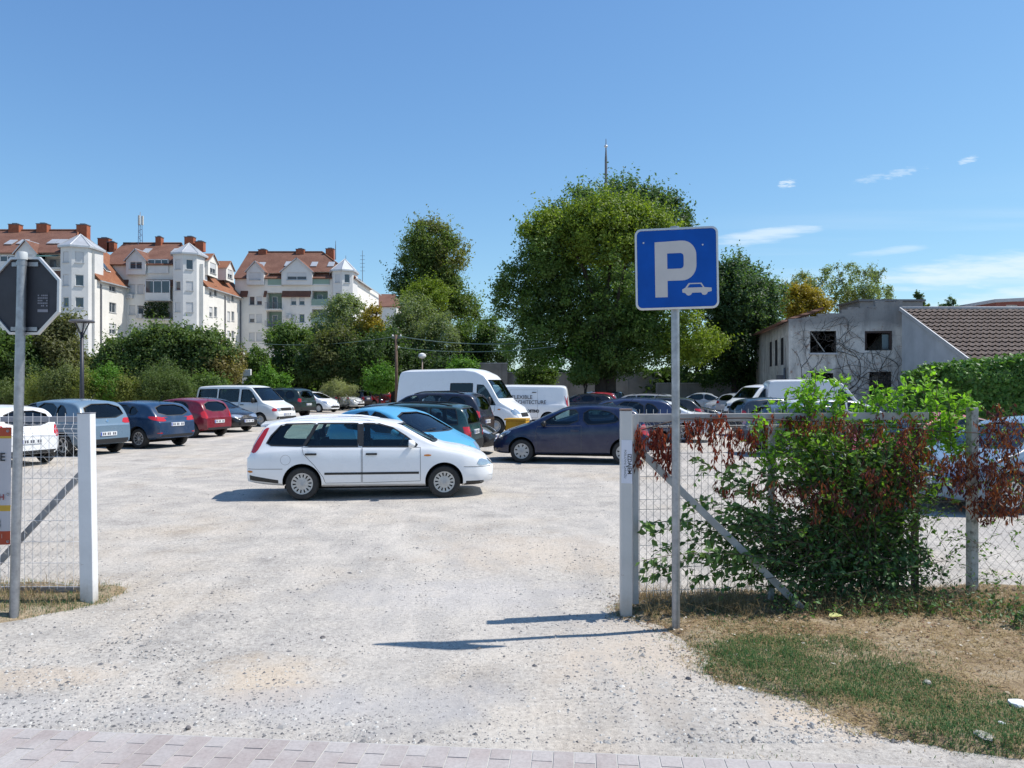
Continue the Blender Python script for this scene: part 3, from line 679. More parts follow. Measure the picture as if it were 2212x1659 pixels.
    wm = welded(x0, x1, 0.06, top + 0.06, 0.0768, (0.105, 0.085)); put('wire_mesh', wm.mesh('wire_mesh', [mat('white coated wire', (0.72, 0.72, 0.73), 0.5)], clean=False), r)
    cm_ = chain_diag(x0, x1 - 0.02, 0.04, gz(940, D), 0.098); put('chain_link', cm_.mesh('chain_link', [M_CHAIN], clean=False), r)
    # banner hung on the left fence
    xr = gx(25, 7.04); xl = xr - 0.95; z0, z1 = gz(1176, 7.04), gz(923, 7.04); H = z1 - z0
    r = root('banner', (xr, 7.04, z0), label='grey white banner with orange and yellow bands tied to the left fence', category='banner')
    MO = mat('banner orange', (0.42, 0.055, 0.018), 0.5, 0, 0.05, 3); MY = mat('banner yellow', (0.55, 0.33, 0.03), 0.5, 0, 0.05, 3); MG = mat('banner vinyl', (0.50, 0.48, 0.50), 0.45, 0, 0.05, 2)
    bands = [(0.0, 0.115, MO), (0.115, 0.122, MG), (0.122, 0.285, MG), (0.285, 0.335, MY), (0.335, 0.342, MG), (0.342, 0.905, MG), (0.905, 0.925, MY), (0.925, 1.0, MO)]
    mb = MB(); nx = 26; dy = lambda u, v: 0.010 * math.sin(u * 17) + 0.012 * mnoise.noise(Vector((u * 4, v * 3, 0)))
    for k, (a_, b_, _) in enumerate(bands):
        for i in range(nx):
            u0 = -0.95 * i / nx; u1 = -0.95 * (i + 1) / nx
            ex = lambda u, v: u - (0.012 * (1 - v) if u > -0.01 else 0)
            mb.add([(ex(u1, a_), dy(u1, a_), a_ * H), (ex(u0, a_), dy(u0, a_), a_ * H), (ex(u0, b_), dy(u0, b_), b_ * H), (ex(u1, b_), dy(u1, b_), b_ * H)], [(0, 1, 2, 3)], k, True)
    sh = put('sheet', mb.mesh('sheet', [b[2] for b in bands], clean=True), r)
    def tx(body, size, xr_px, ypx, mt, bold=0.0):
        me = text_mesh('lettering', body, size, [mt], 'RIGHT', 0, bold)
        o = put('lettering', me, sh); o.location = (gx(xr_px, 7.04) - xr, -0.018, gz(ypx, 7.04) - z0); o.rotation_euler = (R(90), 0, 0)
    tx('GE', 0.105, 14, 995, M_INK, 0.002); tx('IH', 0.075, 12, 1079, mat('banner red print', (0.30, 0.02, 0.02), 0.5), 0.001)
    tx('3', 0.12, 5, 1140, M_INK, 0.003); tx('1', 0.06, 10, 1162, mat('banner pale print', (0.55, 0.35, 0.30), 0.5))
    for zz in (0.43 * H, 0.03 * H, 0.97 * H):
        mb = MB(); mb.lathe([(0.006, 0), (0.013, 0.001), (0.014, 0.004)], 12, 0, Matrix.Translation((-0.022, -0.018, zz)) @ Matrix.Rotation(R(90), 4, 'X'))
        put('eyelet', mb.mesh('eyelet', [M_GALV], clean=False), sh)
fences()

# ---- litter and loose stones worth telling apart
def litter():
    def crumple(name, lab, cat, x, y, D_, s, mt, seed, flat=0.35):
        z = verge_h(gx(x, D_), D_) if verge_h(gx(x, D_), D_) > 0 else 0.0
        bm = bmesh.new(); bmesh.ops.create_icosphere(bm, subdivisions=2, radius=s)
        for v in bm.verts:
            k = 1 + 0.45 * mnoise.noise(v.co / s * 1.3 + Vector((seed, seed * 2, 0))); v.co = Vector((v.co.x * k * 1.2, v.co.y * k, v.co.z * k * flat))
        me = bpy.data.meshes.new(name); bm.to_mesh(me); bm.free(); me.materials.append(mt)
        put(name, me, None, (gx(x, D_), D_, max(z, 0) + s * flat * 0.55), (0, 0, seed), label=lab, category=cat)
    gd = lambda y: 3257 / (y - 829.5)
    wp = mat('white paper', (0.72, 0.74, 0.76), 0.8, 0, 0.05); pl = mat('pale stone', (0.42, 0.39, 0.35), 0.9, 0, 0.2, 30); dk = mat('dark stone', (0.14, 0.13, 0.13), 0.9, 0, 0.3, 40)
    crumple('paper_scrap', 'largest crumpled white paper scrap at the right edge of the dry verge', 'litter', 2196, 1535, gd(1535), 0.045, wp, 1.0, 0.5)
    crumple('paper_scrap', 'small white paper scrap on green grass near the pavement corner', 'litter', 2163, 1578, gd(1578), 0.018, wp, 2.0, 0.5)
    crumple('paper_scrap', 'white paper scrap lying at the gravel edge of the grass patch', 'litter', 1602, 1488, gd(1488), 0.022, wp, 3.0, 0.4)
    crumple('stone', 'pale rounded stone on the dry straw right of the grass', 'stone', 2003, 1493, gd(1493), 0.026, pl, 4.0, 0.7)
    crumple('stone', 'flat pale slab of stone at the near end of the grass', 'stone', 2125, 1608, gd(1608), 0.05, pl, 5.0, 0.3)
    crumple('stone', 'dark stone on bare gravel left of the grass patch', 'stone', 1488, 1468, gd(1468), 0.016, dk, 6.0, 0.75)
    crumple('stone', 'lone dark stone in the middle of the gravel drive', 'stone', 697, 1379, gd(1379), 0.018, dk, 7.0, 0.75)
    crumple('stone', 'dark pebble close to the brick pavement edge at left', 'stone', 406, 1500 + 98, gd(1575), 0.017, dk, 8.0, 0.7)
    # one large yellow leaf at the foot of the shrub
    mb = MB(); L = [(-0.06, 0), (-0.03, 0.03), (0.01, 0.036), (0.05, 0.02), (0.075, 0), (0.05, -0.022), (0.01, -0.036), (-0.03, -0.03)]
    mb.add([(x, y, 0.012 + 0.012 * abs(y) / 0.03) for x, y in L] + [(0.0, 0, 0.008)], [(i, (i + 1) % 8, 8) for i in range(8)], 0, True)
    d = gd(1345); put('fallen_leaf', mb.mesh('fallen_leaf', [mat('yellow leaf', (0.42, 0.42, 0.10), 0.6)]), None, (gx(1803, d), d, verge_h(gx(1803, d), d) + 0.015), (R(12), 0, 0.2), label='single large yellow green leaf fallen in front of the shrub', category='leaf')
litter()
# ================================================================== cars
def paint_mat():
    t = NT('car paint'); oi = t.n('ShaderNodeObjectInfo'); co = t.coord('Object')
    dust = t.math('MULTIPLY', t.rng(t.noise(2.5, 6, 0.65, co), 0.45, 0.8), 0.10)
    sz = t.n('ShaderNodeSeparateXYZ'); t.l(co, sz.inputs[0]); dust = t.math('MAXIMUM', dust, t.math('MULTIPLY', t.rng(t.math('ADD', sz.outputs['Z'], t.math('MULTIPLY', t.noise(6, 5, .7, co), .35)), .60, .28), .11))
    t.base(t.mix(dust, oi.outputs['Color'], (0.43, 0.41, 0.385))); t.rough(t.rng(t.noise(3, 5, 0.6, co), 0.3, 0.7, 0.24, 0.36))
    t.p.inputs['Coat Weight'].default_value = 0.55; t.p.inputs['Coat Roughness'].default_value = 0.08; t.p.inputs['Specular IOR Level'].default_value = 0.4
    return t.m
M_PAINT = paint_mat()
def glass_mat(name, tint, refl=1.45, rough=0.02):
    t = NT(name); tr = t.n('ShaderNodeBsdfTransparent'); tr.inputs[0].default_value = (*tint, 1)
    gl = t.n('ShaderNodeBsdfGlossy'); gl.inputs['Roughness'].default_value = rough; gl.inputs[0].default_value = (0.9, 0.95, 1, 1)
    fr = t.n('ShaderNodeFresnel'); fr.inputs[0].default_value = refl
    mx = t.n('ShaderNodeMixShader'); t.l(fr.outputs[0], mx.inputs[0]); t.l(tr.outputs[0], mx.inputs[1]); t.l(gl.outputs[0], mx.inputs[2]); t.l(mx.outputs[0], t.o.inputs[0]); return t.m
M_GLASS = glass_mat('tinted car glass', (0.50, 0.64, 0.64), 1.55); M_PRIV = glass_mat('dark privacy glass', (0.12, 0.15, 0.16), 1.6)
M_LENS = glass_mat('clear lamp lens', (0.75, 0.77, 0.78), 1.5)
M_RUBBER = mat('tyre rubber', (0.028, 0.027, 0.026), 0.75, 0, 0.35, 14); M_TRIM = mat('black trim', (0.018, 0.018, 0.019), 0.5, 0, 0.25, 18)
M_ARCH = mat('wheel arch liner', (0.010, 0.010, 0.010), 0.9, 0, 0.2, 8); M_CABIN = mat('cabin lining', (0.15, 0.148, 0.145), 0.8, 0, 0.2, 6)
M_SEAT = mat('seat cloth', (0.085, 0.085, 0.09), 0.9, 0, 0.25, 30); M_RIM = mat('silver hubcap', (0.50, 0.49, 0.47), 0.4, 0.35, 0.15, 12); M_ALLOY = mat('alloy wheel', (0.52, 0.53, 0.55), 0.3, 0.7, 0.1, 10)
M_TAIL = mat('red lamp lens', (0.50, 0.012, 0.014), 0.15, 0, 0.12, 20, coat=1); M_AMBER = mat('amber lamp lens', (0.55, 0.19, 0.02), 0.2, 0, 0.1, 20)
M_HEAD = mat('lamp reflector', (0.62, 0.63, 0.64), 0.18, 0.75, 0.15, 15, coat=1); M_PLATE = mat('number plate', (0.72, 0.73, 0.74), 0.4, 0, 0.04, 10); M_PBLUE = mat('plate blue', (0.02, 0.06, 0.35), 0.4, 0, 0)
M_MARK = mat('plate characters', (0.10, 0.10, 0.12), 0.5, 0, 0); M_CHROME = mat('chrome', (0.7, 0.7, 0.7), 0.12, 1, 0)
M_SEAM = mat('shadowy panel gap', (0.10, 0.10, 0.10), 0.8, 0, 0)
BODYMATS = [M_PAINT, M_ARCH, M_CABIN, M_TRIM]

def smooth_prof(pts, sig, L):
    xs = np.linspace(-0.5, L + 0.5, int((L + 1) / 0.01) + 1); p = np.array(sorted(pts, key=lambda q: q[0]), float)
    for i in range(1, len(p)):
        if p[i, 0] <= p[i - 1, 0]: p[i, 0] = p[i - 1, 0] + 1e-4
    y = np.interp(xs, p[:, 0], p[:, 1]); n = max(1, int(3 * sig / 0.01)); k = np.exp(-0.5 * (np.arange(-n, n + 1) * 0.01 / sig) ** 2); k /= k.sum()
    ys = np.convolve(np.pad(y, n, mode='edge'), k, 'valid')
    return lambda x: np.interp(x, xs, ys)
class Shape:
    def __init__(s, d):
        s.L = d['L']; s.k = d.get('k', 0.30); sg = d.get('sig', 0.055)
        s.top = smooth_prof(d['top'], sg, s.L); s.belt = smooth_prof(d['belt'], 0.10, s.L); s.bot = smooth_prof(d['bot'], 0.08, s.L); s.half = smooth_prof(d['half'], d.get('hsig', 0.05), s.L)
        s.side = d.get('side', (0.95, 0.985, 1.0, 0.998, 0.985)); s.crown = d.get('crown', 0.045)
    def ring(s, x, inset=0.0, top_in=0.0, zb=None):
        w = float(s.half(x)) - inset; b = float(s.bot(x)) if zb is None else zb
        zs = float(s.belt(x)); zt = max(float(s.top(x)) - top_in, zs + 0.012)
        if top_in: zs = min(zs, zt - 0.02)
        a, b1, c, d, e = s.side; h = zt - zs
        P = [(0, b), (0.55 * w, b), (0.86 * w, b + 0.004), (a * w, b + 0.05), (b1 * w, b + 0.13), (c * w, b + (zs - b) * 0.42), (c * w, b + (zs - b) * 0.58), (d * w, b + (zs - b) * 0.78), (e * w, zs - 0.055), (0.972 * w, zs - 0.012)]
        y0 = 0.955 * w; P.append((y0, zs + min(0.012, h * .3)))
        cr = min(s.crown, h * 0.5)         # height of the roof's own curve
        hs = h - cr; rr = min(0.085, hs * 0.6)
        for q in (0.25, 0.5, 0.75): P.append((y0 - s.k * (hs - rr) * q, zs + (hs - rr) * q + min(0.012, h * .3) * (1 - q)))
        y1 = y0 - s.k * (hs - rr); z1 = zs + hs - rr
        yr = y1 - s.k * rr * 0.5
        for t in (0, 0.25, 0.5, 0.75, 1.0):
            an = t * math.pi / 2; P.append((yr - rr * 0.9 + (y1 - yr + rr * 0.9) * math.cos(an), z1 + rr * math.sin(an)))
        ye = yr - rr * 0.9; ze = z1 + rr
        for q in (0.8, 0.55, 0.28): P.append((ye * q, ze + cr * (1 - q * q)))
        P.append((0, zt)); return P
    def loft(s, xs, **kw):
        rings = []
        for x in xs:
            P = s.ring(x, **kw); full = [(x, y, z) for y, z in P] + [(x, -y, z) for y, z in P[-2:0:-1]]
            rings.append(full)
        n = len(rings[0]); V = [v for r in rings for v in r]
        Fc = [(i * n + k, i * n + (k + 1) % n, (i + 1) * n + (k + 1) % n, (i + 1) * n + k) for i in range(len(xs) - 1) for k in range(n)]
        half = (n + 2) // 2
        def cap(o):   # quads across the end ring
            f = []
            for k in range(half - 1):
                a, b = k, k + 1; c_, d_ = (n - k - 1) % n, (n - k) % n
                q = []
                for v in (a, b, c_, d_):
                    if v not in q: q.append(v)
                if len(q) > 2: f.append([o + v for v in q])
            return f
        Fc += [f[::-1] for f in cap(0)] + cap((len(xs) - 1) * n)
        return V, Fc
def bm_from(V, Fc):
    bm = bmesh.new(); vs = [bm.verts.new(v) for v in V]
    for f in Fc:
        try: bm.faces.new([vs[i] for i in f])
        except ValueError: pass
    bmesh.ops.remove_doubles(bm, verts=bm.verts, dist=1e-5); bmesh.ops.recalc_face_normals(bm, faces=bm.faces); return bm
def tmp_obj(V, Fc, mi):
    bm = bm_from(V, Fc)
    for f in bm.faces: f.material_index = mi; f.smooth = True
    me = bpy.data.meshes.new('tmp'); bm.to_mesh(me); bm.free()
    for m in BODYMATS: me.materials.append(m)
    o = bpy.data.objects.new('tmp', me); COL.objects.link(o); return o
def cut(o, c):
    md = o.modifiers.new('b', 'BOOLEAN'); md.operation = 'DIFFERENCE'; md.solver = 'EXACT'; md.object = c; md.material_mode = 'INDEX'
    dg = bpy.context.evaluated_depsgraph_get(); dg.update(); me = bpy.data.meshes.new_from_object(o.evaluated_get(dg))
    o.modifiers.clear(); old = o.data; o.data = me; bpy.data.meshes.remove(old); cm_ = c.data; bpy.data.objects.remove(c); bpy.data.meshes.remove(cm_)
def prism_vf(poly, fn0, fn1, off=0):
    n = len(poly); V = [fn0(u, v) for u, v in poly] + [fn1(u, v) for u, v in poly]
    Fc = [tuple(off + i for i in range(n))[::-1], tuple(off + n + i for i in range(n))] + [(off + i, off + (i + 1) % n, off + n + (i + 1) % n, off + n + i) for i in range(n)]
    return V, Fc
class Proj:
    # casts outlines drawn in a side, front or rear view on to the finished skin
    def __init__(s, V, Fc):
        bm = bm_from(V, Fc); s.bvh = BVHTree.FromBMesh(bm); bm.free()
    def hit(s, ax, u, v, sgn=1):
        if ax == 'side': o, d = Vector((u, 3 * sgn, v)), Vector((0, -sgn, 0))
        elif ax == 'front': o, d = Vector((12, u, v)), Vector((-1, 0, 0))
        elif ax == 'rear': o, d = Vector((-5, u, v)), Vector((1, 0, 0))
        else: o, d = Vector((u, v, 6)), Vector((0, 0, -1))
        h = s.bvh.ray_cast(o, d)
        if h[0] is None: return None
        n = h[1]
        if n.dot(d) > 0: n = -n
        return h[0], n
    def patch(s, mb, ax, poly, off, sgn=1, m=0, step=0.07, skirt=0.012):
        us = [p[0] for p in poly]; u0, u1 = min(us), max(us); n = max(3, int((u1 - u0) / step) + 2)
        def span(u):
            zs = []
            for i in range(len(poly)):
                a, b = poly[i], poly[(i + 1) % len(poly)]
                if (a[0] - u) * (b[0] - u) <= 0 and a[0] != b[0]:
                    t = (u - a[0]) / (b[0] - a[0]); zs.append(a[1] + t * (b[1] - a[1]))
            return (min(zs), max(zs)) if zs else None
        vs0, vs1 = min(p[1] for p in poly), max(p[1] for p in poly); mrow = max(3, int((vs1 - vs0) / step) + 2)
        grid = []
        for i in range(n):
            u = u0 + (u1 - u0) * (0.002 + 0.996 * i / (n - 1)); sp = span(u)
            if sp is None: continue
            col = []
            for j in range(mrow):
                h = s.hit(ax, u, sp[0] + (sp[1] - sp[0]) * j / (mrow - 1), sgn)
                if h is None: col = None; break
                col.append(h)
            if col: grid.append(col)
        if len(grid) < 2: return
        V = [p + nn * off for c in grid for p, nn in c]; g = len(grid)
        Fc = [(i * mrow + j, (i + 1) * mrow + j, (i + 1) * mrow + j + 1, i * mrow + j + 1) for i in range(g - 1) for j in range(mrow - 1)]
        mb.add(V, Fc, m, True)
        if skirt:
            loop = [(i, 0) for i in range(g)] + [(g - 1, j) for j in range(1, mrow)] + [(i, mrow - 1) for i in range(g - 2, -1, -1)] + [(0, j) for j in range(mrow - 2, 0, -1)]
            A = [grid[i][j][0] + grid[i][j][1] * off for i, j in loop]; B = [grid[i][j][0] + grid[i][j][1] * (off - skirt) for i, j in loop]; k = len(loop)
            mb.add(A + B, [(i, (i + 1) % k, k + (i + 1) % k, k + i) for i in range(k)], m, False)
    def ring(s, mb, ax, poly, w_in, w_out, off, sgn=1, m=0, lift=0.006, st=0.08):
        n = len(poly); A = sum(poly[i][0] * poly[(i + 1) % n][1] - poly[(i + 1) % n][0] * poly[i][1] for i in range(n)); sg = 1 if A > 0 else -1
        P = []
        for i in range(n):
            a, b = poly[i], poly[(i + 1) % n]; L = math.hypot(b[0] - a[0], b[1] - a[1]); q = max(1, int(L / st))
            for j in range(q): P.append((a[0] + (b[0] - a[0]) * j / q, a[1] + (b[1] - a[1]) * j / q))
        n = len(P); V = []
        for i in range(n):
            a, b = P[i - 1], P[(i + 1) % n]; t = Vector((b[0] - a[0], b[1] - a[1])).normalized(); nn = Vector((t.y, -t.x)) * sg
            for w, o_ in ((-w_in, off), (w_out, off), (w_out, off - lift)):
                h = s.hit(ax, P[i][0] + nn.x * w, P[i][1] + nn.y * w, sgn)
                if h is None: h = s.hit(ax, P[i][0], P[i][1], sgn)
                if h is None: return
                V.append(h[0] + h[1] * o_)
        mb.add(V, [(3 * i + k, 3 * ((i + 1) % n) + k, 3 * ((i + 1) % n) + k + 1, 3 * i + k + 1) for i in range(n) for k in (0, 1)], m, True)

def wheel_meshes(r, w, style):
    mb = MB(); ri = r * 0.66
    pr = [(ri * 0.97, -w * .40), (ri, -w * .46), (r * 0.80, -w * .5), (r * 0.93, -w * .47), (r * 0.985, -w * .38), (r, -w * .25), (r, w * .25), (r * 0.985, w * .38), (r * 0.93, w * .47), (r * 0.80, w * .5), (ri, w * .46), (ri * 0.97, w * .40)]
    mb.lathe(pr, 36, 0); mb.lathe([(ri * 0.97, w * .40), (ri * 0.93, w * .1), (ri * 0.93, -w * .40)], 36, 1); mb.lathe([(0, w * .12), (ri * .93, w * .12)], 36, 1)
    ty = mb.mesh('tyre', [M_RUBBER, M_DARK])
    mb = MB(); m0 = M_ALLOY
    mb.lathe([(ri * 0.99, w * .43), (ri * 0.97, w * .45), (ri * 0.86, w * .43), (ri * 0.85, w * .30)], 40, 0)
    nsp, wa, wb_, hub, dep = {'cap14': (14, 0.60, 0.62, 0.56, 0.40), 'cap8': (8, 0.74, 0.66, 0.55, 0.42), 'spoke5': (5, 0.30, 0.34, 0.28, 0.34), 'spoke10': (10, 0.35, 0.42, 0.28, 0.36), 'spoke15': (15, 0.4, 0.5, 0.3, 0.38), 'steel': (6, 0.80, 0.80, 0.7, 0.25)}[style]
    if style in ('cap14', 'cap8', 'steel', 'spoke15'): m0 = M_RIM
    mb.lathe([(0, w * (dep + .04)), (ri * hub * .45, w * (dep + .04)), (ri * hub * .5, w * (dep + .015)), (ri * hub, w * dep), (ri * hub, w * .2)], 40, 0)
    for i in range(nsp):
        a = 2 * math.pi * i / nsp; st = math.pi / nsp
        for sgn_ in (1,):
            p = [(ri * hub * 0.98, -st * wa), (ri * hub * 0.98, st * wa), (ri * 0.87, st * wb_), (ri * 0.87, -st * wb_)]
            V = [(q * math.cos(a + t), q * math.sin(a + t), w * (dep if q < ri * .8 else .43)) for q, t in p] + [(q * math.cos(a + t), q * math.sin(a + t), w * .2) for q, t in p]
            mb.add(V, [(0, 1, 2, 3), (0, 4, 5, 1), (1, 5, 6, 2), (2, 6, 7, 3), (3, 7, 4, 0)], 0)
    mb.lathe([(0, w * (dep + .06)), (ri * .17, w * (dep + .055)), (ri * .19, w * (dep + .02))], 16, 1)
    return ty, mb.mesh('rim', [m0, M_GREYP])

def build_design(d):
    """returns [(part name, mesh, index of its parent part or None, matrix, painted)]"""
    S = Shape(d); L = S.L; sh = Matrix.Translation((-L / 2, 0, 0))
    xs = np.unique(np.round(np.concatenate([np.linspace(0, 0.10, 6), np.linspace(0.10, 0.75, 17), np.linspace(0.75, L - 0.75, int((L - 1.5) / 0.09) + 2), np.linspace(L - 0.75, L - 0.10, 15), np.linspace(L - 0.10, L, 6)]), 4))
    V, Fc = S.loft(xs); pj = Proj(V, Fc); o = tmp_obj(V, Fc, 0)
    r = d['wr']; ww = d.get('ww', 0.19); wy = d['track'] / 2
    wx = (d['rx'], d['fx'])
    # wheel arches
    CV, CF = [], []
    for x in wx:
        for sg in (1, -1):
            ra = r + d.get('gap', 0.05); cy = [(x + ra * math.cos(2 * math.pi * i / 36), r + 0.015 + ra * math.sin(2 * math.pi * i / 36)) for i in range(36)]
            v, f = prism_vf(cy, lambda u, w_: (u, sg * (wy - 0.17), w_), lambda u, w_: (u, sg * 1.6, w_), len(CV)); CV += v; CF += f
    cut(o, tmp_obj(CV, CF, 1))
    # hollow cabin and the window openings
    xa, xb = d['cabin']; v, f = S.loft(np.linspace(xa, xb, 26), inset=0.065, top_in=0.05, zb=2 * r + d.get('gap', 0.05) + 0.055); cut(o, tmp_obj(v, f, 2))
    W = [(chaikin(p, d.get('wit', 1)), t) for p, t in d['side_windows']]
    CV, CF = [], []
    for p, t in W:
        v, f = prism_vf(p, lambda u, w_: (u, -1.5, w_), lambda u, w_: (u, 1.5, w_), len(CV)); CV += v; CF += f
    cut(o, tmp_obj(CV, CF, 3))
    fw = chaikin(d['windscreen'], 1) if d.get('wit', 1) else d['windscreen']; CV, CF = [], []
    v, f = prism_vf(fw, lambda u, w_: (d.get('mid', L * .5), u, w_), lambda u, w_: (L + .5, u, w_), 0); CV += v; CF += f
    rw = None
    if d.get('rear_window'):
        rw = chaikin(d['rear_window'], 1) if d.get('wit', 1) else d['rear_window']; v, f = prism_vf(rw, lambda u, w_: (-0.5, u, w_), lambda u, w_: (d.get('mid', L * .5) - 0.3, u, w_), len(CV)); CV += v; CF += f
    cut(o, tmp_obj(CV, CF, 3))
    me = o.data; bpy.data.objects.remove(o); me.name = 'body'
    bm = bmesh.new(); bm.from_mesh(me)
    for e in bm.edges:
        if len(e.link_faces) == 2: e.smooth = not (e.calc_face_angle(0) > R(32) or e.link_faces[0].material_index != e.link_faces[1].material_index)
    for fc in bm.faces: fc.smooth = True
    bm.to_mesh(me); bm.free(); me.transform(sh)
    out = [('body', me, None, None)]
    def part(name, mb, mats, par=None, angle=40): 
        if not mb.f: return None
        m = mb.mesh(name, mats, angle=angle); m.transform(sh); out.append((name, m, par, None)); return len(out) - 1
    for (p, t) in W:
        for sg in (1, -1):
            mb = MB(); pj.patch(mb, 'side', p, -0.018, sg, 0, 0.12, 0); pj.ring(mb, 'side', p, 0.004, d.get('trim', 0.022), 0.0035, sg, 1)
            part('side_window', mb, [M_PRIV if t == 'dark' else M_GLASS, M_TRIM if not d.get('paint_trim') else M_PAINT])
    mb = MB(); pj.patch(mb, 'front', fw, -0.015, 1, 0, 0.14, 0); pj.ring(mb, 'front', fw, 0.004, 0.014, 0.003, 1, 1); wi = part('windscreen', mb, [M_GLASS, M_TRIM])
    mb = MB()
    for y in (0.10, -0.42):
        h0 = pj.hit('front', y + 0.08, fw[0][1] + 0.03 if False else min(q[1] for q in fw) + 0.025); h1 = pj.hit('front', y + 0.45, min(q[1] for q in fw) + 0.05)
        if h0 and h1: mb.bar(h0[0] + h0[1] * 0.015, h1[0] + h1[1] * 0.015, 0.014, 0.014)
    part('wiper', mb, [M_TRIM], wi)
    if rw: mb = MB(); pj.patch(mb, 'rear', rw, -0.015, 1, 0, 0.14, 0); pj.ring(mb, 'rear', rw, 0.004, 0.016, 0.003, 1, 1); part('rear_window', mb, [M_PRIV if d.get('rear_dark') else M_GLASS, M_TRIM])
    # doors, their gap line and handles
    for p in d.get('doors', []):
        for sg in (1, -1):
            mb = MB(); pj.patch(mb, 'side', p, 0.0025, sg, 0, 0.12, 0.006); pj.ring(mb, 'side', p, 0.0015, 0.0055, 0.0045, sg, 1, 0.003, 0.04)
            di = part('door', mb, [M_PAINT, M_SEAM])
            hx = min(q[0] for q in p); zt_ = max(q[1] for q in p); h = pj.hit('side', hx + 0.16, zt_ - 0.12, sg)
            if h:
                mb = MB(); mb.box(h[0] + h[1] * 0.016, (0.20, 0.03, 0.034)); part('handle', mb, [M_PAINT if d.get('paint_handle') else M_TRIM], di)
    for nm, ax, p, mt, off, both in d.get('patches', []):
        for sg in ((1, -1) if both else (1,)):
            q = p if ax == 'side' else ([(sg * u, w_) for u, w_ in p])
            mb = MB(); pj.patch(mb, ax, chaikin(q, 1) if len(q) > 2 and not d.get('square') and not nm.startswith(('bumper', 'side', 'sill', 'pillar')) else q, off, sg, 0, 0.05, 0.02); part(nm, mb, [mt])
    # grille with slats
    for (y, z0, z1, ns, mt) in d.get('grille', []):
        mb = MB(); pj.patch(mb, 'front', [(-y, z0), (y, z0), (y, z1), (-y, z1)], 0.004, 1, 0, 0.05, 0.02)
        for i in range(ns):
            z = z0 + (z1 - z0) * (i + 0.5) / ns; a = pj.hit('front', -y * .95, z); c = pj.hit('front', 0, z); b = pj.hit('front', y * .95, z)
            if a and b and c: mb.bar(a[0] + a[1] * .006, c[0] + c[1] * .006, 0.012, 0.014, 1); mb.bar(c[0] + c[1] * .006, b[0] + b[1] * .006, 0.012, 0.014, 1)
        part('grille', mb, [M_DARK, mt])
    # plates
    for ax in ('front', 'rear'):
        z = d['plate_' + ax]
        if z is None: continue
        h = pj.hit(ax, 0, z)
        if h:
            n = h[1]; n = Vector((n.x, 0, n.z * 0.5)).normalized(); mtx = frame_z(h[0] + n * 0.018, n); mb = MB()
            mb.prism(rounded(0.52, 0.112, 0.012, 2), mtx @ Matrix.Translation((0, 0, -0.03)), 0.03, 0)
            for u0, u1, v0, v1, m in [(-0.255, -0.215, -0.05, 0.05, 1)] + [(-0.19 + i * 0.058 + (0.03 if i > 1 else 0), -0.15 + i * 0.058 + (0.03 if i > 1 else 0), -0.036, 0.036, 2) for i in range(7) if i != 4]:
                mb.add([mtx @ Vector((a, b, 0.002)) for a, b in ((u0, v0), (u1, v0), (u1, v1), (u0, v1))], [(0, 1, 2, 3)], m)
            part('license_plate', mb, [M_PLATE, M_PBLUE, M_MARK])
    # mirrors
    mx, mz = d['mirror']
    for sg in (1, -1):
        h = pj.hit('side', mx, mz, sg)
        if h is None: continue
        bmm = bmesh.new(); bmesh.ops.create_icosphere(bmm, subdivisions=3, radius=1)
        hh = d.get('mirror_h', 0.075); c = h[0] + Vector((-0.02, sg * 0.12, 0.03))
        mb = MB(); vs = []
        for v in bmm.verts:
            q = v.co.copy(); q.x = max(q.x, -0.45); vs.append(c + Vector((q.x * 0.085, q.y * 0.10, q.z * hh)))
        mb.add(vs, [[v.index for v in f.verts] for f in bmm.faces], 0, True); bmm.free()
        mb.bar(h[0] - h[1] * 0.02, c + Vector((0, -sg * 0.02, -0.02)), 0.06, 0.035, 1)
        part('wing_mirror', mb, [M_TRIM if d.get('black_mirror') else M_PAINT, M_TRIM])
    # seats, wheel and dashboard seen through the glass
    for (x, y, w_, z) in d.get('seats', []):
        mb = MB(); ro = Matrix.Rotation(R(14), 3, 'Y').transposed()
        mb.box((x + 0.2, y, z), (0.5, w_, 0.16)); mb.box((x - 0.10, y, z + 0.33), (0.13, w_, 0.58), rot=Matrix.Rotation(R(-14), 3, 'Y'))
        for yy in ((y,) if w_ < 0.7 else (y - .38, y + .38)): mb.box((x - 0.21, yy, z + 0.70), (0.08, 0.24, 0.17), rot=Matrix.Rotation(R(-14), 3, 'Y'))
        me_ = mb.mesh('seat', [M_SEAT], bevel=0.03); me_.transform(sh); out.append(('seat', me_, None, None))
    if d.get('dash'):
        x, z, hw = d['dash']; mb = MB(); mb.box((x, 0, z), (0.4, hw * 2, 0.16)); me_ = mb.mesh('dashboard', [M_TRIM], bevel=0.04); me_.transform(sh); out.append(('dashboard', me_, None, None))
        mb = MB(); c = Vector((x - 0.32, 0.36, z + 0.05)); ro = Matrix.Rotation(R(-62), 3, 'Y')
        mb.tube([c + ro @ Vector((0.18 * math.cos(t), 0.18 * math.sin(t), 0)) for t in np.linspace(0, 2 * math.pi, 25)], 0.014, 6, 0, cap=False)
        mb.bar(c + ro @ Vector((0, -0.17, 0)), c + ro @ Vector((0, 0.17, 0)), 0.04, 0.02); mb.bar(c, Vector((x, 0.36, z - 0.05)), 0.04)
        part('steering_wheel', mb, [M_TRIM])
    if d.get('rails'):
        xr0, xr1, yr_ = d['rails']
        for sg in (1, -1):
            mb = MB(); pts = []
            for i in range(15):
                x = xr0 + (xr1 - xr0) * i / 14; h = pj.hit('top', x, sg * yr_)
                lift = 0.045 * min(1, 5 * min(i, 14 - i) / 14 + 0.05); pts.append(h[0] + Vector((0, 0, lift)))
            mb.tube(pts, 0.017, 8); part('roof_rail', mb, [d.get('rail_mat', M_PAINT)])
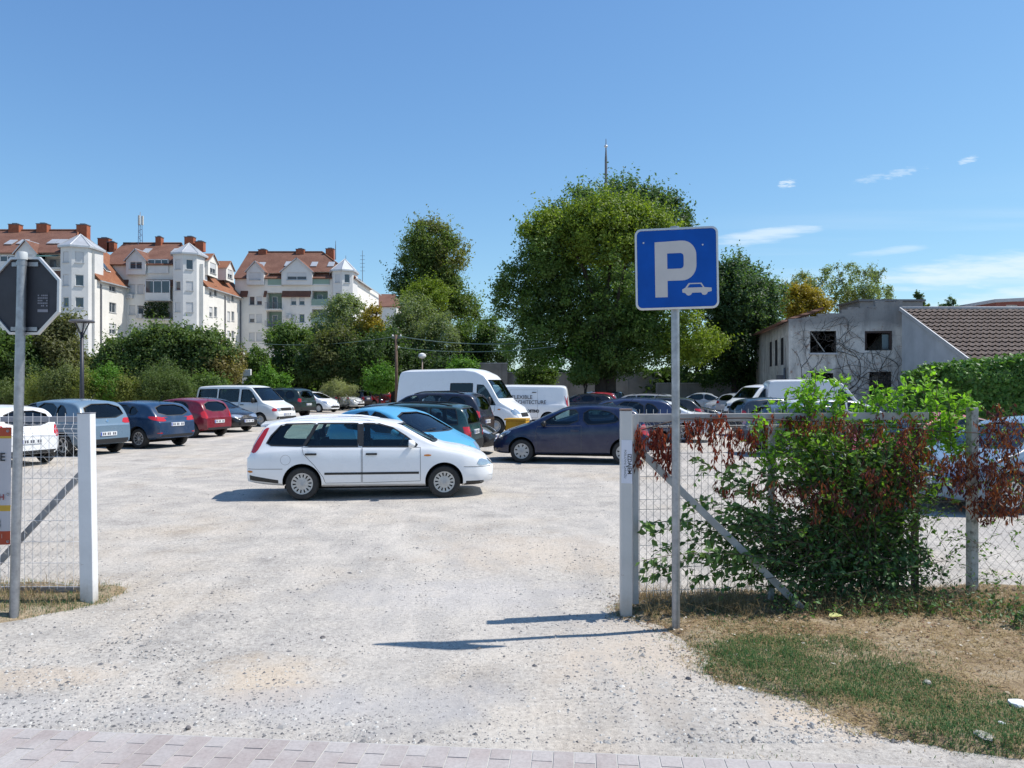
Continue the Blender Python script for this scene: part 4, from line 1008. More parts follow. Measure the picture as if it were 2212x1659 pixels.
    if d.get('antenna'):
        h = pj.hit('top', d['antenna'], 0)
        if h: mb = MB(); mb.tube([h[0], h[0] + Vector((0.0, 0, 0.03)), h[0] + Vector((-0.16, 0, 0.22))], [0.014, 0.008, 0.003], 6); part('antenna', mb, [M_TRIM])
    # underbody pan and exhaust darkness
    mb = MB(); mb.box((L / 2, 0, float(S.bot(L / 2)) - 0.03), (L * 0.72, d['track'] - 0.5, 0.06)); part('underbody', mb, [M_ARCH])
    if d.get('extra'): d['extra'](pj, part, S)
    ty, rim = wheel_meshes(r, ww, d.get('rim', 'cap14'))
    for x in wx:
        for sg in (1, -1):
            mtx = Matrix.Translation((x - L / 2, sg * wy, r)) @ Matrix.Rotation(R(-90 * sg), 4, 'X') @ Matrix.Rotation(R(17 * x), 4, 'Z')
            out.append(('wheel', ty, None, mtx)); out.append(('rim', rim, len(out) - 1, None))
    return out
DES = {}
def spawn(name, design, loc, heading, color, label, cat='car', group='cars parked on the gravel lot', skip=()):
    r = root(name, loc, R(heading), label=label, category=cat)
    if group: r['group'] = group
    objs = []
    for i, (pn, me, par, mtx) in enumerate(DES[design]):
        if pn in skip: objs.append(None); continue
        o = bpy.data.objects.new(pn, me); COL.objects.link(o); o.parent = r if par is None else objs[par]
        if mtx is not None: o.matrix_local = mtx
        o.color = (*color, 1); objs.append(o)
    return r
# ------------------------------------------------------------------ the kinds of vehicle in the lot (x from rear bumper to nose)
def mono(p, w=0.03): return p
def rect(x0, x1, z0, z1): return [(x0, z0), (x1, z0), (x1, z1), (x0, z1)]
def wagon_extra(pj, part, S):
    for sg in (1, -1):
        mb = MB(); pj.ring(mb, 'side', [(0.71 + 0.085 * math.cos(a), 0.735 + 0.085 * math.sin(a)) for a in np.linspace(0, 2 * math.pi, 17)[:-1]], 0.0, 0.007, 0.0012, sg, 0, 0.001)
        part('fuel_flap', mb, [M_GREYP])
        mb = MB(); pj.patch(mb, 'front', [(sg * (0.48 + 0.06 * math.cos(a)), 0.42 + 0.055 * math.sin(a)) for a in np.linspace(0, 2 * math.pi, 13)[:-1]], 0.004, 1, 0, 0.05, 0.02); part('fog_lamp', mb, [M_HEAD])
    # small roof spoiler over the tailgate
    mb = MB(); a = pj.hit('top', 0.42, 0.5); c = pj.hit('top', 0.42, 0)
    if a and c:
        V = [(0.46, -0.52, a[0].z + .004), (0.46, 0, c[0].z + .006), (0.46, 0.52, a[0].z + .004), (0.20, -0.50, a[0].z - 0.035), (0.18, 0, c[0].z - 0.02), (0.20, 0.50, a[0].z - 0.035)]
        V += [(x + 0.005, y, z - 0.04) for x, y, z in V]
        mb.add(V, [(0, 1, 4, 3), (1, 2, 5, 4), (3, 4, 10, 9), (4, 5, 11, 10), (6, 9, 10, 7), (7, 10, 11, 8), (0, 3, 9, 6), (2, 8, 11, 5)], 0, True); part('spoiler', mb, [M_PAINT])
DESIGNS = dict(
 wagon=dict(L=4.49, wr=0.300, ww=0.185, track=1.50, rx=1.00, fx=3.57, rim='cap14', k=0.34,
  top=[(0, .50), (.0, .80), (.05, .94), (.17, 1.16), (.31, 1.40), (.6, 1.455), (1.5, 1.48), (2.3, 1.455), (2.74, 1.40), (3.1, 1.20), (3.52, .985), (3.9, .925), (4.18, .845), (4.36, .765), (4.44, .69), (4.47, .62), (4.49, .57)],
  belt=[(0, .70), (.1, .88), (1, .955), (3.3, .935), (3.6, .88), (4.15, .76), (4.40, .62), (4.49, .53)], bot=[(0, .33), (.3, .28), (1, .23), (4.0, .22), (4.3, .23), (4.49, .30)],
  half=[(0, .66), (.05, .76), (.16, .82), (.5, .852), (1.2, .868), (3.4, .868), (3.95, .85), (4.2, .79), (4.36, .70), (4.45, .59), (4.49, .50)], hsig=.04,
  cabin=(.30, 3.30), mid=2.3,
  side_windows=[([(.37, 1.035), (.44, 1.16), (.60, 1.335), (.70, 1.365), (1.21, 1.375), (1.10, 1.15), (1.01, .99), (.45, 1.005)], 'clear'), ([(1.06, .985), (1.16, 1.16), (1.27, 1.375), (1.98, 1.375), (1.99, .975)], 'clear'), ([(2.09, .97), (2.09, 1.375), (2.36, 1.365), (2.62, 1.29), (2.86, 1.14), (3.07, .985), (3.05, .965)], 'clear')], wit=0,
  windscreen=[(-.70, 1.035), (.70, 1.035), (.66, 1.10), (.545, 1.355), (-.545, 1.355), (-.66, 1.10)], rear_window=[(-.62, 1.0), (.62, 1.0), (.52, 1.34), (-.52, 1.34)],
  doors=[[(1.00, .955), (1.03, .84), (1.22, .64), (1.38, .42), (1.42, .31), (2.06, .31), (2.06, .95)], [(2.085, .31), (3.13, .33), (3.13, .94), (2.085, .95)]],
  patches=[('pillar_trim', 'side', [(1.015, .985), (1.06, .985), (1.16, 1.16), (1.27, 1.372), (1.215, 1.372), (1.105, 1.15)], M_TRIM, .0045, True), ('pillar_trim', 'side', [(1.985, .972), (2.095, .97), (2.095, 1.372), (1.975, 1.372)], M_TRIM, .0045, True), ('side_moulding', 'side', rect(1.40, 3.11, .46, .50), M_TRIM, .010, True), ('tail_light', 'side', [(.07, .84), (.12, .97), (.235, 1.17), (.32, 1.30), (.41, 1.315), (.31, 1.12), (.21, .88)], M_TAIL, .006, True), ('tail_light', 'rear', [(.60, .92), (.70, .92), (.62, 1.27), (.55, 1.27)], M_TAIL, .006, True),
   ('headlight', 'side', [(4.17, .60), (4.41, .59), (4.40, .68), (4.20, .735)], M_HEAD, .006, True), ('headlight', 'front', [(.40, .59), (.64, .60), (.64, .71), (.40, .69)], M_HEAD, .006, True), ('bumper_seam', 'side', rect(.03, .66, .568, .576), M_SEAM, .003, True), ('bumper_seam', 'side', [(3.93, .575), (4.44, .565), (4.44, .573), (3.93, .583)], M_SEAM, .003, True), ('turn_signal', 'side', rect(3.20, 3.33, .78, .815), M_AMBER, .008, True),
   ('bumper_trim', 'side', [(.06, .37), (.58, .31), (.58, .37), (.06, .46)], M_TRIM, .005, True), ('bumper_trim', 'side', [(3.93, .235), (4.36, .245), (4.36, .31), (3.95, .31)], M_TRIM, .005, True), ('reflector', 'side', rect(.02, .12, .50, .545), M_AMBER, .006, True)],
  grille=[(.30, .545, .615, 3, M_TRIM), (.34, .30, .40, 2, M_TRIM)], plate_front=.47, plate_rear=.80, mirror=(2.98, .985), mirror_h=.075,
  seats=[(2.25, .36, .5, .40), (2.25, -.36, .5, .40), (1.40, 0, 1.15, .44)], dash=(3.05, .86, .62), rails=(.55, 2.30, .53), extra=wagon_extra),
 hatch3=dict(L=3.99, wr=0.298, ww=0.18, track=1.47, rx=.62, fx=3.19, rim='cap8', k=0.36,
  top=[(0, .5), (0, .72), (.04, .92), (.16, 1.14), (.30, 1.34), (.50, 1.425), (1.1, 1.48), (1.6, 1.48), (2.05, 1.43), (2.55, 1.25), (3.08, .995), (3.3, .935), (3.7, .80), (3.90, .66), (3.99, .47)],
  belt=[(0, .66), (.1, .9), (.8, 1.0), (1.6, .955), (2.8, .91), (3.1, .86), (3.6, .72), (3.99, .44)], bot=[(0, .30), (.5, .24), (3.4, .22), (3.8, .22), (3.99, .26)],
  half=[(0, .62), (.06, .73), (.25, .81), (.7, .85), (1.2, .855), (3.0, .855), (3.4, .83), (3.7, .74), (3.88, .6), (3.99, .40)], cabin=(.30, 2.95), mid=1.9,
  side_windows=[([(.72, 1.06), (.80, 1.20), (1.02, 1.33), (1.62, 1.36), (1.62, .99), (1.2, 1.0)], 'clear'), ([(1.76, .985), (1.76, 1.355), (2.05, 1.34), (2.42, 1.17), (2.72, .975)], 'clear')], wit=1, paint_trim=False, trim=.012,
  windscreen=[(-.68, .99), (.68, .99), (.64, 1.06), (.53, 1.36), (-.53, 1.36), (-.64, 1.06)], rear_window=[(-.56, .99), (.56, .99), (.50, 1.33), (-.50, 1.33)], rear_dark=True,
  doors=[[(1.68, .30), (2.80, .32), (2.82, .80), (2.78, .92), (1.68, .95)]], paint_handle=True,
  patches=[('tail_light', 'rear', [(.55, .70), (.72, .70), (.74, .98), (.62, 1.02)], M_TAIL, .006, True), ('tail_light', 'side', [(.03, .70), (.20, .78), (.22, .98), (.10, .99)], M_TAIL, .006, True), ('headlight', 'side', [(3.42, .80), (3.80, .60), (3.90, .60), (3.84, .69), (3.62, .80)], M_HEAD, .006, True), ('headlight', 'front', [(.40, .58), (.62, .60), (.70, .76), (.46, .68)], M_HEAD, .006, True),
   ('bumper_trim', 'rear', [(-.6, .30), (.6, .30), (.6, .38), (-.6, .38)], M_TRIM, .005, False)],
  grille=[(.42, .33, .45, 3, M_TRIM)], plate_front=.52, plate_rear=.60, mirror=(2.62, .975), black_mirror=True, seats=[(1.95, .35, .5, .40), (1.95, -.35, .5, .40), (1.05, 0, 1.1, .44)], dash=(2.72, .84, .62), antenna=.55),
 hatch5=dict(L=4.30, wr=0.315, ww=0.2, track=1.52, rx=.72, fx=3.38, rim='spoke10', k=0.36,
  top=[(0, .5), (0, .80), (.05, .97), (.22, 1.16), (.42, 1.36), (.62, 1.42), (1.3, 1.47), (1.8, 1.47), (2.3, 1.40), (2.75, 1.21), (3.25, .99), (3.5, .93), (3.95, .80), (4.2, .66), (4.30, .47)],
  belt=[(0, .72), (.1, .95), (.8, 1.02), (1.6, .965), (3.0, .915), (3.3, .87), (3.9, .73), (4.30, .45)], bot=[(0, .33), (.5, .25), (3.6, .23), (4.1, .22), (4.30, .27)],
  half=[(0, .66), (.06, .77), (.25, .85), (.7, .90), (1.2, .905), (3.2, .90), (3.7, .86), (4.0, .76), (4.2, .62), (4.30, .42)], cabin=(.36, 3.10), mid=2.1,
  side_windows=[([(.74, 1.10), (.95, 1.27), (1.12, 1.30), (1.12, 1.03)], 'dark'), ([(1.17, 1.02), (1.17, 1.32), (1.90, 1.355), (1.92, .985)], 'dark'), ([(2.0, .98), (1.99, 1.355), (2.25, 1.335), (2.62, 1.15), (2.90, .965)], 'clear')], wit=1,
  windscreen=[(-.70, .99), (.70, .99), (.66, 1.06), (.54, 1.345), (-.54, 1.345), (-.66, 1.06)], rear_window=[(-.60, 1.02), (.60, 1.02), (.52, 1.34), (-.52, 1.34)], rear_dark=True,
  doors=[[(1.05, .98), (1.10, .80), (1.30, .40), (1.34, .31), (1.95, .31), (1.95, .95)], [(1.98, .31), (2.98, .33), (2.98, .90), (1.98, .95)]], paint_handle=True,
  patches=[('tail_light', 'rear', [(.40, .83), (.80, .86), (.80, 1.0), (.62, .99), (.42, .93)], M_TAIL, .006, True), ('tail_light', 'side', [(.03, .85), (.30, .93), (.36, 1.01), (.08, .99)], M_TAIL, .006, True), ('headlight', 'side', [(3.74, .80), (4.12, .60), (4.22, .60), (4.14, .68), (3.95, .79)], M_HEAD, .006, True), ('headlight', 'front', [(.42, .60), (.66, .61), (.72, .74), (.46, .68)], M_HEAD, .006, True),
   ('bumper_trim', 'rear', [(-.7, .31), (.7, .31), (.62, .43), (-.62, .43)], M_TRIM, .005, False), ('reflector', 'rear', rect(.58, .74, .47, .50), M_TAIL, .006, True)],
  grille=[(.45, .32, .46, 3, M_TRIM), (.38, .56, .62, 1, M_CHROME)], plate_front=.50, plate_rear=.74, mirror=(2.78, .975), seats=[(2.15, .36, .5, .42), (2.15, -.36, .5, .42), (1.3, 0, 1.15, .45)], dash=(2.9, .85, .64), antenna=.75),
 mpv=dict(L=4.28, wr=0.31, ww=0.2, track=1.53, rx=.72, fx=3.30, rim='spoke5', k=0.34,
  top=[(0, .5), (0, .85), (.04, 1.0), (.18, 1.22), (.33, 1.45), (.55, 1.53), (1.2, 1.575), (1.8, 1.57), (2.3, 1.49), (2.85, 1.25), (3.35, 1.01), (3.6, .94), (4.0, .80), (4.2, .66), (4.28, .48)],
  belt=[(0, .75), (.1, .97), (.8, 1.03), (1.6, .99), (3.0, .93), (3.3, .88), (3.9, .74), (4.28, .46)], bot=[(0, .33), (.5, .25), (3.6, .23), (4.1, .23), (4.28, .28)],
  half=[(0, .68), (.06, .78), (.25, .85), (.7, .885), (1.2, .89), (3.2, .885), (3.7, .85), (4.0, .76), (4.2, .62), (4.28, .44)], cabin=(.30, 3.2), mid=2.1,
  side_windows=[([(.62, 1.12), (.80, 1.36), (1.05, 1.42), (1.05, 1.05)], 'dark'), ([(1.12, 1.04), (1.12, 1.425), (1.88, 1.46), (1.90, 1.0)], 'dark'), ([(1.97, 1.0), (1.97, 1.455), (2.25, 1.42), (2.65, 1.22), (3.02, .985)], 'clear')], wit=1,
  windscreen=[(-.72, 1.01), (.72, 1.01), (.68, 1.08), (.55, 1.44), (-.55, 1.44), (-.68, 1.08)], rear_window=[(-.62, 1.05), (.62, 1.05), (.54, 1.43), (-.54, 1.43)],
  doors=[[(1.05, 1.0), (1.10, .80), (1.30, .40), (1.34, .31), (1.92, .31), (1.92, .98)], [(1.95, .31), (3.0, .33), (3.0, .92), (1.95, .97)]], paint_handle=True,
  patches=[('tail_light', 'rear', [(.48, .88), (.78, .88), (.80, 1.03), (.50, 1.03)], M_TAIL, .006, True), ('tail_light', 'side', [(.03, .88), (.20, .92), (.24, 1.03), (.08, 1.03)], M_TAIL, .006, True), ('headlight', 'side', [(3.72, .82), (4.08, .60), (4.20, .60), (4.12, .70), (3.92, .82)], M_HEAD, .006, True), ('headlight', 'front', [(.42, .60), (.66, .61), (.72, .76), (.46, .70)], M_HEAD, .006, True),
   ('bumper_trim', 'rear', [(-.7, .33), (.7, .33), (.66, .46), (-.66, .46)], M_TRIM, .005, False), ('badge', 'rear', [(.05 * math.cos(a), .96 + .05 * math.sin(a)) for a in np.linspace(0, 6.283, 9)[:-1]], M_CHROME, .008, False)],
  grille=[(.45, .32, .46, 3, M_TRIM), (.25, .58, .66, 1, M_CHROME)], plate_front=.50, plate_rear=.60, mirror=(2.85, .99), seats=[(2.15, .36, .5, .48), (2.15, -.36, .5, .48), (1.25, 0, 1.15, .5)], dash=(2.95, .9, .64), antenna=.7),
 sedan=dict(L=4.55, wr=0.312, ww=0.2, track=1.52, rx=.98, fx=3.62, rim='spoke5', k=0.40,
  top=[(0, .5), (0, .84), (.04, .96), (.3, 1.0), (.68, 1.02), (1.0, 1.18), (1.38, 1.36), (1.7, 1.42), (2.1, 1.43), (2.55, 1.36), (3.0, 1.16), (3.42, .97), (3.7, .915), (4.2, .80), (4.45, .66), (4.55, .48)],
  belt=[(0, .76), (.1, .92), (1, .955), (3.2, .90), (3.5, .86), (4.2, .72), (4.55, .46)], bot=[(0, .33), (.5, .25), (3.8, .22), (4.3, .22), (4.55, .27)],
  half=[(0, .66), (.06, .77), (.25, .84), (.7, .87), (1.2, .88), (3.4, .88), (3.9, .84), (4.25, .74), (4.45, .6), (4.55, .42)], cabin=(.85, 3.28), mid=2.25,
  side_windows=[([(1.02, 1.04), (1.34, 1.27), (1.62, 1.325), (2.05, 1.33), (2.05, .965), (1.2, .98)], 'clear'), ([(2.13, .96), (2.13, 1.325), (2.42, 1.29), (2.80, 1.10), (3.02, .955)], 'clear')], wit=1,
  windscreen=[(-.70, .985), (.70, .985), (.66, 1.05), (.54, 1.315), (-.54, 1.315), (-.66, 1.05)], rear_window=[(-.64, 1.05), (.64, 1.05), (.53, 1.31), (-.53, 1.31)],
  doors=[[(1.16, .93), (1.28, .70), (1.50, .40), (1.55, .31), (2.08, .31), (2.08, .93)], [(2.11, .31), (3.14, .33), (3.14, .89), (2.11, .93)]], paint_handle=True,
  patches=[('tail_light', 'rear', [(.50, .78), (.78, .78), (.80, .93), (.52, .93)], M_TAIL, .006, True), ('tail_light', 'side', [(.03, .78), (.22, .82), (.24, .93), (.06, .93)], M_TAIL, .006, True), ('headlight', 'side', [(4.10, .74), (4.38, .60), (4.46, .60), (4.40, .69), (4.24, .75)], M_HEAD, .006, True), ('headlight', 'front', [(.36, .60), (.66, .61), (.70, .74), (.38, .70)], M_HEAD, .006, True)],
  grille=[(.28, .58, .71, 4, M_CHROME), (.5, .31, .42, 2, M_TRIM)], plate_front=.47, plate_rear=.72, mirror=(2.92, .965), seats=[(2.2, .36, .5, .40), (2.2, -.36, .5, .40), (1.4, 0, 1.15, .44)], dash=(3.02, .82, .64)),
 suv=dict(L=4.60, wr=0.36, ww=0.23, track=1.56, rx=.88, fx=3.62, rim='spoke5', k=0.26,
  top=[(0, .6), (0, .98), (.04, 1.14), (.16, 1.42), (.30, 1.66), (.5, 1.72), (1.4, 1.76), (2.1, 1.74), (2.5, 1.67), (2.95, 1.40), (3.3, 1.16), (3.6, 1.10), (4.3, .99), (4.5, .85), (4.60, .60)],
  belt=[(0, .9), (.1, 1.08), (1, 1.11), (3.2, 1.06), (3.5, 1.02), (4.2, .92), (4.60, .58)], bot=[(0, .44), (.5, .36), (4.0, .34), (4.60, .40)],
  half=[(0, .72), (.06, .80), (.25, .87), (.7, .905), (1.2, .91), (3.6, .91), (4.1, .88), (4.4, .78), (4.60, .52)], cabin=(.28, 3.12), mid=2.2,
  side_windows=[([(.42, 1.18), (.56, 1.56), (1.06, 1.60), (1.06, 1.15)], 'dark'), ([(1.14, 1.15), (1.14, 1.61), (1.98, 1.63), (2.0, 1.12)], 'dark'), ([(2.08, 1.12), (2.08, 1.63), (2.42, 1.59), (2.78, 1.36), (2.98, 1.12)], 'clear')], wit=1,
  windscreen=[(-.74, 1.15), (.74, 1.15), (.60, 1.62), (-.60, 1.62)], rear_window=[(-.64, 1.17), (.64, 1.17), (.57, 1.60), (-.57, 1.60)], rear_dark=True,
  doors=[[(1.10, 1.08), (1.30, .85), (1.42, .50), (2.03, .48), (2.03, 1.07)], [(2.06, .48), (3.05, .48), (3.05, 1.04), (2.06, 1.07)]],
  patches=[('tail_light', 'rear', [(.70, .94), (.84, .94), (.83, 1.16), (.71, 1.16)], M_TAIL, .006, True), ('tail_light', 'side', [(.03, .94), (.13, .95), (.15, 1.16), (.07, 1.16)], M_TAIL, .006, True), ('headlight', 'front', [(.44, .78), (.76, .78), (.78, .94), (.46, .92)], M_HEAD, .006, True), ('headlight', 'side', [(4.22, .92), (4.34, .78), (4.52, .78), (4.44, .92)], M_HEAD, .006, True), ('bumper_trim', 'rear', [(-.75, .46), (.75, .46), (.75, .64), (-.75, .64)], M_TRIM, .01, False)],
  grille=[(.38, .74, .90, 4, M_CHROME)], plate_front=.60, plate_rear=.80, mirror=(2.9, 1.13), mirror_h=.1, seats=[(2.2, .38, .52, .62), (2.2, -.38, .52, .62), (1.3, 0, 1.2, .64)], dash=(3.0, 1.02, .66), rails=(.6, 2.3, .58), rail_mat=M_TRIM),
 estate=dict(L=4.56, wr=0.305, ww=0.19, track=1.50, rx=.86, fx=3.56, rim='steel', k=0.30, square=True,
  top=[(0, .5), (0, .86), (.03, 1.0), (.10, 1.22), (.20, 1.42), (.42, 1.475), (1.5, 1.52), (2.2, 1.50), (2.65, 1.42), (3.05, 1.21), (3.45, 1.0), (3.8, .935), (4.3, .80), (4.48, .66), (4.56, .48)],
  belt=[(0, .76), (.1, .92), (1, .955), (3.2, .925), (3.5, .88), (4.2, .72), (4.56, .46)], bot=[(0, .32), (.5, .25), (3.8, .22), (4.3, .22), (4.56, .27)],
  half=[(0, .68), (.06, .77), (.25, .83), (.7, .86), (1.2, .865), (3.4, .865), (3.9, .84), (4.25, .74), (4.45, .6), (4.56, .42)], cabin=(.22, 3.3), mid=2.2,
  side_windows=[([(.30, 1.0), (.38, 1.37), (1.02, 1.39), (1.02, .985)], 'clear'), ([(1.12, .985), (1.12, 1.395), (1.94, 1.41), (1.96, .97)], 'clear'), ([(2.05, .97), (2.05, 1.405), (2.42, 1.37), (2.80, 1.16), (3.06, .965)], 'clear')], wit=0,
  windscreen=[(-.70, 1.01), (.70, 1.01), (.56, 1.38), (-.56, 1.38)], rear_window=[(-.62, 1.0), (.62, 1.0), (.55, 1.38), (-.55, 1.38)], rear_dark=True,
  doors=[[(1.05, .95), (1.2, .70), (1.42, .40), (1.45, .31), (2.0, .31), (2.0, .94)], [(2.03, .31), (3.1, .33), (3.1, .91), (2.03, .94)]],
  patches=[('tail_light', 'rear', [(.60, .66), (.78, .66), (.77, .93), (.60, .93)], M_TAIL, .006, True), ('tail_light', 'side', [(.02, .66), (.16, .66), (.17, .93), (.05, .93)], M_TAIL, .006, True), ('headlight', 'front', [(.40, .58), (.66, .60), (.68, .72), (.42, .70)], M_HEAD, .006, True), ('headlight', 'side', [(4.22, .72), (4.36, .58), (4.48, .58), (4.42, .70)], M_HEAD, .006, True), ('bumper_trim', 'rear', [(-.74, .36), (.74, .36), (.74, .58), (-.74, .58)], M_TRIM, .02, False), ('bumper_trim', 'side', [(.02, .36), (.42, .36), (.42, .56), (.02, .58)], M_TRIM, .012, True)],
  grille=[(.36, .56, .68, 3, M_TRIM)], plate_front=.46, plate_rear=.78, mirror=(2.95, .985), black_mirror=True, seats=[(2.2, .36, .5, .42), (2.2, -.36, .5, .42), (1.35, 0, 1.15, .46)], dash=(3.05, .86, .64), rails=(.5, 2.2, .55), rail_mat=M_TRIM),
 round=dict(L=3.72, wr=0.285, ww=0.17, track=1.42, rx=.60, fx=2.98, rim='cap8', k=0.36, sig=.09,
  top=[(0, .5), (0, .78), (.05, .94), (.20, 1.14), (.42, 1.34), (.75, 1.45), (1.2, 1.495), (1.6, 1.485), (2.0, 1.40), (2.5, 1.16), (2.86, .97), (3.1, .90), (3.45, .77), (3.65, .62), (3.72, .46)],
  belt=[(0, .70), (.1, .9), (.8, .96), (1.6, .93), (2.6, .88), (2.9, .83), (3.4, .68), (3.72, .43)], bot=[(0, .30), (.5, .24), (3.2, .22), (3.72, .27)],
  half=[(0, .60), (.06, .70), (.25, .79), (.7, .825), (1.2, .83), (2.8, .83), (3.2, .79), (3.45, .70), (3.62, .57), (3.72, .42)], cabin=(.36, 2.72), mid=1.8,
  side_windows=[([(.70, 1.03), (.86, 1.22), (1.10, 1.345), (1.42, 1.385), (1.42, .975)], 'clear'), ([(1.50, .975), (1.50, 1.385), (1.80, 1.335), (2.15, 1.16), (2.50, .935)], 'clear')], wit=1,
  windscreen=[(-.66, .97), (.66, .97), (.62, 1.05), (.51, 1.36), (-.51, 1.36), (-.62, 1.05)], rear_window=[(-.54, 1.0), (.54, 1.0), (.46, 1.32), (-.46, 1.32)],
  doors=[[(1.45, .31), (2.55, .33), (2.55, .88), (1.45, .93)]], paint_handle=True,
  patches=[('tail_light', 'rear', [(.54, .72), (.70, .72), (.70, .96), (.58, .98)], M_TAIL, .006, True), ('headlight', 'front', [(.38, .57), (.56, .55), (.66, .62), (.62, .74), (.44, .72)], M_HEAD, .006, True), ('headlight', 'side', [(3.28, .72), (3.42, .56), (3.60, .56), (3.54, .66)], M_HEAD, .006, True)],
  grille=[(.22, .47, .66, 6, M_PAINT), (.40, .29, .38, 2, M_TRIM)], plate_front=.42, plate_rear=.60, mirror=(2.42, .94), seats=[(1.75, .34, .48, .42), (1.75, -.34, .48, .42), (.98, 0, 1.05, .46)], dash=(2.5, .82, .6)),
 minibus=dict(L=4.79, wr=0.315, ww=0.2, track=1.58, rx=.98, fx=3.90, rim='steel', k=0.17, sig=.045,
  top=[(0, .6), (0, 1.10), (.03, 1.55), (.10, 1.84), (.22, 1.91), (1.2, 1.945), (3.0, 1.94), (3.32, 1.88), (3.62, 1.60), (4.02, 1.20), (4.18, 1.13), (4.60, .98), (4.72, .84), (4.79, .55)],
  belt=[(0, 1.05), (.1, 1.10), (3.4, 1.10), (3.9, 1.06), (4.3, .98), (4.6, .84), (4.79, .52)], bot=[(0, .34), (.5, .28), (4.2, .27), (4.79, .32)],
  half=[(0, .78), (.05, .85), (.2, .90), (.6, .92), (4.0, .92), (4.35, .89), (4.6, .80), (4.72, .72), (4.79, .62)], cabin=(.14, 3.85), mid=2.6,
  side_windows=[([(.20, 1.20), (.28, 1.72), (1.33, 1.74), (1.33, 1.18)], 'clear'), ([(1.47, 1.18), (1.47, 1.74), (2.62, 1.74), (2.62, 1.18)], 'clear'), ([(2.80, 1.17), (2.80, 1.72), (3.18, 1.72), (3.36, 1.60), (3.72, 1.17)], 'clear')], wit=0, trim=.03,
  windscreen=[(-.78, 1.22), (.78, 1.22), (.70, 1.82), (-.70, 1.82)], rear_window=[(-.70, 1.20), (.70, 1.20), (.65, 1.72), (-.65, 1.72)],
  doors=[[(1.40, .40), (2.68, .40), (2.68, 1.14), (1.40, 1.14)], [(2.72, .40), (3.50, .40), (3.78, .74), (3.78, 1.13), (2.72, 1.14)]],
  patches=[('tail_light', 'rear', [(.70, .80), (.84, .80), (.84, 1.10), (.72, 1.10)], M_TAIL, .006, True), ('headlight', 'front', [(.42, .72), (.66, .72), (.66, .88), (.42, .88)], M_HEAD, .008, True), ('turn_signal', 'front', [(.67, .72), (.77, .72), (.77, .88), (.67, .88)], M_TAIL, .008, True), ('turn_signal', 'side', [(4.52, .72), (4.70, .72), (4.66, .86), (4.52, .88)], M_TAIL, .008, True), ('bumper_trim', 'front', [(-.7, .36), (.7, .36), (.7, .48), (-.7, .48)], M_TRIM, .01, False)],
  grille=[(.40, .74, .88, 4, M_TRIM)], plate_front=.58, plate_rear=.72, mirror=(3.58, 1.20), mirror_h=.13, black_mirror=True, seats=[(2.9, .46, .5, .72), (2.9, -.46, .5, .72), (1.8, 0, 1.3, .7), (.9, 0, 1.3, .7)], dash=(3.75, 1.06, .7)),
 tallvan=dict(L=5.40, wr=0.345, ww=0.22, track=1.66, rx=1.02, fx=4.42, rim='steel', k=0.11, sig=.05,
  top=[(0, .6), (0, 1.6), (.04, 2.35), (.16, 2.55), (.4, 2.60), (3.0, 2.64), (3.5, 2.58), (3.9, 2.40), (4.16, 2.06), (4.55, 1.42), (4.68, 1.32), (5.1, 1.10), (5.30, .88), (5.40, .55)],
  belt=[(0, 1.15), (.2, 1.2), (4.0, 1.2), (4.4, 1.18), (4.8, 1.05), (5.15, .86), (5.40, .52)], bot=[(0, .42), (.5, .36), (4.6, .33), (5.40, .34)],
  half=[(0, .86), (.05, .92), (.2, .96), (.6, .975), (4.4, .975), (4.8, .94), (5.1, .86), (5.3, .74), (5.40, .60)], cabin=(2.42, 4.35), mid=3.3, crown=.06,
  side_windows=[([(2.46, 1.30), (2.46, 2.02), (3.42, 2.02), (3.42, 1.30)], 'dark'), ([(3.62, 1.22), (3.62, 1.97), (3.88, 1.95), (4.06, 1.74), (4.42, 1.18)], 'clear')], wit=0, trim=.02,
  windscreen=[(-.84, 1.44), (.84, 1.44), (.77, 2.16), (-.77, 2.16)],
  doors=[[(2.44, .45), (3.48, .45), (3.48, 1.24), (2.44, 1.24)], [(3.54, .45), (4.02, .45), (4.20, .78), (4.40, .95), (4.40, 1.16), (3.54, 1.22)]],
  patches=[('tail_light', 'side', [(.02, .80), (.10, .80), (.10, 1.25), (.02, 1.25)], M_TAIL, .006, True), ('headlight', 'front', [(.44, .80), (.74, .84), (.76, 1.05), (.62, 1.02), (.46, .90)], M_HEAD, .008, True), ('headlight', 'side', [(4.98, 1.02), (5.16, .78), (5.30, .78), (5.18, .98)], M_HEAD, .008, True), ('turn_signal', 'side', rect(4.52, 4.64, .98, 1.03), M_AMBER, .008, True), ('bumper_trim', 'front', [(-.7, .36), (.7, .36), (.7, .54), (-.7, .54)], M_TRIM, .01, False)],
  grille=[(.40, .70, .86, 4, M_TRIM)], plate_front=.52, plate_rear=.95, mirror=(4.22, 1.30), mirror_h=.17, black_mirror=True, seats=[(3.45, .48, .52, .82), (3.45, -.48, .52, .82)], dash=(4.3, 1.15, .76)),
 panelvan=dict(L=4.80, wr=0.32, ww=0.2, track=1.62, rx=.95, fx=3.98, rim='steel', k=0.13, sig=.05,
  top=[(0, .6), (0, 1.2), (.03, 1.72), (.12, 1.90), (.4, 1.94), (2.8, 1.97), (3.2, 1.93), (3.5, 1.78), (3.95, 1.35), (4.15, 1.18), (4.6, 1.0), (4.74, .82), (4.80, .55)],
  belt=[(0, 1.0), (.2, 1.05), (3.6, 1.05), (4.2, .98), (4.6, .82), (4.80, .52)], bot=[(0, .36), (.5, .30), (4.2, .28), (4.80, .32)],
  half=[(0, .82), (.05, .88), (.2, .92), (.6, .94), (4.0, .94), (4.35, .90), (4.6, .80), (4.80, .6)], cabin=(2.7, 3.85), mid=3.0,
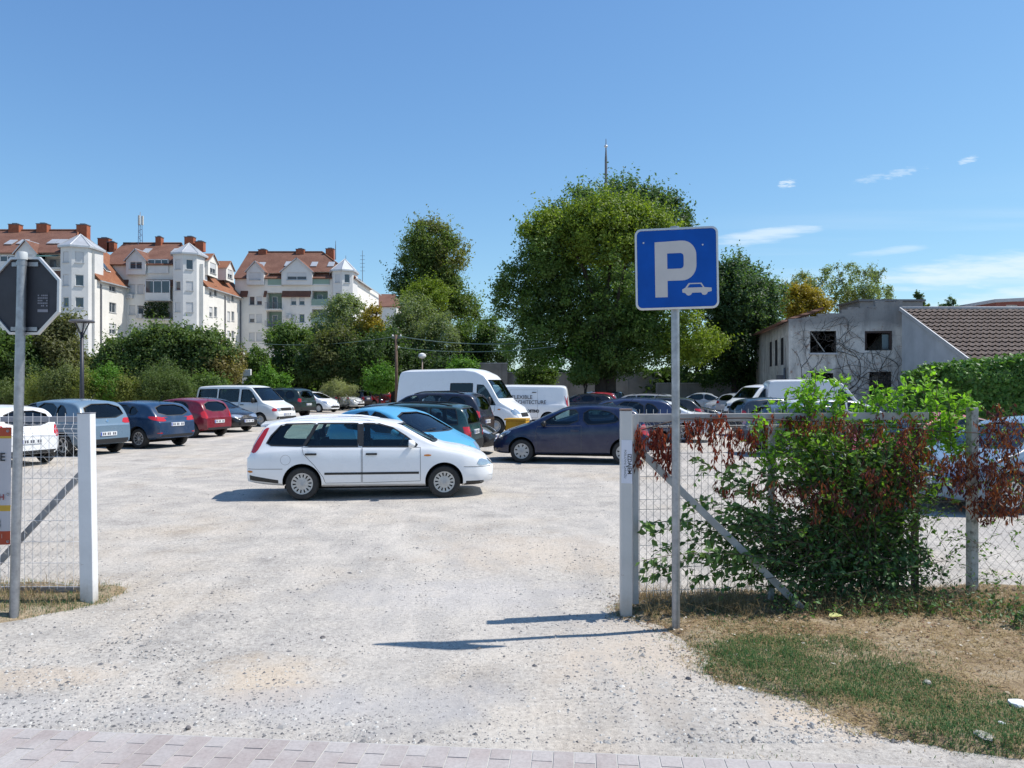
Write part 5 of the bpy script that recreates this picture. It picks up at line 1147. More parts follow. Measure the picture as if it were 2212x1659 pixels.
  side_windows=[([(2.92, 1.12), (2.92, 1.72), (3.2, 1.72), (3.45, 1.52), (3.82, 1.10)], 'clear')], wit=0, trim=.02,
  windscreen=[(-.78, 1.24), (.78, 1.24), (.68, 1.80), (-.68, 1.80)],
  doors=[[(1.45, .42), (2.76, .42), (2.76, 1.72), (1.45, 1.72)], [(2.82, .42), (3.5, .42), (3.85, .80), (3.85, 1.05), (2.82, 1.08)]],
  patches=[('tail_light', 'side', [(.01, .85), (.07, .85), (.08, 1.45), (.03, 1.45)], M_TAIL, .006, True), ('tail_light', 'rear', [(.78, .85), (.86, .85), (.85, 1.45), (.79, 1.45)], M_TAIL, .006, True), ('headlight', 'front', [(.44, .74), (.74, .78), (.76, .98), (.46, .90)], M_HEAD, .008, True), ('bumper_trim', 'front', [(-.7, .34), (.7, .34), (.7, .50), (-.7, .50)], M_TRIM, .01, False)],
  grille=[(.40, .66, .80, 3, M_TRIM)], plate_front=.50, plate_rear=.75, mirror=(3.62, 1.16), mirror_h=.15, black_mirror=True, seats=[(2.85, .46, .5, .74), (2.85, -.46, .5, .74)], dash=(3.7, 1.02, .72)),
)
DESIGNS['boxvan'] = dict(DESIGNS['tallvan'], side_windows=DESIGNS['tallvan']['side_windows'][1:])
for _k, _d in DESIGNS.items(): DES[_k] = build_design(_d)
# ------------------------------------------------------------------ every vehicle in the lot
WHITE = (.80, .805, .81); NAVY = (.004, .011, .052); BLK = (.008, .008, .011); SILV = (.36, .38, .41)
def car_at(name, design, x, D, heading, color, label, dx=0, **kw):
    return spawn(name, design, (gx(x, D) + dx, D, 0), heading, color, label, **kw)
sw = spawn('station_wagon', 'wagon', (-2.52, 13.87, 0.0), 6.0, (.83, .835, .84), 'white station wagon parked side on in the open middle of the gravel'); sw.scale = (.948,) * 3
car_at('small_car', 'round', 872, 17.1, -33, (.085, .34, .56), 'light blue rounded small car right behind the white station wagon')
spawn('estate_car', 'estate', (-3.15, 19.9, 0), 169, (.012, .045, .05), 'dark green estate car behind the light blue car, orange red tail light showing')
spawn('hatchback', 'hatch5', (-2.55, 22.0, 0), -8, BLK, 'black car whose nose peeks out beyond the dark green estate')
spawn('suv', 'suv', (-3.0, 24.9, 0), 165, (.014, .014, .03), 'dark purple black SUV with roof rails in front of the tall white van')
spawn('hatchback', 'hatch3', (1.56, 19.72, 0), 170, NAVY, 'dark navy three door hatchback partly behind the white gate post')
spawn('van', 'tallvan', (-1.95, 31.0, 0), -20, (.80, .81, .82), 'tall white high roof van towering behind the parked cars', cat='van')
spawn('hatchback', 'hatch3', (-13.5, 19.2, 0), 155, (.78, .78, .78), 'white small hatchback seen through the left fence mesh')
spawn('people_carrier', 'mpv', (-13.35, 22.1, 0), 157, (.13, .20, .27), 'grey blue people carrier with its tail beside the left gate post')
spawn('hatchback', 'hatch5', (-12.55, 24.6, 0), 158, (.012, .040, .095), 'metallic dark blue hatchback next to the dark red one')
spawn('hatchback', 'hatch3', (-12.9, 29.1, 0), 160, (.17, .006, .018), 'dark red three door hatchback in front of the white minibus')
spawn('saloon_car', 'sedan', (-13.0, 32.4, 0), -26, BLK, 'black saloon with chrome grille nosing out behind the dark red hatchback')
spawn('minibus', 'minibus', (-12.9, 36.6, 0), -20, (.68, .69, .68), 'old white minibus with side windows left of the dark green SUV', cat='van')
spawn('suv', 'suv', (-14.2, 45.5, 0), 160, (.014, .03, .026), 'dark green off road SUV right beside the old white minibus')
spawn('hatchback', 'hatch3', (-14.2, 54.0, 0), -28, (.76, .77, .78), 'white small hatchback facing the lot, just right of the dark green SUV')
spawn('hatchback', 'hatch5', (-14.8, 58.5, 0), 158, (.30, .29, .27), 'beige grey hatchback showing its tail between two white cars')
spawn('hatchback', 'hatch5', (-13.9, 60.5, 0), -24, (.60, .62, .64), 'silver white hatchback facing out left of the two red cars')
spawn('estate_car', 'estate', (-14.2, 64.0, 0), 160, (.03, .035, .06), 'dark blue estate car far back beside the red cars')
spawn('hatchback', 'hatch3', (-12.5, 65.5, 0), -25, (.42, .02, .02), 'bright red car with its nose out in the far row')
spawn('hatchback', 'hatch3', (-12.5, 69.5, 0), 158, (.40, .018, .02), 'smaller bright red car at the right end of the far row')
# white panel van with lettering
pv = spawn('van', 'panelvan', (.35, 36.5, 0), 174, (.80, .805, .81), 'low white panel van with black lettering on its side', cat='van')
for body, ht, x, z, b, wd in (('FLEXIBLE', .25, -.27, 1.30, .002, .98), ('ARCHITECTURE', .25, -.27, 1.06, .002, 1.62), ('AGOSTINO', .19, .27, .66, .012, .76)):
    me = text_mesh('lettering', body, ht, [M_INK], 'LEFT', 0, b); w = max(v.co.x for v in me.vertices); me.transform(Matrix.Diagonal((wd / w, 1, 1, 1)))
    o = bpy.data.objects.new('lettering', me); COL.objects.link(o); o.parent = pv; o.rotation_euler = (R(90), 0, R(180)); o.location = (-x, .955, z)
spawn('van', 'panelvan', (-.6, 42.5, 0), 176, (.80, .805, .81), 'white van showing only its roof behind the lettered van', cat='van')
# right side, seen beside and over the fence
spawn('hatchback', 'hatch5', (3.9, 43.5, 0), 166, BLK, 'black hatchback just right of the lettered white van')
spawn('hatchback', 'hatch3', (5.0, 49.0, 0), 165, (.30, .02, .03), 'dark red car in the shade left of the big tree trunk')
spawn('estate_car', 'estate', (5.6, 52.5, 0), 166, (.02, .022, .022), 'black estate in the tree shade behind the dark red car')
spawn('people_carrier', 'mpv', (3.1, 23.9, 0), 172, (.018, .03, .085), 'dark blue people carrier directly behind the navy hatchback')
spawn('saloon_car', 'sedan', (4.85, 26.9, 0), 163, (.74, .75, .77), 'white saloon behind the fence, between the dark blue people carrier and the sign pole')
spawn('hatchback', 'hatch5', (5.9, 31.8, 0), 162, (.02, .021, .023), 'charcoal hatchback just behind the white saloon')
spawn('saloon_car', 'sedan', (7.6, 35.2, 0), -12, (.015, .016, .02), 'black saloon nosing out right of the sign pole')
spawn('estate_car', 'estate', (6.2, 38.8, 0), 164, (.26, .27, .28), 'silver grey estate with pale roof rails under the big tree')
spawn('saloon_car', 'sedan', (13.1, 50.5, 0), -18, (.34, .37, .40), 'silver saloon near the dark wall, tail towards the tree')
spawn('hatchback', 'hatch3', (14.0, 47.5, 0), 160 + 40, (.35, .36, .38), 'silver small car whose lamps face out between two silver cars')
spawn('hatchback', 'hatch5', (14.6, 45.8, 0), 20, (.33, .35, .37), 'silver hatchback showing red tail lamps left of the white van cab')
spawn('people_carrier', 'mpv', (16.0, 47.8, 0), 190, (.44, .50, .55), 'pale blue people carrier left of the white van cab')
spawn('van', 'panelvan', (14.2, 42.2, 0), 203, (.70, .71, .71), 'white van with its cab facing left beside the ruined house', cat='van')
bv = spawn('van', 'boxvan', (16.5, 41.0, 0), -6, (.72, .73, .74), 'big white box van behind the leafy shrub top, in front of the ruined house', cat='van'); bv.scale = (1, 1, .86)
spawn('hatchback', 'hatch3', (10.55, 29.6, 0), 8, (.02, .03, .045), 'dark blue hatchback left of the silver white estate behind the shrub')
spawn('estate_car', 'estate', (11.0, 25.0, 0), 4, (.50, .52, .54), 'silver white estate with roof rails behind the leafy shrub top')
spawn('hatchback', 'hatch5', (8.9, 21.6, 0), 6, (.05, .07, .10), 'dark grey blue car seen low through the mesh fence')
spawn('hatchback', 'hatch5', (8.55, 12.6, 0), 196, (.15, .22, .30), 'silver blue hatchback close behind the right end of the fence')
spawn('saloon_car', 'sedan', (8.3, 15.3, 0), 190, (.50, .035, .04), 'red saloon behind the silver blue hatchback at the right')
# yellow crate-like barrow between the tall van and the navy hatchback
def yellow_box():
    D = 26.5; r = root('plastic_crate', (gx(1118, D), D, 0), R(-14), label='yellow ribbed plastic container in front of the tall white van', category='container')
    my = mat('yellow plastic', (.50, .27, .012), 0.45, 0, 0.12, 8); mb = MB()
    mb.box((0, 0, .42), (.74, .6, .62)); 
    put('bin', mb.mesh('bin', [my], bevel=.05), r)
    mb = MB(); mb.box((-.02, 0, .76), (.80, .66, .07)); put('lid', mb.mesh('lid', [my], bevel=.025), r)
    for i in range(5):
        mb = MB(); mb.box((.06 + i * .062, 0, .42), (.03, .64, .58)); put('rib', mb.mesh('rib', [my], bevel=.01), r)
yellow_box()
# ================================================================== buildings
def plaster(name, c, stain=0.25, sc=0.5, rough=0.9):
    t = NT(name); co = t.coord('Object'); n = t.noise(sc, 6, 0.65, co)
    st = t.noise(1.0, 5, 0.6, t.coord('Object', (1.6, 1.6, 0.18)))
    d = tuple(x * (1 - stain) for x in c)
    b = t.mix(t.rng(n, 0.35, 0.68), d, c); b = t.mix(t.math('MULTIPLY', t.rng(st, 0.52, 0.72), stain * 1.3), b, tuple(x * 0.6 for x in c))
    t.base(b); t.rough(rough); t.p.inputs['Specular IOR Level'].default_value = 0.2; t.bump(t.noise(14, 4, 0.6, co), 0.15, 0.02); return t.m
def tiles(name, c0, c1, rows=0.36):
    t = NT(name); co = t.coord('Object'); n = t.noise(0.6, 6, 0.6, co); f = t.noise(7, 4, 0.7, co)
    w = t.n('ShaderNodeTexWave', bands_direction='Z'); w.inputs['Scale'].default_value = 1 / rows * 0.5 * 0.628 * 1.6; w.inputs['Distortion'].default_value = 0.4; t.l(co, w.inputs[0])
    b = t.mix(t.rng(n, 0.35, 0.65), c0, c1); b = t.mix(t.rng(f, 0.4, 0.65), t.mix(1.0, b, (0.62, 0.60, 0.58), 'MULTIPLY'), b)
    b = t.mix(t.math('MULTIPLY', t.rng(w.outputs[1], 0.65, 0.98), 0.45), b, t.mix(1.0, b, (0.4, 0.4, 0.4), 'MULTIPLY'))
    t.base(b); t.rough(0.85); t.bump(w.outputs[1], 0.6, 0.05); return t.m
M_PLASTER = plaster('white render', (0.75, 0.72, 0.665), 0.12); M_PLASTER2 = plaster('grey white render', (0.66, 0.65, 0.63), 0.12)
M_GREENW = plaster('pale green render', (0.27, 0.37, 0.31), 0.15); M_TILE = tiles('red brown roof tiles', (0.185, 0.08, 0.05), (0.25, 0.12, 0.08)); M_TILE_SUN = tiles('sunlit roof tiles', (0.29, 0.105, 0.048), (0.36, 0.155, 0.075))  # side slopes: the same tiles with sunlight put into their colour
M_BRICK = mat('chimney brick', (0.34, 0.105, 0.05), 0.85, 0, 0.25, 3, 0.2, 12, 0.02); M_ZINC = mat('zinc sheet', (0.50, 0.51, 0.52), 0.45, 0.4, 0.12, 1.2)
M_PANE = mat('window pane', (0.055, 0.07, 0.085), 0.06, 0, 0.3, 0.7, spec=0.8); M_SHUT = mat('closed roller shutter', (0.55, 0.55, 0.55), 0.6, 0, 0.1, 1.0); M_PVC = mat('white window frame', (0.70, 0.70, 0.70), 0.5, 0, 0.05, 2)
M_SILL = mat('stone sill', (0.42, 0.42, 0.43), 0.8); M_GUTTER = mat('dark gutter pipe', (0.16, 0.155, 0.165), 0.5, 0.3, 0.15, 3)
def wall_holes(mb, o, u, n, W, H, holes, dep=0.16, m=0, mr=0, v0=0.0):
    """upright wall W x H from corner o along u (outward normal n) with real openings"""
    o, u, n = Vector(o), Vector(u), Vector(n); up = Vector((0, 0, 1))
    us = sorted(set([0, W] + [h[i] for h in holes for i in (0, 1)])); vs = sorted(set([v0, H] + [h[i] for h in holes for i in (2, 3)]))
    us = [x for x in us if 0 <= x <= W]; vs = [x for x in vs if v0 <= x <= H]
    P = lambda a, b, d=0: o + u * a + up * b - n * d
    for i in range(len(us) - 1):
        for j in range(len(vs) - 1):
            a, b = (us[i] + us[i + 1]) / 2, (vs[j] + vs[j + 1]) / 2
            if any(h[0] < a < h[1] and h[2] < b < h[3] for h in holes): continue
            mb.add([P(us[i], vs[j]), P(us[i + 1], vs[j]), P(us[i + 1], vs[j + 1]), P(us[i], vs[j + 1])], [(0, 1, 2, 3)], m)
    for h in holes:
        a, b, c, d = h[:4]; q = h[4] if len(h) > 4 else dep
        for (p0, p1) in (((a, c), (b, c)), ((b, c), (b, d)), ((b, d), (a, d)), ((a, d), (a, c))):
            mb.add([P(*p0), P(*p1), P(*p1, q), P(*p0, q)], [(0, 1, 2, 3)], mr)
def mtx_un(o, u, n):
    u, n = Vector(u), Vector(n); m = Matrix((u, Vector((0, 0, 1)), n)).transposed().to_4x4(); m.translation = Vector(o); return m
WINC = {}
def window(parent, o, u, n, h, style='glass', dep=0.16):
    a, b, c, d = h[:4]; w, ht = round(b - a, 2), round(d - c, 2); key = (w, ht, style)
    if key not in WINC:
        mb = MB(); f = 0.07
        mb.box((w / 2, f / 2, 0), (w, f, .06)); mb.box((w / 2, ht - f / 2, 0), (w, f, .06)); mb.box((f / 2, ht / 2, 0), (f, ht - 2 * f, .06)); mb.box((w - f / 2, ht / 2, 0), (f, ht - 2 * f, .06))
        if w > 0.95: mb.box((w / 2, ht / 2, 0), (f * .9, ht - 2 * f, .055))
        mb.add([(f, f, -.01), (w - f, f, -.01), (w - f, ht - f, -.01), (f, ht - f, -.01)], [(0, 1, 2, 3)], 1)
        if style in ('shut', 'half'):
            z0 = f if style == 'shut' else ht * 0.45
            mb.box((w / 2, (z0 + ht - f * .3) / 2, .045), (w - .02, ht - f * .3 - z0, .03), 2)
            for i in range(int((ht - z0) / 0.18)): mb.box((w / 2, z0 + .09 + i * .18, .062), (w - .03, .012, .006), 3)
        mb.box((w / 2, -.03, .10), (w + .16, .05, .26), 3)
        WINC[key] = mb.mesh('window', [M_PVC, M_PANE, M_SHUT, M_SILL])
    ob = put('window', WINC[key], parent); n = Vector(n)
    ob.matrix_local = mtx_un(Vector(o) + Vector(u) * a + Vector((0, 0, c)) - n * dep, u, n); return ob
def aircon(parent, p, u, n):
    mb = MB(); mb.box((0, 0, .18), (.85, .62, .30)); mb.lathe([(0, .335), (.24, .335), (.25, .33)], 20, 1, Matrix.Translation((-.12, 0, 0)))
    ob = put('air_conditioner', mb.mesh('air_conditioner', [M_SHUT, M_GREYP], bevel=.02), parent); ob.matrix_local = mtx_un(p, u, n)
def hip_cap(poly, apex, drop=0.22, over=0.35):
    mb = MB(); c = Vector((sum(p[0] for p in poly) / len(poly), sum(p[1] for p in poly) / len(poly), 0)); z = poly[0][2]
    O = [Vector((p[0], p[1], z)) + (Vector((p[0], p[1], 0)) - c).normalized() * over for p in poly]; n = len(O)
    mb.add(O + [Vector(apex)], [(i, (i + 1) % n, n) for i in range(n)]); mb.add(O + [v - Vector((0, 0, drop)) for v in O], [(i, (i + 1) % n, n + (i + 1) % n, n + i) for i in range(n)] + [tuple(range(2 * n - 1, n - 1, -1))])
    for v in O: mb.tube([v + Vector((0, 0, .02)), Vector(apex) + Vector((0, 0, .03))], .05, 5)
    return mb
def slab(mb, poly, th, m=0, me=None):
    P = [Vector(p) for p in poly]; nn = (P[1] - P[0]).cross(P[2] - P[0]).normalized()
    if nn.z < 0: nn = -nn
    n = len(P); Q = [p - nn * th for p in P]
    mb.add(P + Q, [tuple(range(n)), tuple(range(2 * n - 1, n - 1, -1))], m); mb.add(P + Q, [(i, (i + 1) % n, n + (i + 1) % n, n + i) for i in range(n)], m if me is None else me)

def apartment(label, XL, XR, Y, YB, px_items, side_items, zfront, zside, zridge, dridge, tower, roofs):
    """facade at y=Y looking at the camera, right end wall at x=XR looking east"""
    r = root('apartment_building', (XL, Y, 0), label=label, category='building', group='white apartment blocks behind the trees')
    L = lambda p: Vector(p) - Vector((XL, Y, 0))
    U = lambda x: gx(x, Y) - XL; Zf = lambda y: gz(y, Y)
    mb = MB(); holes = []; wins = []; logs = []; dorm = []
    for it in px_items:
        k = it[0]
        if k == 'w': h = (U(it[1]), U(it[2]), Zf(it[4]), Zf(it[3])); holes.append(h); wins.append((h, it[5]))
        elif k == 'l': h = (U(it[1]), U(it[2]), Zf(it[4]), Zf(it[3]), 1.3); holes.append(h); logs.append((h, it[5]))
        else: dorm.append(it)
    wall_holes(mb, (0, 0, 0), (1, 0, 0), (0, -1, 0), XR - XL, zfront, holes)
    # side wall
    Vy = lambda x: XR * F / (x - 1106) - Y; D_ = lambda x: XR * F / (x - 1106)
    sh = []
    for it in side_items:
        if it[0] == 'w': sh.append(((Vy(it[1]), Vy(it[2]), CAMH - (it[4] - 829.5) / F * D_(it[1]), CAMH - (it[3] - 829.5) / F * D_(it[1])), it[5]))
    wall_holes(mb, (XR - XL, 0, 0), (0, 1, 0), (1, 0, 0), YB - Y, zside, [q[0] for q in sh])
    # back and west walls close the block, loggia back walls
    wall_holes(mb, (XR - XL, YB - Y, 0), (-1, 0, 0), (0, 1, 0), XR - XL, zside, []); wall_holes(mb, (0, YB - Y, 0), (0, -1, 0), (-1, 0, 0), YB - Y, zside, [])
    for h, st in logs:
        mb.add([(h[0], 1.3, h[2]), (h[1], 1.3, h[2]), (h[1], 1.3, h[3]), (h[0], 1.3, h[3])], [(0, 1, 2, 3)], 1 if 'green' in st else 0)
    put('wall', mb.mesh('wall', [M_PLASTER, M_GREENW]), r)
    for h, st in wins: window(r, (0, 0, 0), (1, 0, 0), (0, -1, 0), h, st)
    for h, st in sh: window(r, (XR - XL, 0, 0), (0, 1, 0), (1, 0, 0), h, st)
    for h, st in logs:
        w = h[1] - h[0]
        # door and window at the back of the loggia
        window(r, (0, 1.3, 0), (1, 0, 0), (0, -1, 0), (h[0] + w * .2, h[0] + w * .55, h[2] + .1, h[3] - .5), 'glass', -0.05)
        mb = MB(); out = .75 if 'deep' in st else .12
        mb.box((h[0] + w / 2, -out / 2 + .05, h[2] - .09), (w + .2, out + .2, .18), 0)
        if 'glazed' in st:
            mb.box((h[0] + w / 2, -out, h[2] + .45), (w + .1, .08, .9), 0)
            for i in range(4): mb.box((h[0] + w * i / 3, -out, (h[2] + .9 + h[3]) / 2), (.08, .08, h[3] - h[2] - .9), 1)
            mb.box((h[0] + w / 2, -out, h[3] - .06), (w, .08, .1), 1); mb.box((h[0] + w / 2, -out + .03, (h[2] + .9 + h[3]) / 2), (w - .1, .02, h[3] - h[2] - 1.0), 2)
        elif 'plants' in st:
            mb.box((h[0] + w / 2, -out, h[2] + .45), (w + .1, .08, .9), 3)
        elif 'rail' in st:
            for i in range(int(w / .14) + 1): mb.box((h[0] + i * .14, -out, h[2] + .5), (.03, .03, .95), 3)
            mb.box((h[0] + w / 2, -out, h[2] + 1.0), (w + .1, .05, .05), 3)
        else: mb.box((h[0] + w / 2, -out, h[2] + .5), (w + .12, .1, 1.0), 4 if 'green' in st else 0)
        b = put('balcony', mb.mesh('balcony', [M_PLASTER2, M_PVC, M_PANE, M_GUTTER, M_GREENW]), r)
        if 'awning' in st:
            a = MB(); slab(a, [(h[0], .1, h[3] - .15), (h[1], .1, h[3] - .15), (h[1], -.9, h[3] - .45), (h[0], -.9, h[3] - .45)], .04); put('awning', a.mesh('awning', [mat('teal awning', (.10, .22, .21), .8)]), r)
        if 'plants' in st:
            nr = np.random.RandomState(4); N = 900; P = np.stack([h[0] + nr.rand(N) * w, -out - .1 - nr.rand(N) * .5, h[2] + .2 + nr.rand(N) ** 1.3 * (h[3] - h[2] - .4)], 1)
            put('balcony_plants', leaf_mesh('balcony_plants', P, .16, [M_LEAFD], nr.rand(N), 3), b)
    # pent band of tiles along the attic floor between the dormers
    zb = roofs['band']
    if zb:
        for x0, x1 in roofs['bandx']:
            mb = MB(); slab(mb, [(U(x0), -.55, zb), (U(x1), -.55, zb), (U(x1), .02, zb + 1.0), (U(x0), .02, zb + 1.0)], .12)
            put('tile_band', mb.mesh('tile_band', [M_TILE]), r)
    # roof
    mb = MB(); W = XR - XL; yr = dridge; yb = YB - Y; zf = zfront; e = 0.4
    kx = (zridge - zside) / max(.1, roofs['hip'] + e); xc = W + e - (zf - zside) / kx if zf > zside else W + e
    front = [(-.2, -e, zf - .1), (xc, -e, zf - .1), (W - roofs['hip'], yr, zridge), (-.2, yr, zridge)]
    slab(mb, front, .16, 0)
    slab(mb, [(-.2, yr, zridge), (W - roofs['hip'], yr, zridge), (xc, 2 * yr + e, zf - .1), (-.2, 2 * yr + e, zf - .1)], .16, 0)
    ye = 2 * yr + e
    side = [(W + e, roofs.get('y0', -e), zside), (W + e, yb + .5, zside), (xc if zf > zside else W + e, yb + .5 if zf > zside else ye, zf - .1 if zf > zside else zside), (xc, ye, zf - .1), (W - roofs['hip'], yr, zridge), (xc, -e, zf - .1)]
    if zf <= zside + .01: side = [(W + e, -e, zside), (W + e, ye, zside), (W - roofs['hip'], yr, zridge)]
    slab(mb, side, .16, 1); 
    mb.tube([Vector(front[3]) + Vector((0, 0, .06)), Vector(front[2]) + Vector((0, 0, .06))], .14, 6, 0); mb.tube([Vector(front[2]) + Vector((0, 0, .05)), Vector(front[1]) + Vector((0, 0, .1))], .12, 6, 1)
    rf = put('roof', mb.mesh('roof', [M_TILE, M_TILE_SUN]), r)
    for (x, y, w, ht) in roofs['chim']:
        zc = zridge - .6 - (ht if False else 0); c = MB(); X_ = gx(x, Y + yr) - XL; zt = CAMH - (y - 829.5) / F * (Y + yr); c.box((X_, yr - .2, (zt + zridge - 1.2) / 2), (w, .9, zt - zridge + 1.2)); c.box((X_, yr - .2, zt + .04), (w + .12, 1.0, .10), 1)
        c.box((X_, yr - .2, zt + .16), (w * .5, .5, .16), 1)
        put('chimney', c.mesh('chimney', [M_BRICK, M_GUTTER]), rf)
    nrm = Vector((0, -(zridge - zf), yr + e)).normalized()
    for (x, y) in roofs['sky']:
        t = (gz(y, Y + 2) - zf) / (zridge - zf); c = MB(); X_ = gx(x, Y + 2) - XL; p = Vector((X_, -e + (yr + e) * t, zf + (zridge - zf) * t)); q = Vector((0, yr + e, zridge - zf)).normalized()
        for mm, s_, o_ in ((0, 1.0, .03), (1, .8, .10)): c.add([p + Vector((i * .5 * s_, 0, 0)) + q * j * .7 * s_ + nrm * o_ for i, j in ((-1, -1), (1, -1), (1, 1), (-1, 1))], [(0, 1, 2, 3)], mm)
        c.bar(p + Vector((-.5, 0, 0)) + nrm * .06, p + Vector((.5, 0, 0)) + nrm * .06, .1, 1.5, 0, q); put('skylight', c.mesh('skylight', [M_ZINC, M_SKYL], clean=False), rf)
    # gabled dormers on the front
    for it in dorm:
        if it[0] == 'd':
            _, x0, x1, ya, yb_, y2 = it[:6]; a, b = U(x0), U(x1); za, zb_, z2 = Zf(ya), Zf(yb_), Zf(y2); mid = (a + b) / 2; c = MB(); fy = -.5; o_ = .25
            hw = ((b - a) * .18, (b - a) * .18)
            hole = (hw[0], b - a - hw[1], .75, zb_ - z2 - .25)
            wall_holes(c, (a, fy, z2), (1, 0, 0), (0, -1, 0), b - a, zb_ - z2, [hole], .12)
            c.add([(a, fy, zb_), (b, fy, zb_), (mid, fy, za)], [(0, 1, 2)], 0)
            for xx in (a, b): c.add([(xx, fy, z2), (xx, 4, z2), (xx, 4, zb_), (xx, fy, zb_)], [(0, 1, 2, 3)], 0)
            dm = put('dormer', c.mesh('dormer', [M_PLASTER2]), r)
            c = MB()
            for s_, xx in ((-1, a), (1, b)): slab(c, [(xx + s_ * o_, fy - o_, zb_ - o_ * .75), (mid, fy - o_, za + .12), (mid, 6.5, za + .12), (xx + s_ * o_, 6.5, zb_ - o_ * .75)], .12, 0, 1)
            put('dormer_roof', c.mesh('dormer_roof', [M_TILE, M_ZINC]), dm)
            window(dm, (a, fy, z2), (1, 0, 0), (0, -1, 0), hole, it[6] if len(it) > 6 else 'half', .12)
        else:  # 's': gabled dormer on the side slope
            _, x0, x1, ya, yb_, y2 = it; d0, d1 = D_(x0), D_(x1); a, b = d0 - Y, d1 - Y; dd = (d0 + d1) / 2; Zs = lambda y: CAMH - (y - 829.5) / F * dd
            za, zb_, z2 = Zs(ya), Zs(yb_), Zs(y2); mid = (a + b) / 2; c = MB(); fx = XR - XL - .1; hole = ((b - a) * .2, (b - a) * .8, .5, zb_ - z2 - .2)
            wall_holes(c, (fx, a, z2), (0, 1, 0), (1, 0, 0), b - a, zb_ - z2, [hole], .12); c.add([(fx, a, zb_), (fx, b, zb_), (fx, mid, za)], [(0, 1, 2)], 0)
            for yy in (a, b): c.add([(fx, yy, z2), (fx - 4, yy, z2), (fx - 4, yy, zb_), (fx, yy, zb_)], [(0, 1, 2, 3)], 0)
            dm = put('dormer', c.mesh('dormer', [M_PLASTER]), r); c = MB()
            for s_, yy in ((-1, a), (1, b)): slab(c, [(fx + .2, yy + s_ * .2, zb_ - .15), (fx + .2, mid, za + .1), (fx - 5, mid, za + .1), (fx - 5, yy + s_ * .2, zb_ - .15)], .1, 0, 1)
            put('dormer_roof', c.mesh('dormer_roof', [M_TILE_SUN, M_ZINC]), dm); window(dm, (fx, a, z2), (0, 1, 0), (1, 0, 0), hole, 'half', .12)
    # corner tower
    if tower:
        x0, x1, ytop, yap, rows = tower; a, b = U(x0), U(x1); zt = Zf(ytop); w = b - a
        Q = [(a, .0), (a + .14 * w, -1.1), (a + .56 * w, -1.55), (a + .98 * w, -.75), (b, .0), (b, 2.6), (a, 2.6)]
        c = MB(); faces = []
        for i in range(len(Q)):
            p, q = Vector((*Q[i], 0)), Vector((*Q[(i + 1) % len(Q)], 0)); u = (q - p).normalized(); n = Vector((u.y, -u.x, 0)); ln = (q - p).length; hs = []
            if i in (1, 2):
                for (y0, y1, st) in rows: hs.append((ln * .22, ln * .74, Zf(y1), Zf(y0), .12)); faces.append((p, u, n, hs[-1], st if i == 1 else rows[(rows.index((y0, y1, st)) + 1) % len(rows)][2]))
            wall_holes(c, p, u, n, ln, zt, hs, .12)
        tw = put('tower', c.mesh('tower', [M_PLASTER2]), r)
        for p, u, n, h, st in faces: window(tw, p, u, n, h, st, .12)
        cap = hip_cap([(x, y, zt) for x, y in Q], (a + .55 * w, .5, Zf(yap) + .2)); put('tower_roof', cap.mesh('tower_roof', [M_ZINC]), tw)
    for x in roofs.get('pipes', []):
        y = Vy(x); c = MB(); c.tube([(W - .3, y, zside - .1), (W + .12, y, zside - .6), (W + .12, y, .2)], .09, 8); put('downpipe', c.mesh('downpipe', [M_GUTTER]), r)
    for x, y in roofs.get('ac', []): aircon(r, (U(x), -.03, Zf(y)), (1, 0, 0), (0, -1, 0))
    mb = MB(); mb.box((W + e + .06, (yb + roofs.get('y0', -e)) / 2, zside - .12), (.16, yb - roofs.get('y0', -e), .14)); put('gutter', mb.mesh('gutter', [M_ZINC]), r)
    return r
M_SKYL = mat('bright skylight glass', (.45, .50, .55), .1, 0, .1, 1, spec=.8)

def leaf_mesh(name, P, s, mats, tint, seed=1, N=None, mi=None, asp=0.6, spread=1.0):
    # one four-cornered, slightly folded leaf per point; N are preferred normals
    nr = np.random.RandomState(seed); n = len(P)
    nn = nr.randn(n, 3) * spread
    if N is not None: nn = nn * 0.75 + N
    nn /= np.linalg.norm(nn, axis=1)[:, None] + 1e-9
    a = nr.randn(n, 3); a -= nn * (a * nn).sum(1)[:, None]; a /= np.linalg.norm(a, axis=1)[:, None] + 1e-9
    b = np.cross(nn, a); s = (np.asarray(s) * (0.6 + 0.8 * nr.rand(n)))[:, None]
    V = np.stack([P - a * s, P - b * s * asp + nn * s * .12, P + a * s, P + b * s * asp + nn * s * .12], 1).reshape(-1, 3)
    return npmesh(name, V, np.arange(n * 4).reshape(-1, 4), mats, tint=tint, mi=mi)
def leaf_mat(name, stops, transl=0.30, rough=0.5):
    t = NT(name); a_ = t.n('ShaderNodeAttribute'); a_.attribute_name = 'tint'; c = t.ramp(a_.outputs['Fac'], stops); t.base(c); t.rough(rough); t.p.inputs['Specular IOR Level'].default_value = 0.35
    tr = t.n('ShaderNodeBsdfTranslucent'); t.l(t.mix(1.0, c, (1.25, 1.35, 0.5), 'MULTIPLY'), tr.inputs[0]); mx = t.n('ShaderNodeMixShader'); mx.inputs[0].default_value = transl
    t.l(t.p.outputs[0], mx.inputs[1]); t.l(tr.outputs[0], mx.inputs[2]); t.l(mx.outputs[0], t.o.inputs[0]); return t.m
M_LEAFD = leaf_mat('dark leaves', [(0, (.020, .038, .014)), (.6, (.035, .062, .018)), (1, (.07, .10, .026))])

S, G, H = 'shut', 'glass', 'half'
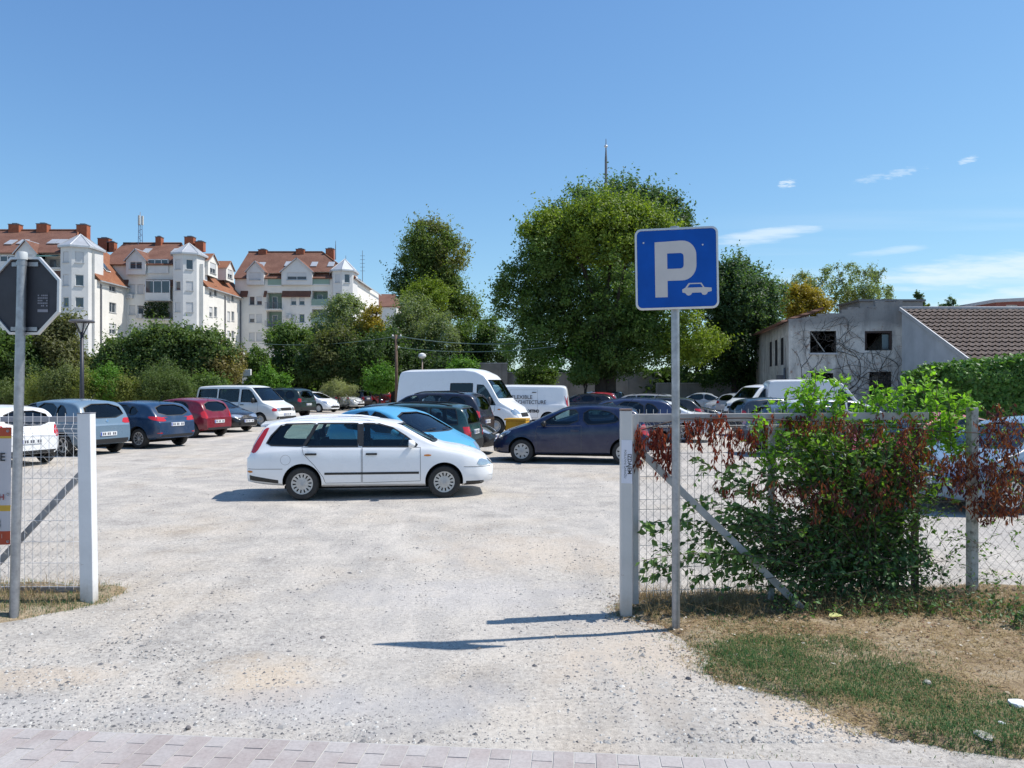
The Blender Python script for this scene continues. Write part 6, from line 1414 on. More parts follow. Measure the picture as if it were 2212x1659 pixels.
# left block
apartment('leftmost white apartment block with pointed zinc corner turret', -78.0, -52.6, 95.0, 111.0,
  [('d', 38, 84, 521, 547, 588, S), ('d', -60, -16, 521, 547, 588, G), ('l', 84, 130, 548, 578, 'rail awning'), ('l', -14, 34, 552, 580, 'glazed')] +
  [('w', x, x + 14, y, y + 24, st) for x in (-70, -45, -12, 10) for y, st in ((600, G), (649, S), (698, H), (746, G))] +
  [('l', 100, 131, y, y + 34, 'rail') for y in (592, 640, 690, 738)] + [('w', 60, 76, y, y + 24, st) for y, st in ((600, S), (649, G), (698, H))],
  [('w', 236, 251, 604, 628, H), ('w', 236, 251, 652, 674, G), ('w', 236, 251, 698, 721, H), ('w', 236, 251, 744, 766, S)],
  18.6, 15.2, 22.6, 6.2, (133, 199, 534, 508, [(547, 571, S), (596, 620, S), (644, 666, G), (697, 718, G), (742, 764, S)]),
  dict(hip=5.6, band=15.3, bandx=[(-200, -62), (-14, 36), (86, 134)], chim=[(36, 487, 1.4, 2), (96, 486, 1.4, 2), (182, 488, 1.4, 2), (-40, 488, 1.4, 2)], sky=[(20, 523), (45, 522), (110, 521), (128, 521), (-20, 523)], pipes=[217], y0=.6))
def slope_sky():
    r = bpy.data.objects['apartment_building']; W = 78.0 - 52.6; kx = (22.6 - 15.2) / 6.0
    for y in (2.6, 4.4):
        c = MB(); z0, z1 = 16.9, 18.3; xx = lambda z: W + .4 - (z - 15.2) / kx
        for o_, s_, m in ((.10, 0, 0), (.16, .12, 1)): c.add([(xx(z0 + s_) + o_, y + s_, z0 + s_), (xx(z0 + s_) + o_, y + 1.2 - s_, z0 + s_), (xx(z1 - s_) + o_, y + 1.2 - s_, z1 - s_), (xx(z1 - s_) + o_, y + s_, z1 - s_)], [(0, 1, 2, 3)], m)
        put('skylight', c.mesh('skylight', [M_PVC, M_PANE], clean=False), r)
slope_sky()
# middle block
apartment('middle white apartment block with plant filled balcony under the mobile phone mast', -56.0, -42.2, 103.0, 119.0,
  [('d', 276, 318, 540, 562, 594, G), ('s', 451, 472, 549, 565, 598), ('s', 490, 507, 565, 580, 608), ('l', 321, 364, 560, 588, 'glazed'), ('l', 320, 372, 607, 648, 'glazed deep'), ('l', 320, 372, 652, 690, 'plants deep'), ('l', 322, 364, 699, 735, 'green'), ('l', 322, 364, 744, 780, 'green')] +
  [('w', x, x + 13, y, y + 21, st) for x, s3 in ((279, (S, S, H, G)), (297, (S, G, S, S))) for y, st in zip((614, 659, 704, 750), s3)],
  [('w', x, x + 7, y, y + 22, st) for x, st in ((452, H), (462, G)) for y in (617, 662, 707)] + [('w', x, x + 6, y, y + 21, st) for x, st in ((491, S), (500, G)) for y in (630, 672, 714)],
  18.4, 15.4, 22.3, 6.0, (374, 431, 549, 527, [(563, 585, S), (610, 630, G), (655, 676, S), (702, 722, S), (746, 764, G)]),
  dict(hip=5.6, band=15.3, bandx=[(258, 278), (316, 376)], chim=[(346, 514, .8, 2), (412, 514, 1.3, 2), (434, 524, 1.2, 2), (228, 517, 1.6, 2), (244, 525, 1.0, 2)], sky=[(306, 538), (370, 538)], pipes=[485, 518], ac=[(282, 640), (302, 683)], y0=.6))
# the side-slope dormers of the middle block are listed with its front ones
# right block
apartment('rightmost white apartment block with three brick chimneys and green balcony walls', -43.0, -24.6, 117.0, 139.0,
  [('d', 535, 572, 566, 586, 616, S), ('d', 610, 676, 559, 586, 616, H), ('l', 580, 608, 590, 616, 'green'), ('l', 672, 711, 587, 614, 'green'), ('l', 576, 609, 632, 668, 'green deep rail'), ('l', 576, 609, 672, 708, 'green deep rail'), ('l', 576, 609, 714, 748, 'glazed'), ('l', 674, 708, 628, 660, 'green'), ('l', 674, 708, 668, 700, 'green')] +
  [('w', x, x + 12, y, y + 19, st) for x, s3 in ((538, (G, H, S, S)), (554, (H, S, S, G)), (628, (H, S, G, S)), (646, (H, G, S, S))) for y, st in zip((640, 678, 718, 757), s3)] + [('w', 716, 726, y, y + 19, S) for y in (640, 678, 718)],
  [('w', 776, 780, 602, 610, G)], 18.5, 18.5, 23.6, 6.6, (717, 765, 585, 561, [(594, 613, S), (634, 652, G), (676, 694, S), (718, 736, S)]),
  dict(hip=6.5, band=15.5, bandx=[(520, 536), (571, 577), (610, 672)], chim=[(569, 541, 1.3, 2), (650, 540, 1.3, 2), (714, 539, 1.3, 2)], sky=[(561, 570), (618, 568), (675, 569), (712, 569)], pipes=[], y0=-.4, ac=[(624, 684)]))
# a further block shows only a gable and a terrace behind the right one
def far_block():
    r = root('apartment_building', (gx(824, 150), 150, 0), label='far piece of white block with red dormer and terrace just right of the rightmost block', category='building')
    mb = MB(); wall_holes(mb, (-3, 0, 0), (1, 0, 0), (0, -1, 0), 6, 17.5, [(2.2, 3.4, 13.2, 14.8)]); wall_holes(mb, (3, 0, 0), (0, 1, 0), (1, 0, 0), 10, 17.5, []); wall_holes(mb, (-3, 10, 0), (0, -1, 0), (-1, 0, 0), 10, 17.5, []); put('wall', mb.mesh('wall', [M_PLASTER]), r)
    mb = MB(); slab(mb, [(-3.2, -.4, 17.4), (3.2, -.4, 17.4), (2, 5, 20.5), (-2, 5, 20.5)], .15); slab(mb, [(3.2, -.4, 17.4), (3.2, 10.4, 17.4), (2, 5, 20.5)], .15); slab(mb, [(-3.2, -.4, 17.4), (-3.2, 10.4, 17.4), (-2, 5, 20.5)], .15); put('roof', mb.mesh('roof', [M_TILE]), r)
    window(r, (-3, 0, 0), (1, 0, 0), (0, -1, 0), (2.2, 3.4, 13.2, 14.8), G); mb = MB(); mb.box((.5, -.9, 11.5), (5.2, 1.8, .2)); mb.box((.5, -1.75, 12.1), (5.2, .1, 1.1)); put('balcony', mb.mesh('balcony', [M_PLASTER2]), r)
far_block()
# mobile phone mast and thin aerials
def masts():
    D = 109; r = root('phone_mast', (gx(303, D), D, 22.6), label='mobile phone antenna mast on the roof of the middle block', category='antenna')
    z = lambda y: gz(y, D) - 22.6
    mb = MB()
    for a in range(3): mb.tube([(.32 * math.cos(a * 2.09), .32 * math.sin(a * 2.09), -.5), (.25 * math.cos(a * 2.09), .25 * math.sin(a * 2.09), z(486))], .045, 5)
    for i in range(6): mb.tube([(.32 * math.cos(i * 2.09), .32 * math.sin(i * 2.09), .3 * i), (.30 * math.cos(i * 2.09 + 2.09), .30 * math.sin(i * 2.09 + 2.09), .3 * i + .3)], .03, 4)
    put('lattice', mb.mesh('lattice', [mat('blue grey lattice', (.12, .16, .26), .6, .3)], clean=False), r)
    mb = MB()
    for a in range(3): mb.box((.28 * math.cos(a * 2.09 + .5), .28 * math.sin(a * 2.09 + .5), (z(486) + z(466)) / 2), (.26, .26, z(466) - z(486)))
    put('panel_antenna', mb.mesh('panel_antenna', [mat('cream panel', (.55, .53, .48), .5)], bevel=.05), r)
    mb = MB(); mb.tube([(0, 0, z(490)), (0, 0, z(458))], .04, 6); put('rod', mb.mesh('rod', [M_GUTTER]), r)
    for x, y0, y1, D_, lab in ((725, 545, 520, 123, 'thin roof aerial beside the right chimney of the rightmost block'), (783, 610, 541, 140, 'thin far aerial right of the rightmost block, against the sky'), (747, 590, 552, 124, 'short aerial on the turret roof of the rightmost block')):
        zb = gz(y0, D_); mb = MB(); zt = gz(y1, D_) - zb; mb.tube([(0, 0, -4 if x == 783 else -1.2), (0, 0, zt * .5), (0, 0, zt)], [.08, .06, .03], 5)
        if x == 783:
            mb = MB(); mb.tube([(0, 0, -zb), (0, 0, zt)], [.12, .04], 6)
            for i in range(5): mb.box((0, 0, zt - 1.0 - i * .7), (.9, .05, .05))
        put('aerial', mb.mesh('aerial', [M_GUTTER], clean=False), None, (gx(x, D_), D_, zb), label=lab, category='antenna')
    D_ = 130; zb = 0; mb = MB(); mb.tube([(0, 0, 0), (0, 0, gz(345, D_)), (0, 0, gz(318, D_)), (0, 0, gz(300, D_))], [.28, .22, .09, .05], 8); ob = put('mast', mb.mesh('mast', [M_GUTTER], clean=False), None, (gx(1309, D_), D_, 0), label='tall thin mast with small ball rising behind the big tree', category='antenna')
    mb = MB(); mb.lathe([(.02, -.3), (.26, -.15), (.32, 0), (.26, .15), (.02, .3)], 12, 0, Matrix.Translation((0, 0, gz(316, D_)))); put('ball', mb.mesh('ball', [M_ZINC]), ob)
masts()
# ---- ruined house on the right
def stained():
    t = NT('stained crumbling render'); co = t.coord('Object'); n = t.noise(0.9, 7, 0.7, co); n2 = t.noise(3.2, 6, 0.7, co); st = t.noise(1.0, 6, 0.7, t.coord('Object', (1.1, 1.1, 0.22)))
    sx_ = t.n('ShaderNodeSeparateXYZ'); t.l(co, sx_.inputs[0])
    c = t.ramp(n, [(.3, (.33, .295, .26)), (.48, (.54, .51, .465)), (.7, (.64, .61, .56))])
    c = t.mix(t.math('MULTIPLY', t.rng(st, .48, .66), .75), c, (.15, .145, .145)); c = t.mix(t.math('MULTIPLY', t.rng(n2, .57, .66), .75), c, (.25, .14, .095))
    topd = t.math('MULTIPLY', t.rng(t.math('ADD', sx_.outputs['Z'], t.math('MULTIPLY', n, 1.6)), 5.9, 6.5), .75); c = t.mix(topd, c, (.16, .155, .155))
    t.base(c); t.rough(.95); t.p.inputs['Specular IOR Level'].default_value = .1; t.bump(n2, .5, .05); return t.m
M_RUIN = stained()
def ruin():
    P0 = Vector((16.57, 45.13, 0)); u = Vector((.9835, -.1815, 0)).normalized(); n = Vector((u.y, -u.x, 0)); W = 6.33
    r = root('ruined_house', P0, label='ruined two storey house with dark empty windows and dead creepers', category='building')
    def U(x):  # px on the front wall -> distance along it
        k = (x - 1106) / F; t = (k * P0.y - P0.x) / (u.x - k * u.y); return t
    def Z(x, y): t = U(x); return CAMH - (y - 829.5) / F * (P0.y + u.y * t)
    hol = [(U(1750), U(1806), Z(1780, 762), Z(1780, 715), .4), (U(1868), U(1927), Z(1895, 757), Z(1895, 715), .4), (U(1752), U(1800), Z(1780, 834), Z(1780, 806), .4), (U(1878), U(1925), 0.9, Z(1900, 803), .4)]
    mb = MB(); H0 = 5.75
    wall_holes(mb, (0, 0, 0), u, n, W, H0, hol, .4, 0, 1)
    # broken parapet: blocks of uneven height along the top
    rr = random.Random(4); x = 0.0
    prof = lambda t: np.interp(t / W, [0, .18, .22, .45, .5, .72, .76, 1], [5.95, 6.0, 6.22, 6.25, 6.5, 6.55, 6.85, 6.9])
    while x < W - 1e-6:
        w = min(.25 + .4 * rr.random(), W - x); h = float(prof(x)) + rr.uniform(-.07, .05); c = u * (x + w / 2) - n * .2
        mb.box((c.x, c.y, (H0 + h) / 2), (w, .398, h - H0), 0, Matrix.Rotation(math.atan2(u.y, u.x), 3, 'Z')); x += w
    # side wall running away on the left
    sd_ = Vector((-n.x, -n.y, 0)); nl = Vector((-u.x, -u.y, 0)); Ls = 15
    sh = [(1.8 + i * 2.3, 2.8 + i * 2.3, 3.2, 4.9, .4) for i in range(3)] + [(2.4, 3.1, 0.7, 1.7, .4), (5.2, 5.9, .6, 1.6, .4), (8, 9.4, 0, 2.1, .4)]
    wall_holes(mb, sd_ * Ls, -sd_, nl, Ls, 5.75, [(Ls - b, Ls - a, c, d, e) for a, b, c, d, e in sh], .4, 0, 1)
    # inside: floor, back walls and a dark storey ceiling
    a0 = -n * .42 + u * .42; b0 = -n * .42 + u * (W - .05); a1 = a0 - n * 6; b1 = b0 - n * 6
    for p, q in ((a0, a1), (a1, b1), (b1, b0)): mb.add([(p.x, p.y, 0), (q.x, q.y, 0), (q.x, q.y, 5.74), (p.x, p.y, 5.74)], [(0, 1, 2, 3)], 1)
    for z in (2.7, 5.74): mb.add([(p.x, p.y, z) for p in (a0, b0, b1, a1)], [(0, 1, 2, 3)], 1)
    put('wall', mb.mesh('wall', [M_RUIN, mat('near black inner wall', (.05, .048, .047), .95, 0, .3, 2)]), r)  # rooms and window reveals share one near black colour
    mb = MB(); e = Vector((0, 0, 1))
    A = [Vector((0, 0, 5.8)) + nl * .45, Vector((0, 0, 5.8)) + nl * .45 + sd_ * Ls, sd_ * Ls + u * 2.2 + e * 6.7, u * 2.2 + e * 6.7 + sd_ * 1.2]
    slab(mb, A, .14); put('roof', mb.mesh('roof', [M_TILE]), r)
    mb = MB(); q = lambda x, y, d=-.15: u * U(x) + e * Z(x, y) - n * d
    mb.bar(q(1752, 718, .12), q(1782, 760, .12), .09, .05); put('loose_board', mb.mesh('loose_board', [mat('bleached board', (.42, .40, .36), .9)]), r)
    mb = MB(); mb.bar(q(1748, 764, -.06), q(1808, 764, -.06), .16, .10); put('window_sill', mb.mesh('window_sill', [M_SILL]), r)
    mb = MB(); mb.bar(q(1868, 717, .1), q(1927, 717, .1), .1, .12); mb.bar(q(1870, 715, .1), q(1870, 757, .1), .1, .12); mb.bar(q(1925, 715, .1), q(1925, 757, .1), .1, .12); c = [q(1908, 722, .25), q(1922, 722, .25), q(1922, 755, .25), q(1908, 755, .25)]; mb.add(c, [(0, 1, 2, 3)], 1)
    put('window_frame', mb.mesh('window_frame', [mat('rotten wood frame', (.06, .04, .035), .9), mat('dull glass', (.10, .15, .18), .2)]), r)
    mb = MB(); mb.add([q(1888, 812, .3), q(1900, 812, .3), q(1900, 832, .3), q(1888, 832, .3)], [(0, 1, 2, 3)], 0); put('board', mb.mesh('board', [mat('plywood', (.40, .33, .24), .9)]), r)
    # dead creeper stems crawling over the render
    rr = random.Random(9); mb = MB()
    def crawl(t, z, ang, ln, w, depth):
        pts = []; 
        for i in range(int(ln / .22)):
            pts.append(u * t + e * z + n * (.035 + .01 * rr.random())); ang += rr.uniform(-.35, .35); t += .22 * math.sin(ang); z += .22 * math.cos(ang)
            if not (0.1 < t < W - .05 and .3 < z < 6.0): break
            if any(h[0] - .1 < t < h[1] + .1 and h[2] - .1 < z < h[3] + .1 for h in hol): ang += rr.choice((-1.1, 1.1))
            if depth < 3 and rr.random() < .18: crawl(t, z, ang + rr.choice((-1, 1)) * rr.uniform(.4, 1.0), ln * .55, w * .62, depth + 1)
        if len(pts) > 2: mb.tube(pts, [w * (1 - .7 * i / len(pts)) for i in range(len(pts))], 4, 0, cap=False)
    for t, a in ((.4, .2), (.9, -.1), (1.3, .5), (3.0, .1), (3.3, -.2), (3.6, .5), (5.4, -.3), (5.8, .1), (2.3, .2)): crawl(t, .4, a, 7.0, .028, 0)
    put('dead_creeper', mb.mesh('dead_creeper', [mat('dead vine bark', (.085, .07, .06), .95)], clean=False), r)
    mb = MB(); mb.tube([nl * .08 + sd_ * 1.0 + e * .2, nl * .08 + sd_ * 1.0 + e * 3.0], .06, 6); mb.box((nl * .25 + sd_ * 1.2 + e * 2.3), (.5, .25, .5)); put('pipe', mb.mesh('pipe', [M_GUTTER]), r)
ruin()
# ---- long house with the tiled roof
def tile_house():
    X, Yr, Ye, Zr, Ze = 22.75, 44.0, 37.6, 6.35, 3.30
    r = root('tiled_house', (X, Ye, 0), label='low grey rendered house with long wavy brown tiled roof on the right', category='building')
    g = plaster('grey blue render', (.47, .49, .51), .22, .7); mb = MB(); yr = Yr - Ye; y2 = 2 * yr; Ln = 22
    mb.add([(0, .35, 0), (0, y2, 0), (0, y2, Ze), (0, yr, Zr - .12), (0, .35, Ze)], [(0, 1, 2, 3, 4)], 0); mb.add([(0, .35, 0), (Ln, .35, 0), (Ln, .35, Ze), (0, .35, Ze)], [(0, 1, 2, 3)], 0); mb.add([(0, y2, 0), (Ln, y2, 0), (Ln, y2, Ze), (0, y2, Ze)], [(0, 1, 2, 3)], 0); mb.add([(Ln, .35, 0), (Ln, y2, 0), (Ln, y2, Ze), (Ln, yr, Zr), (Ln, .35, Ze)], [(0, 1, 2, 3, 4)], 0)
    put('wall', mb.mesh('wall', [g]), r)
    t = NT('brown concrete roof tiles'); co = t.coord('Object'); n = t.noise(2.2, 5, .7, co); n2 = t.noise(9, 3, .7, co)
    c = t.ramp(n, [(.3, (.105, .074, .058)), (.55, (.155, .113, .09)), (.75, (.215, .165, .135))]); c = t.mix(t.rng(n2, .55, .72), c, (.20, .175, .155)); t.base(c); t.rough(.85)
    rows, per = 13, .34; nx = int(Ln / per * 6); V = []; Fq = []
    us = np.linspace(-.12, Ln, nx)
    sl_ = Vector((0, yr + .25, Zr - Ze + .12)); up = Vector((0, -sl_.z, sl_.y)).normalized()
    for rw in range(rows):
        for k in (0, 1):
            s0 = rw / rows if k == 0 else (rw + 1.12) / rows; lift = .10 if k == 0 else .006
            for x in us:
                wv = .036 * math.sin(2 * math.pi * x / per); jit = .012 * mnoise.noise(Vector((x * 3, rw * 7.1, 0)))
                p = Vector((x, -.25, Ze - .12)) + sl_ * (s0 + (-.10 / rows * math.cos(2 * math.pi * x / per) if k == 0 else 0)) + up * (lift + wv + jit); V.append(p)
        b = rw * 2 * nx; Fq += [(b + i, b + i + 1, b + nx + i + 1, b + nx + i) for i in range(nx - 1)]
    me = npmesh('roof', np.array([tuple(v) for v in V]), np.array(Fq), [t.m], smooth=False); rf = put('roof', me, r)
    mb = MB(); slab(mb, [(-.1, -.22, Ze - .13), (Ln, -.22, Ze - .13), (Ln, yr, Zr - .02), (-.1, yr, Zr - .02)], .10); slab(mb, [(-.1, yr, Zr - .02), (Ln, yr, Zr - .02), (Ln, y2 + .3, Ze - .13), (-.1, y2 + .3, Ze - .13)], .10); put('roof_deck', mb.mesh('roof_deck', [mat('dark roof deck', (.10, .08, .07), .9)]), r)
    mb = MB(); mb.tube([(-.15, yr, Zr + .07), (Ln, yr, Zr + .07)], .11, 8); put('ridge_cap', mb.mesh('ridge_cap', [mat('pale ridge tiles', (.50, .47, .44), .8)]), rf)
    mb = MB(); mb.bar((-.14, -.28, Ze - .12), (-.14, yr, Zr + .05), .06, .20, 0); put('verge_board', mb.mesh('verge_board', [M_ZINC]), rf)
    mb = MB(); mb.tube([(-.1, -.34, Ze - .16), (Ln, -.34, Ze - .16)], .07, 8); mb.tube([(.15, -.30, Ze - .2), (.2, .2, Ze - .5), (.2, .25, .1)], .05, 6); put('gutter', mb.mesh('gutter', [M_GUTTER]), r)
    mb = MB(); mb.box((2.5, .30, 1.4), (1.2, .06, 1.2)); put('window', mb.mesh('window', [M_PANE]), r)
tile_house()
def far_right():
    D = 75; r = root('red_building', (gx(2152, D), D, 0), label='red building with flat grey roof edge behind the tiled roof', category='building')
    w = mat('dull red cladding', (.24, .085, .075), .8, 0, .15, 1); mb = MB(); zt = gz(652, D); wall_holes(mb, (0, 0, 0), (1, 0, 0), (0, -1, 0), 14, zt, [(i * 2.2 + 1, i * 2.2 + 2.2, zt - 1.5, zt - .3) for i in range(5)], .15); wall_holes(mb, (0, 9, 0), (0, -1, 0), (-1, 0, 0), 9, zt, []); put('wall', mb.mesh('wall', [w]), r)
    for i in range(5): window(r, (0, 0, 0), (1, 0, 0), (0, -1, 0), (i * 2.2 + 1, i * 2.2 + 2.2, zt - 1.5, zt - .3), G)
    mb = MB(); slab(mb, [(-.5, -.6, zt + .2), (14, -.6, zt + .9), (14, 9, zt + .9), (-.5, 9, zt + .2)], .3); put('roof', mb.mesh('roof', [mat('pale grey roof edge', (.45, .45, .46), .7)]), r)
    D = 62; r = root('concrete_block', (gx(1868, D), D, 0), label='plain grey concrete roof block behind the ruined house', category='building')
    mb = MB(); zt = gz(651, D); mb.box((2.2, 2, zt / 2), (5.2, 4, zt)); put('wall', mb.mesh('wall', [plaster('grey concrete', (.27, .265, .26), .25, .6)], bevel=.05), r); mb = MB(); mb.box((2.2, 2, zt + .08), (5.5, 4.3, .16)); put('roof', mb.mesh('roof', [M_GUTTER]), r)
    # boundary walls behind the cars
    cw = plaster('dirty concrete wall', (.30, .285, .27), .35, .5)
    for x0, x1, D_, yt, lab in ((1015, 1096, 62, 786, 'bare grey concrete wall behind the tall white van'), (1420, 1645, 60, 829, 'low dark concrete wall in the tree shade left of the ruined house'), (1096, 1420, 63, 806, 'long shaded boundary wall behind the big tree trunk')):
        zt = gz(yt, D_); a, b = gx(x0, D_), gx(x1, D_); mb = MB(); mb.box(((b - a) / 2, 0, zt / 2), (b - a, .22, zt)); 
        for i in range(int((b - a) / 2.5) + 1): mb.box((min(i * 2.5, b - a), -.02, zt / 2), (.2, .3, zt + .08))
        mb.box(((b - a) / 2, 0, zt + .05), (b - a + .1, .32, .07), 1)
        put('boundary_wall', mb.mesh('boundary_wall', [cw, M_SILL], bevel=.01), None, (a, D_, 0), label=lab, category='wall')
far_right()
# ---- lamps, poles and wires
def poles():
    D = 27; r = root('street_lamp', (gx(177, D), D, 0), label='dark slim lamp post with flat disc head behind the left gate post', category='street lamp'); zt = gz(690, D)
    mb = MB(); mb.tube([(0, 0, 0), (0, 0, zt - .55)], [.085, .055], 10); put('pole', mb.mesh('pole', [mat('anthracite steel', (.05, .05, .06), .5, .3)]), r)
    mb = MB()
    for a in range(4): mb.tube([(.03 * math.cos(a * 1.571 + .78), .03 * math.sin(a * 1.571 + .78), zt - .57), (.24 * math.cos(a * 1.571 + .78), .24 * math.sin(a * 1.571 + .78), zt - .1)], .022, 6)
    put('bracket_arm', mb.mesh('bracket_arm', [mat('anthracite steel', (0,) * 3)], clean=False), r)
    mb = MB(); mb.lathe([(0, zt - .13), (.40, zt - .11), (.42, zt - .07), (.36, zt - .02), (0, zt + .01)], 28); put('disc_head', mb.mesh('disc_head', [mat('lamp head', (.11, .11, .12), .5, .2)]), r)
    mb = MB(); mb.lathe([(.02, zt - .45), (.05, zt - .42), (.16, zt - .14), (.02, zt - .135)], 16); put('glass_cone', mb.mesh('glass_cone', [mat('frosted lamp glass', (.55, .56, .56), .4)]), r)
    for x, y, D_, lab, kind in ((520, 772, 62, 'pole lamp with white globe standing left of the small white box', 0), (912, 775, 64, 'pole lamp with white cap above the tall white van', 0), (162, 775, 62, 'small white lamp head low behind the dark slim lamp post', 0), (328, 772, 61, 'flat headed lamp half hidden in the broad dark tree', 1)):
        r = root('street_lamp', (gx(x, D_), D_, 0), label=lab, category='street lamp'); zt = gz(y, D_); mb = MB(); mb.tube([(0, 0, 0), (0, 0, zt)], .06, 8); put('pole', mb.mesh('pole', [mat('brownish pole', (.26, .20, .18), .7)]), r)
        mb = MB(); 
        if kind: mb.lathe([(0, zt), (.5, zt + .03), (.5, zt + .12), (0, zt + .18)], 16)
        else: mb.lathe([(.05, zt), (.24, zt + .05), (.34, zt + .2), (.30, zt + .38), (.12, zt + .48), (0, zt + .5)], 16)
        put('lamp_head', mb.mesh('lamp_head', [mat('white lamp cover', (.72, .72, .72), .4)]), r)
    D = 60; r = root('meter_box', (gx(534, D), D, 0), label='small white box on a post left of the round bright shrub', category='box'); mb = MB(); mb.box((0, 0, gz(805, D)), (.62, .3, .55)); put('cabinet', mb.mesh('cabinet', [M_WHITEP], bevel=.03), r); mb = MB(); mb.box((0, 0, 1.2), (.12, .12, 2.4)); put('post', mb.mesh('post', [M_GUTTER]), r)
    D = 57; r = root('utility_pole', (gx(857, D), D, 0), label='wooden utility pole carrying two cables left of the tall white van', category='utility pole'); zt = gz(723, D)
    mb = MB(); mb.tube([(0, 0, 0), (-.05, 0, zt)], [.14, .10], 10); put('pole', mb.mesh('pole', [mat('weathered wood', (.13, .085, .06), .9, 0, .3, 4)]), r)
    mb = MB(); mb.box((0, 0, zt - .25), (.7, .09, .09)); put('crossarm', mb.mesh('crossarm', [M_GUTTER]), r)
    for i, (sx_, dz) in enumerate(((.3, -.12), (-.3, -.12), (.15, -1.0))): mb = MB(); mb.lathe([(0, 0), (.05, 0), (.06, .06), (.03, .12), (0, .14)], 8, 0, Matrix.Translation((sx_, 0, zt + dz))); put('insulator', mb.mesh('insulator', [M_WHITE]), r)
    for (x1, y1, d1, z0, lab, w) in ((1180, 738, 50, zt - .1, 'upper cable running right from the utility pole to the big tree', .03), (1200, 748, 48, zt - .95, 'lower cable running right from the utility pole to the big tree', .022), (560, 742, 66, zt - .1, 'cable running left from the utility pole into the trees', .022)):
        a = Vector((0.1, 0, z0)); b = at(x1, y1, d1) - Vector((gx(857, D), D, 0)); mb = MB(); mb.tube([a.lerp(b, t) + Vector((0, 0, -.35 * 4 * t * (1 - t))) for t in np.linspace(0, 1, 14)], w, 5, 0, cap=False); put('cable', mb.mesh('cable', [mat('pale green cable', (.14, .20, .17), .6)], clean=False), None, (gx(857, D), D, 0), label=lab, category='cable')
    # wire fence at the far end of the lot
    D = 66; x0, x1 = gx(815, D), gx(868, D); r = root('wire_fence', (x0, D, 0), label='grey wire panel fence at the far end of the red cars', category='fence'); mb = MB(); zt = 1.75
    for i in range(int((x1 - x0) / .12)): mb.box((i * .12, 0, zt / 2), (.02, .02, zt))
    for z in (.1, .6, 1.1, 1.7): mb.box(((x1 - x0) / 2, 0, z), (x1 - x0, .025, .05))
    put('wire_panel', mb.mesh('wire_panel', [M_GREYP], clean=False), r); mb = MB(); mb.box((0, .05, .95), (.08, .06, 1.9)); put('post', mb.mesh('post', [M_GREYP]), r)
    D = 38; r = root('picket_fence', (gx(236, D), D, 0), label='short pale picket fence bit in the bushes behind the grey blue car', category='fence')
    for i in range(5): mb = MB(); mb.box((i * .22, 0, .75), (.09, .04, 1.5)); put('picket', mb.mesh('picket', [M_SILL]), r)
    for z in (.4, 1.15): mb = MB(); mb.box((.44, .04, z), (1.1, .04, .08)); put('rail', mb.mesh('rail', [M_SILL]), r)
poles()
# ================================================================== trees, shrubs and creepers
M_BARK = mat('dark bark', (.050, .040, .032), .95, 0, .35, 5, .5, 14, .02); M_BIRCH = mat('pale bark', (.30, .28, .26), .9, 0, .4, 4)
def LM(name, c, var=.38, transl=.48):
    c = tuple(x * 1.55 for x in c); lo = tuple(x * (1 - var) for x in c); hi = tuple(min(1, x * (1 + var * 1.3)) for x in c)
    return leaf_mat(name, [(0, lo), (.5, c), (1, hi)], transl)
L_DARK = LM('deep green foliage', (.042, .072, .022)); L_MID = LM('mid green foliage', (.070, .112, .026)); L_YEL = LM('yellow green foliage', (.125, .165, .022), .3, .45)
L_BLUE = LM('blue green foliage', (.058, .098, .044)); L_GREY = LM('grey green willow foliage', (.125, .155, .075), .3); L_BROWN = LM('browning foliage', (.135, .115, .045), .35); L_GOLD = LM('golden foliage', (.20, .15, .016), .3, .4)
L_BRIGHT = LM('bright green foliage', (.075, .155, .020), .3, .4); L_WEED = LM('yellowish weed foliage', (.13, .145, .035), .4, .4)
